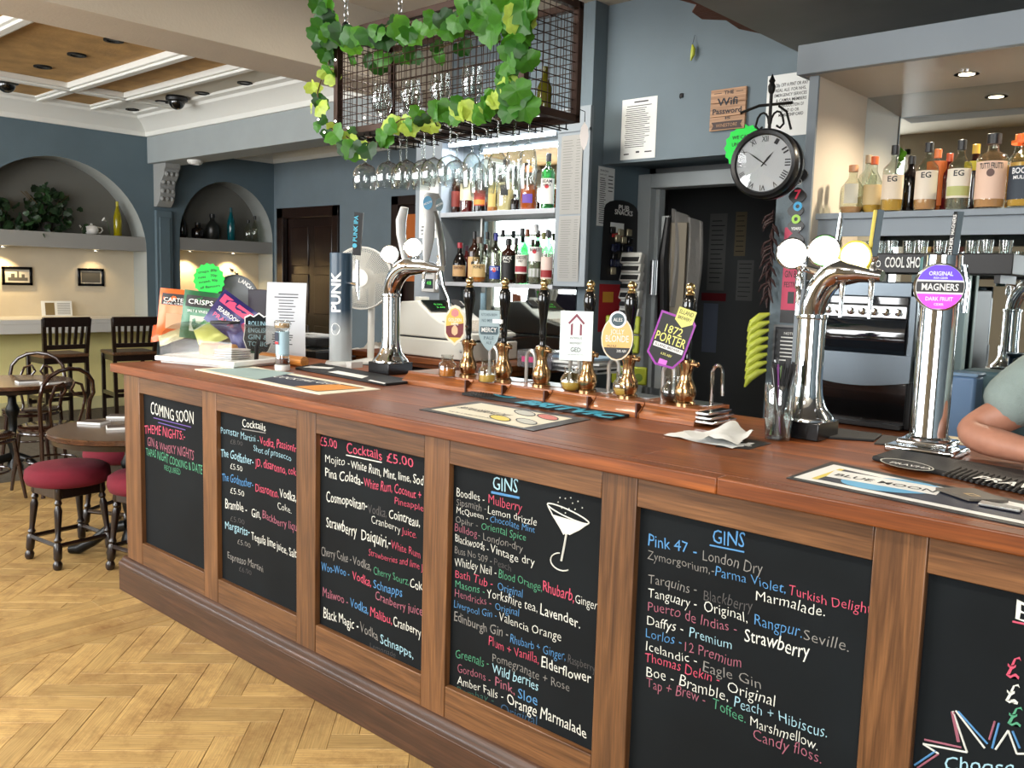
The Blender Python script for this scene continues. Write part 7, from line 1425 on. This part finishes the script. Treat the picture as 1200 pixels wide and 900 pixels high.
skin('short_sleeved_shirt', S, SR, [('pelvis', 'waist'), ('waist', 'chest'), ('chest', 'neckb'), ('chest', 'shl'), ('shl', 'mid'), ('mid', 'elt'), ('chest', 'shr'), ('shr', 'elr2')], 'pelvis', SHM, t)
TR = {k: J[k] for k in ('pelvis', 'hl', 'kl', 'hr', 'kr')}; TR['al'] = (-.25, 3.11, .12); TR['ar'] = (-.02, 3.11, .12)
skin('dark_trousers', TR, dict(pelvis=.14, hl=.10, kl=.078, al=.07, hr=.10, kr=.078, ar=.07), [('pelvis', 'hl'), ('hl', 'kl'), ('kl', 'al'), ('pelvis', 'hr'), ('hr', 'kr'), ('kr', 'ar')], 'pelvis', M('dark_trousers', (30, 32, 40), .9), t)
hc = Vector(L(-.19, 2.78, 1.69)); MB().sphere(tuple(hc+Vector((0, .012, .03))), .098, 18, 12, (.95, 1.08, 1.02)).build('short_hair', M('brown_hair', (52, 40, 32), .8, bump=.6, bscale=120), t)
hd_ = MB().sphere(tuple(hc+Vector((0, -.02, -.015))), .085, 20, 14, (.9, .95, 1.22)).build('face', SKIN, t)
for s_ in (-1, 1): MB().sphere(tuple(hc+Vector((s_*.03, -.095, .0))), .012, 10, 8).build('eye', M('eye_dark', (60, 50, 44), .2), hd_); MB().sphere(tuple(hc+Vector((s_*.08, 0, -.01))), .026, 10, 8, (.4, .8, 1.2)).build('ear', SKIN, hd_)
MB().tube([hc+Vector((0, -.098, .015)), hc+Vector((0, -.118, -.022)), hc+Vector((0, -.1, -.03))], [.008, .015, .01], 8).build('nose', SKIN, hd_); MB().sphere(tuple(hc+Vector((0, -.096, -.055))), .02, 10, 6, (1.2, .4, .3)).build('mouth', M('lip', (150, 80, 76), .5), hd_)
# ================================================================== furniture at the left
def turned_leg(p0, p1, r=.019):
    """turned stool leg: block, beads, vase and foot"""
    m = MB(); prof = [(r*.9, 0), (r*1.25, .03), (r*1.3, .07), (r*.8, .11), (r*1.15, .14), (r*1.2, .30), (r*.75, .33), (r*1.1, .36), (r*.7, .40), (r*.9, .55), (r*1.1, .72), (r*.7, .78), (r*1.05, .81), (r*.7, .85), (r*1.2, .88), (r*1.2, 1.0)]
    return lathe_between(m, p0, p1, prof, 12)
CRIM = M('crimson_velvet', (104, 10, 32), .9, noise=.15, nscale=12, bump=.1, bscale=300)
def stool(label, x, y, rz, h=.53, first=None, sc=1.0):
    if first: return copy_tree(first, label, (x, y, 0), rz)
    t = thing('bar_stool', label, 'stool', (x, y, 0), rz, group='low crimson stools round the near table')
    MB().lathe([(.17, h-.105), (.205, h-.095), (.215, h-.065), (.210, h-.025), (.185, h-.008), (.12, h), (.001, h+.002)], seg=32).build('velvet_seat', CRIM, t, ang=60)
    MB().box((-.135, -.135, h-.16), (.135, .135, h-.10)).build('seat_frame', DWOOD, t, bevel=.006)
    for sx, sy in ((-1, -1), (1, -1), (1, 1), (-1, 1)): turned_leg((sx*.15, sy*.15, .0), (sx*.115, sy*.115, h-.10)).build('leg', DWOOD, t, ang=40)
    for a_, b_ in (((-.143, -.143), (.143, -.143)), ((.143, -.143), (.143, .143)), ((.143, .143), (-.143, .143)), ((-.143, .143), (-.143, -.143))):
        m = MB(); m.tube([(a_[0], a_[1], .125), (b_[0], b_[1], .125)], .014, 4); m.build('stretcher', DWOOD, t, bevel=.002)
    return t
def copy_tree(root, label, loc, rz):
    r = root.copy(); C.objects.link(r); r.location = loc; r.rotation_euler = (0, 0, rz); r['label'] = label
    for ch in list(root.children):
        c = ch.copy(); C.objects.link(c); c.parent = r
        for g_ in ch.children: d = g_.copy(); C.objects.link(d); d.parent = c
    return r
s0 = stool('crimson velvet stool with turned dark legs, nearest and wholly in view at the left', -4.955, 1.895, .12)
stool('crimson velvet stool behind the nearest one, tucked under the round table', -5.35, 2.36, .5, first=s0)
stool('crimson velvet stool half hidden by the left end of the bar', -4.50, 2.14, .2, first=s0)
def round_table(label, x, y, h, r, kind):
    t = thing('pub_table', label, 'table', (x, y, 0))
    MB().lathe([(r*.97, h-.03), (r, h-.026), (r, h-.006), (r*.985, h), (.001, h)], seg=48).build('round_top', wood('table_top_wood', (52, 32, 20), (88, 56, 36), 'x', 1.0, .22, .5), t, ang=30)
    MB().lathe([(r*.95, h-.06), (r*.97, h-.032)], seg=36).build('under_frame', DWOOD, t, ang=30)
    MB().lathe([(.06, .08), (.05, .12), (.032, .16), (.03, .22), (.045, .27), (.05, .32), (.03, .38), (.028, .46), (.045, .50), (.05, .53), (.03, .57), (.028, h-.12), (.06, h-.09), (.09, h-.06)], seg=20).build('pedestal', M('cast_iron_black', (20, 22, 22), .35, .5), t, ang=40)
    for k in range(3):
        a = kind+k*2*PI/3; m = MB(); m.tube([(.03*math.cos(a), .03*math.sin(a), .17), (.12*math.cos(a), .12*math.sin(a), .15), (.22*math.cos(a), .22*math.sin(a), .07), (.30*math.cos(a), .30*math.sin(a), .028), (.35*math.cos(a), .35*math.sin(a), .024)], [.03, .028, .024, .026, .02], 12, flat=1.1); m.build('claw_foot', M('cast_iron_black'), t)
    return t
round_table('round dark pub table with cast claw feet beside the bar end and crimson stools', -4.78, 2.16, .72, .41, 3.9)
round_table('round dark pub table cut by the left edge of the picture', -7.15, 2.35, .74, .42, .6)
# table cards
for k, (px, py, z, lb) in enumerate([(110, 496, .721, 'small white-edged card lying on the near round table, towards its left'), (142, 489, .721, 'white-edged card on the far side of the near round table'), (141, 502, .721, 'white-edged card close to the bar end on the near round table'), (32, 448, .741, 'pale leaflet lying on the far round table'), (62, 449, .741, 'second pale leaflet near the right edge of the far round table')]):
    p = at(px, py, z=z); o = MB().box((-.07, -.05, 0), (.07, .05, .012), Matrix.Rotation(.6+.3*k, 4, 'Z')).build('table_leaflet', PAPER); o.location = (p.x, p.y, z); tag(o, lb, 'leaflet'); MB().box((-.066, -.046, .0122), (.066, .046, .0135), Matrix.Rotation(.6+.3*k, 4, 'Z')).build('dark_cover', M('leaflet_dark', (70, 60, 54), .5), o)
# bentwood chairs
BWD = M('bentwood_brown', (46, 24, 16), .2, coat=.5)
def bentwood(label, x, y, rz):
    t = thing('bentwood_chair', label, 'chair', (x, y, 0), rz, group='bentwood chairs at the far round table')
    MB().lathe([(.17, .445), (.205, .45), (.208, .468), (.19, .474), (.001, .470)], seg=32).build('round_seat', BWD, t, ang=40)
    MB().tube([(.20*math.cos(a), .20*math.sin(a), .43) for a in [2*PI*k/28 for k in range(28)]], .012, 8, closed=True).build('seat_ring', BWD, t)
    # back hoop: continues as rear legs
    pts = [(-.19, .20, 0), (-.17, .185, .22), (-.155, .175, .46), (-.175, .195, .65)]
    for k in range(9): a = PI*k/8; pts.append((-.20-.03*math.sin(a), .205*math.cos(a), .70+.19*math.sin(a)**.8))
    pts += [(-.175, -.195, .65), (-.155, -.175, .46), (-.17, -.185, .22), (-.19, -.20, 0)]
    MB().tube(pts, .0145, 10).build('back_hoop', BWD, t)
    for s in (1, -1):
        sp = [(-.16, s*.10, .47), (-.185, s*.125, .58), (-.205, s*.135, .68), (-.215, s*.10, .77), (-.22, s*.045, .79), (-.215, s*.02, .74), (-.21, s*.05, .70), (-.205, s*.085, .71)]
        MB().tube(sp, .010, 8).build('scroll_splat', BWD, t)
        MB().tube([(.155, s*.13, .44), (.175, s*.155, .2), (.20, s*.175, 0)], [.016, .014, .011], 10).build('front_leg', BWD, t)
    MB().tube([(.17*math.cos(a), .17*math.sin(a), .22) for a in [2*PI*k/24 for k in range(24)]], .008, 8, closed=True).build('leg_ring', BWD, t)
    return t
b0 = bentwood('bentwood chair with scrolled back behind the far round table', -7.55, 2.62, -.6)
copy_tree(b0, 'bentwood chair nearest the bar, its looped back towards the bar end', (-6.62, 2.42, 0), PI+.25)
copy_tree(b0, 'bentwood chair at the left picture edge, only its dark round seat showing', (-6.50, 1.93, 0), 2.2)
# tall slat-back chairs at the window ledge
def high_chair(label, x, y, rz):
    t = thing('high_slat_chair', label, 'bar chair', (x, y, 0), rz, group='tall slat-back chairs at the ledge')
    MB().box((-.21, -.22, .72), (.21, .22, .755)).build('wooden_seat', wood('chair_seat_wood', (70, 46, 30), (110, 76, 50), 'x', 1, .35, .2), t, bevel=.008)
    for sy in (-1, 1):
        MB().add([(x_, y_, z_) for x_, y_, z_ in [(.20, sy*.18, 0), (.235, sy*.18, 0), (.235, sy*.215, 0), (.20, sy*.215, 0), (.17, sy*.18, .73), (.205, sy*.18, .73), (.205, sy*.215, .73), (.17, sy*.215, .73), (.215, sy*.20, 1.10), (.245, sy*.20, 1.10), (.245, sy*.235, 1.10), (.215, sy*.235, 1.10)]], [(3, 2, 1, 0), (8, 9, 10, 11)]+[(k+a, k+(a+1) % 4, k+4+(a+1) % 4, k+4+a) for k in (0, 4) for a in range(4)]).build('rear_leg', DWOOD, t, smooth=False)
        MB().box((-.20, sy*.20-.018, 0), (-.165, sy*.20+.018, .72)).build('front_leg', DWOOD, t, bevel=.003)
        MB().box((-.18, sy*.20-.012, .30), (.21, sy*.20+.012, .335)).build('side_stretcher', DWOOD, t)
    MB().box((-.19, -.2, .24), (-.165, .2, .28)).build('foot_rail', DWOOD, t); MB().box((.195, -.2, .34), (.22, .2, .375)).build('rear_stretcher', DWOOD, t)
    MB().box((-.2, -.2, .66), (.2, .2, .72)).build('seat_rail', DWOOD, t)
    MB().box((.205, -.225, 1.02), (.245, .225, 1.115)).build('top_rail', DWOOD, t, bevel=.006); MB().box((.175, -.195, .80), (.21, .195, .845)).build('lower_rail', DWOOD, t, bevel=.003)
    for k in range(6): yy = -.145+k*.058; MB().add([(.185, yy-.014, .84), (.20, yy-.014, .84), (.20, yy+.014, .84), (.185, yy+.014, .84), (.215, yy*1.08-.014, 1.03), (.23, yy*1.08-.014, 1.03), (.23, yy*1.08+.014, 1.03), (.215, yy*1.08+.014, 1.03)], [(3, 2, 1, 0), (4, 5, 6, 7), (0, 1, 5, 4), (1, 2, 6, 5), (2, 3, 7, 6), (3, 0, 4, 7)]).build('back_slat', DWOOD, t, smooth=False)
    return t
h0 = high_chair('tall dark slat-back chair at the ledge, left of the two, square to the wall', -9.20, 3.45, .05)
copy_tree(h0, 'tall dark slat-back chair at the ledge, right of the two, nearer the bar', (-9.15, 4.14, 0), -.12)
# ================================================================== alcove things
XA = XF-.339
def frame_pic(label, tl, br, img):
    a = at(tl[0], br[1], x=XA); b = at(br[0], tl[1], x=XA); w_ = b.y-a.y; h_ = b.z-a.z; t = thing('framed_picture', label, 'picture', (XA, (a.y+b.y)/2, (a.z+b.z)/2))
    e = .03; y0, y1, z0, z1 = -w_/2, w_/2, -h_/2, h_/2; m = MB(); m.box((0, y0, z0), (.022, y1, z0+e)).box((0, y0, z1-e), (.022, y1, z1)).box((0, y0, z0), (.022, y0+e, z1)).box((0, y1-e, z0), (.022, y1, z1)); m.build('black_frame', BLACK, t, bevel=.003)
    c = MB().box((.002, y0+e, z0+e), (.008, y1-e, z1-e)).build('mount', M('photo_mount', (196, 190, 176), .6), t)
    m = MB()
    for u0, v0, u1, v1 in img: m.box((.008, y0+w_*u0, z0+h_*v0), (.0095, y0+w_*u1, z0+h_*v1))
    m.build('old_photograph', M('photo_grey', (84, 82, 76), .6), c, smooth=False); return t
frame_pic('black-framed old photograph of a building under the left alcove light', (2, 313), (37, 334), [(.2, .25, .85, .42), (.3, .42, .42, .62), (.5, .42, .56, .75), (.65, .42, .75, .6)])
frame_pic('black-framed darker old photograph further right in the alcove', (91, 315), (121, 335), [(.15, .2, .86, .8)])
a = at(49, 371, x=XF-.26); t = thing('open_leaflet', 'small open leaflet with a photo standing on the ledge between the pictures', 'leaflet', (XF-.26, a.y+.17, 1.047)); MB().box((0, -.17, 0), (.006, .16, .17), Matrix.Rotation(-.12, 4, 'Y')).build('sheet', PAPER, t); MB().box((.0065, -.13, .01), (.008, -.03, .15), Matrix.Rotation(-.12, 4, 'Y')).build('photo', M('photo_sepia', (120, 104, 70), .6), t); m = MB()
for k in range(9): m.box((.0065, .0, .02+k*.015), (.0075, .14, .026+k*.015), Matrix.Rotation(-.12, 4, 'Y'))
m.build('text_lines', M('grey_text', (140, 140, 138), .7), t, smooth=False)
ZS1 = 1.976; XS = XF-.17
def yof(px, py, x=XS): return at(px, py, x=x).y
# ivy plants on the left shelf
IV = [leaf_mesh('leaf', leafmat('ivy_dark', (30, 52, 30), (40, 70, 36)), .2, .3), leaf_mesh('leaf', leafmat('ivy_mid', (44, 72, 40), (60, 100, 50)), -.15, .3)]
def ivy(label, y, h, spread, n, seed):
    t = thing('potted_ivy', label, 'plant', (XS, y, ZS1)); MB().lathe([(.05, 0), (.07, .10), (.075, .11), (.065, .11), (.06, .09), (.001, .085)], seg=18).build('pot', M('dark_pot', (40, 38, 36), .6), t); rr = random.Random(seed); m = MB(); 
    inv = wm(t).inverted()
    for k in range(7): a = rr.uniform(0, 6.28); m.tube([(0, 0, .08), (.05*math.cos(a), .07*math.sin(a), h*.5), (.04*math.cos(a), spread*.6*math.sin(a), h*.85)], .004, 5)
    m.build('stems', M('vine_stem_brown'), t)
    for k in range(n):
        v = rr.random(); yy = rr.gauss(0, spread*.42)*(1.1-v*.6); zz = h*v*(1-abs(yy)/spread*.4); xx = rr.uniform(-.1, .13)
        if v < .12: zz = rr.uniform(-.04, .1); xx = rr.uniform(.0, .17)
        o = bpy.data.objects.new('leaf', IV[rr.randrange(2)]); C.objects.link(o); o.parent = t; o.matrix_local = Matrix.Translation((xx, yy, max(zz, .0 if xx < .15 else -.05))) @ Matrix.Rotation(rr.uniform(0, 6.28), 4, 'Z') @ Matrix.Rotation(rr.uniform(.6, 2.2), 4, 'X') @ Matrix.Rotation(rr.uniform(0, 6.28), 4, 'Z') @ Matrix.Scale(rr.uniform(.045, .07), 4)
    return t
ivy('dark bushy ivy plant trailing over the alcove shelf, left of the teapot', yof(54, 250), .50, .42, 150, 1)
ivy('dark ivy plant at the left picture edge on the alcove shelf', yof(-4, 250), .34, .26, 70, 2)
t = thing('white_teapot', 'small white china teapot on the alcove shelf right of the ivy', 'teapot', (XS, yof(107, 268), ZS1)); CH_ = M('white_china', (232, 230, 224), .2)
MB().lathe([(.04, 0), (.07, .02), (.082, .055), (.07, .09), (.04, .105), (.001, .108)], seg=24).build('pot_body', CH_, t, ang=60); MB().lathe([(.012, .10), (.016, .118), (.010, .128), (.001, .130)], seg=12).build('lid_knob', CH_, t); MB().tube([(0, .07, .09), (0, .115, .085), (0, .125, .055), (0, .10, .025), (0, .07, .025)], .008, 8).build('handle', CH_, t); MB().tube([(0, -.06, .04), (0, -.10, .06), (0, -.13, .10)], [.018, .012, .008], 10).build('spout', CH_, t)
t = bottle('tall yellow glass bottle near the right end of the alcove shelf', XS, yof(138, 270), ZS1, h=.40, r=.045, kind='wine', glass=M('yellow_glass', (190, 176, 20), .1, trans=.5), cap=(180, 170, 40), name='glass_bottle')
t['label'] = 'tall yellow glass bottle near the right end of the left alcove shelf'
t = thing('white_lily_stem', 'small white flower on a stem between teapot and yellow bottle', 'flower', (XS, yof(127, 262), ZS1)); MB().tube([(0, .02, 0), (0, 0, .12), (0, -.02, .17)], .003, 5).build('stem', M('stem_green', (60, 90, 50), .6), t); MB().lathe([(.002, 0), (.014, .03), (.028, .045)], (0, 0, 0), 12, Matrix.Translation((0, -.02, .16)) @ Matrix.Rotation(1.0, 4, 'X'), caps=False).build('blossom', WP, t)
ZS2 = 2.001
for px, lb, k in ((214, 'small dark bottle at the left end of the right alcove shelf', dict(h=.30, r=.045, kind='wine', glass=DRK)), (232, 'low dark jug on the right alcove shelf', dict(h=.20, r=.075, kind='squat', glass=DRK)), (249, 'dark round flagon in the middle of the right alcove shelf', dict(h=.32, r=.085, kind='round', glass=M('dark_flagon', (34, 36, 34), .3))), (271, 'tall turquoise glass bottle on the right alcove shelf', dict(h=.42, r=.05, kind='wine', glass=M('turquoise_glass', (24, 110, 120), .1, trans=.4), cap=(30, 90, 100))), (291, 'clear shouldered bottle on the right alcove shelf', dict(h=.28, r=.06, kind='wine')), (299, 'plain clear bottle at the right end of the right alcove shelf', dict(h=.34, r=.045, kind='wine'))):
    bottle(lb, XS, yof(px, 282), ZS2, name='glass_bottle', **k)
# small dark birds ornament on right alcove wall
p = at(272, 318, x=XA+.004); t = thing('bird_wall_ornament', 'pair of tiny black bird ornaments on the lit wall of the right alcove', 'ornament', tuple(p))
for dy, dz in ((0, .02), (.07, -.03), (-.38, .04)): MB().sphere((.006, dy, dz), .022, 8, 6, (.3, 1, .6)).tube([(.006, dy-.02, dz), (.006, dy-.035, dz+.03)], .006, 5).build('bird', IRON, t)
# alcove downlights
for (y, z) in ((3.42, 1.80), (4.40, 1.80), (5.55, 1.845), (6.15, 1.845)):
    t = thing('alcove_downlight', {3.42: 'small downlight under the left alcove shelf above the left picture', 4.40: 'small downlight under the left alcove shelf above the right picture', 5.55: 'left small downlight under the right alcove shelf', 6.15: 'right small downlight under the right alcove shelf'}[y], 'downlight', (XF-.2, y, z)); MB().lathe([(.035, 0), (.035, -.008), (.025, -.008)], seg=16, caps=False).build('ring', CHROME, t); MB().lathe([(.025, -.006), (.001, -.007)], seg=14, caps=False).build('lamp', lit('warm_lamp', (255, 232, 190), 14), t)
    spot('alcove_lamp', (XF-.2, y, z-.02), 26 if y != 4.40 else 5, WARM, 115, .02)
# ceiling spots, smoke dome, smoke alarm
for k, (px, py, lb) in enumerate([(50, 78, 'first'), (90, 64, 'second'), (133, 47, 'third')]):
    p = at(px, py, z=ZF-.002); t = thing('ceiling_spotlight', 'unlit recessed black spotlight in the gold coffer, %s from the left' % lb, 'spotlight', (p.x, p.y, ZF)); MB().lathe([(.075, 0), (.075, -.012), (.05, -.012), (.045, .0)], seg=24, caps=False).build('black_ring', IRON, t); MB().lathe([(.045, -.002), (.001, -.004)], seg=16, caps=False).build('lamp_glass', STEEL, t)
for k, (px, py, lb) in enumerate([(155, 128, 'first'), (190, 119, 'second'), (237, 109, 'third'), (287, 97, 'fourth')]):
    p = at(px, py, z=ZF-.03); t = thing('ceiling_spotlight', 'unlit recessed black spotlight in the white ceiling margin, %s from the left' % lb, 'spotlight', (p.x, p.y, ZF-.028)); MB().lathe([(.07, 0), (.07, -.012), (.05, -.012), (.045, .0)], seg=24, caps=False).build('black_ring', IRON, t); MB().lathe([(.045, -.002), (.001, -.004)], seg=16, caps=False).build('lamp_glass', STEEL, t)
for px, py, lb, zt in ((207, 113, 'black security camera dome hanging from the white ceiling margin', ZF-.028), (7, 92, 'black security camera dome at the left edge of the gold ceiling', ZF-.03)):
    p = at(px, py, z=zt); t = thing('camera_dome', lb, 'camera', (p.x, p.y, zt)); MB().lathe([(.10, 0), (.11, -.02), (.105, -.045), (.09, -.05)], seg=28).build('housing', BLKP, t); MB().sphere((0, 0, -.05), .082, 20, 12).build('dark_dome', BLACK, t)
p = at(222, 187, z=2.83); t = thing('smoke_alarm', 'white round smoke alarm under the pale beam beside the corbel', 'alarm', (p.x, 5.09, 2.83)); MB().lathe([(.085, 0), (.085, -.02), (.07, -.04), (.001, -.042)], seg=24).build('body', WHITE, t); MB().lathe([(.05, -.038), (.052, -.046), (.045, -.048)], seg=20, caps=False).build('grille_ring', WHITE, t)
# purge orphan proto data
for me in list(bpy.data.meshes):
    if me.users == 0: bpy.data.meshes.remove(me)
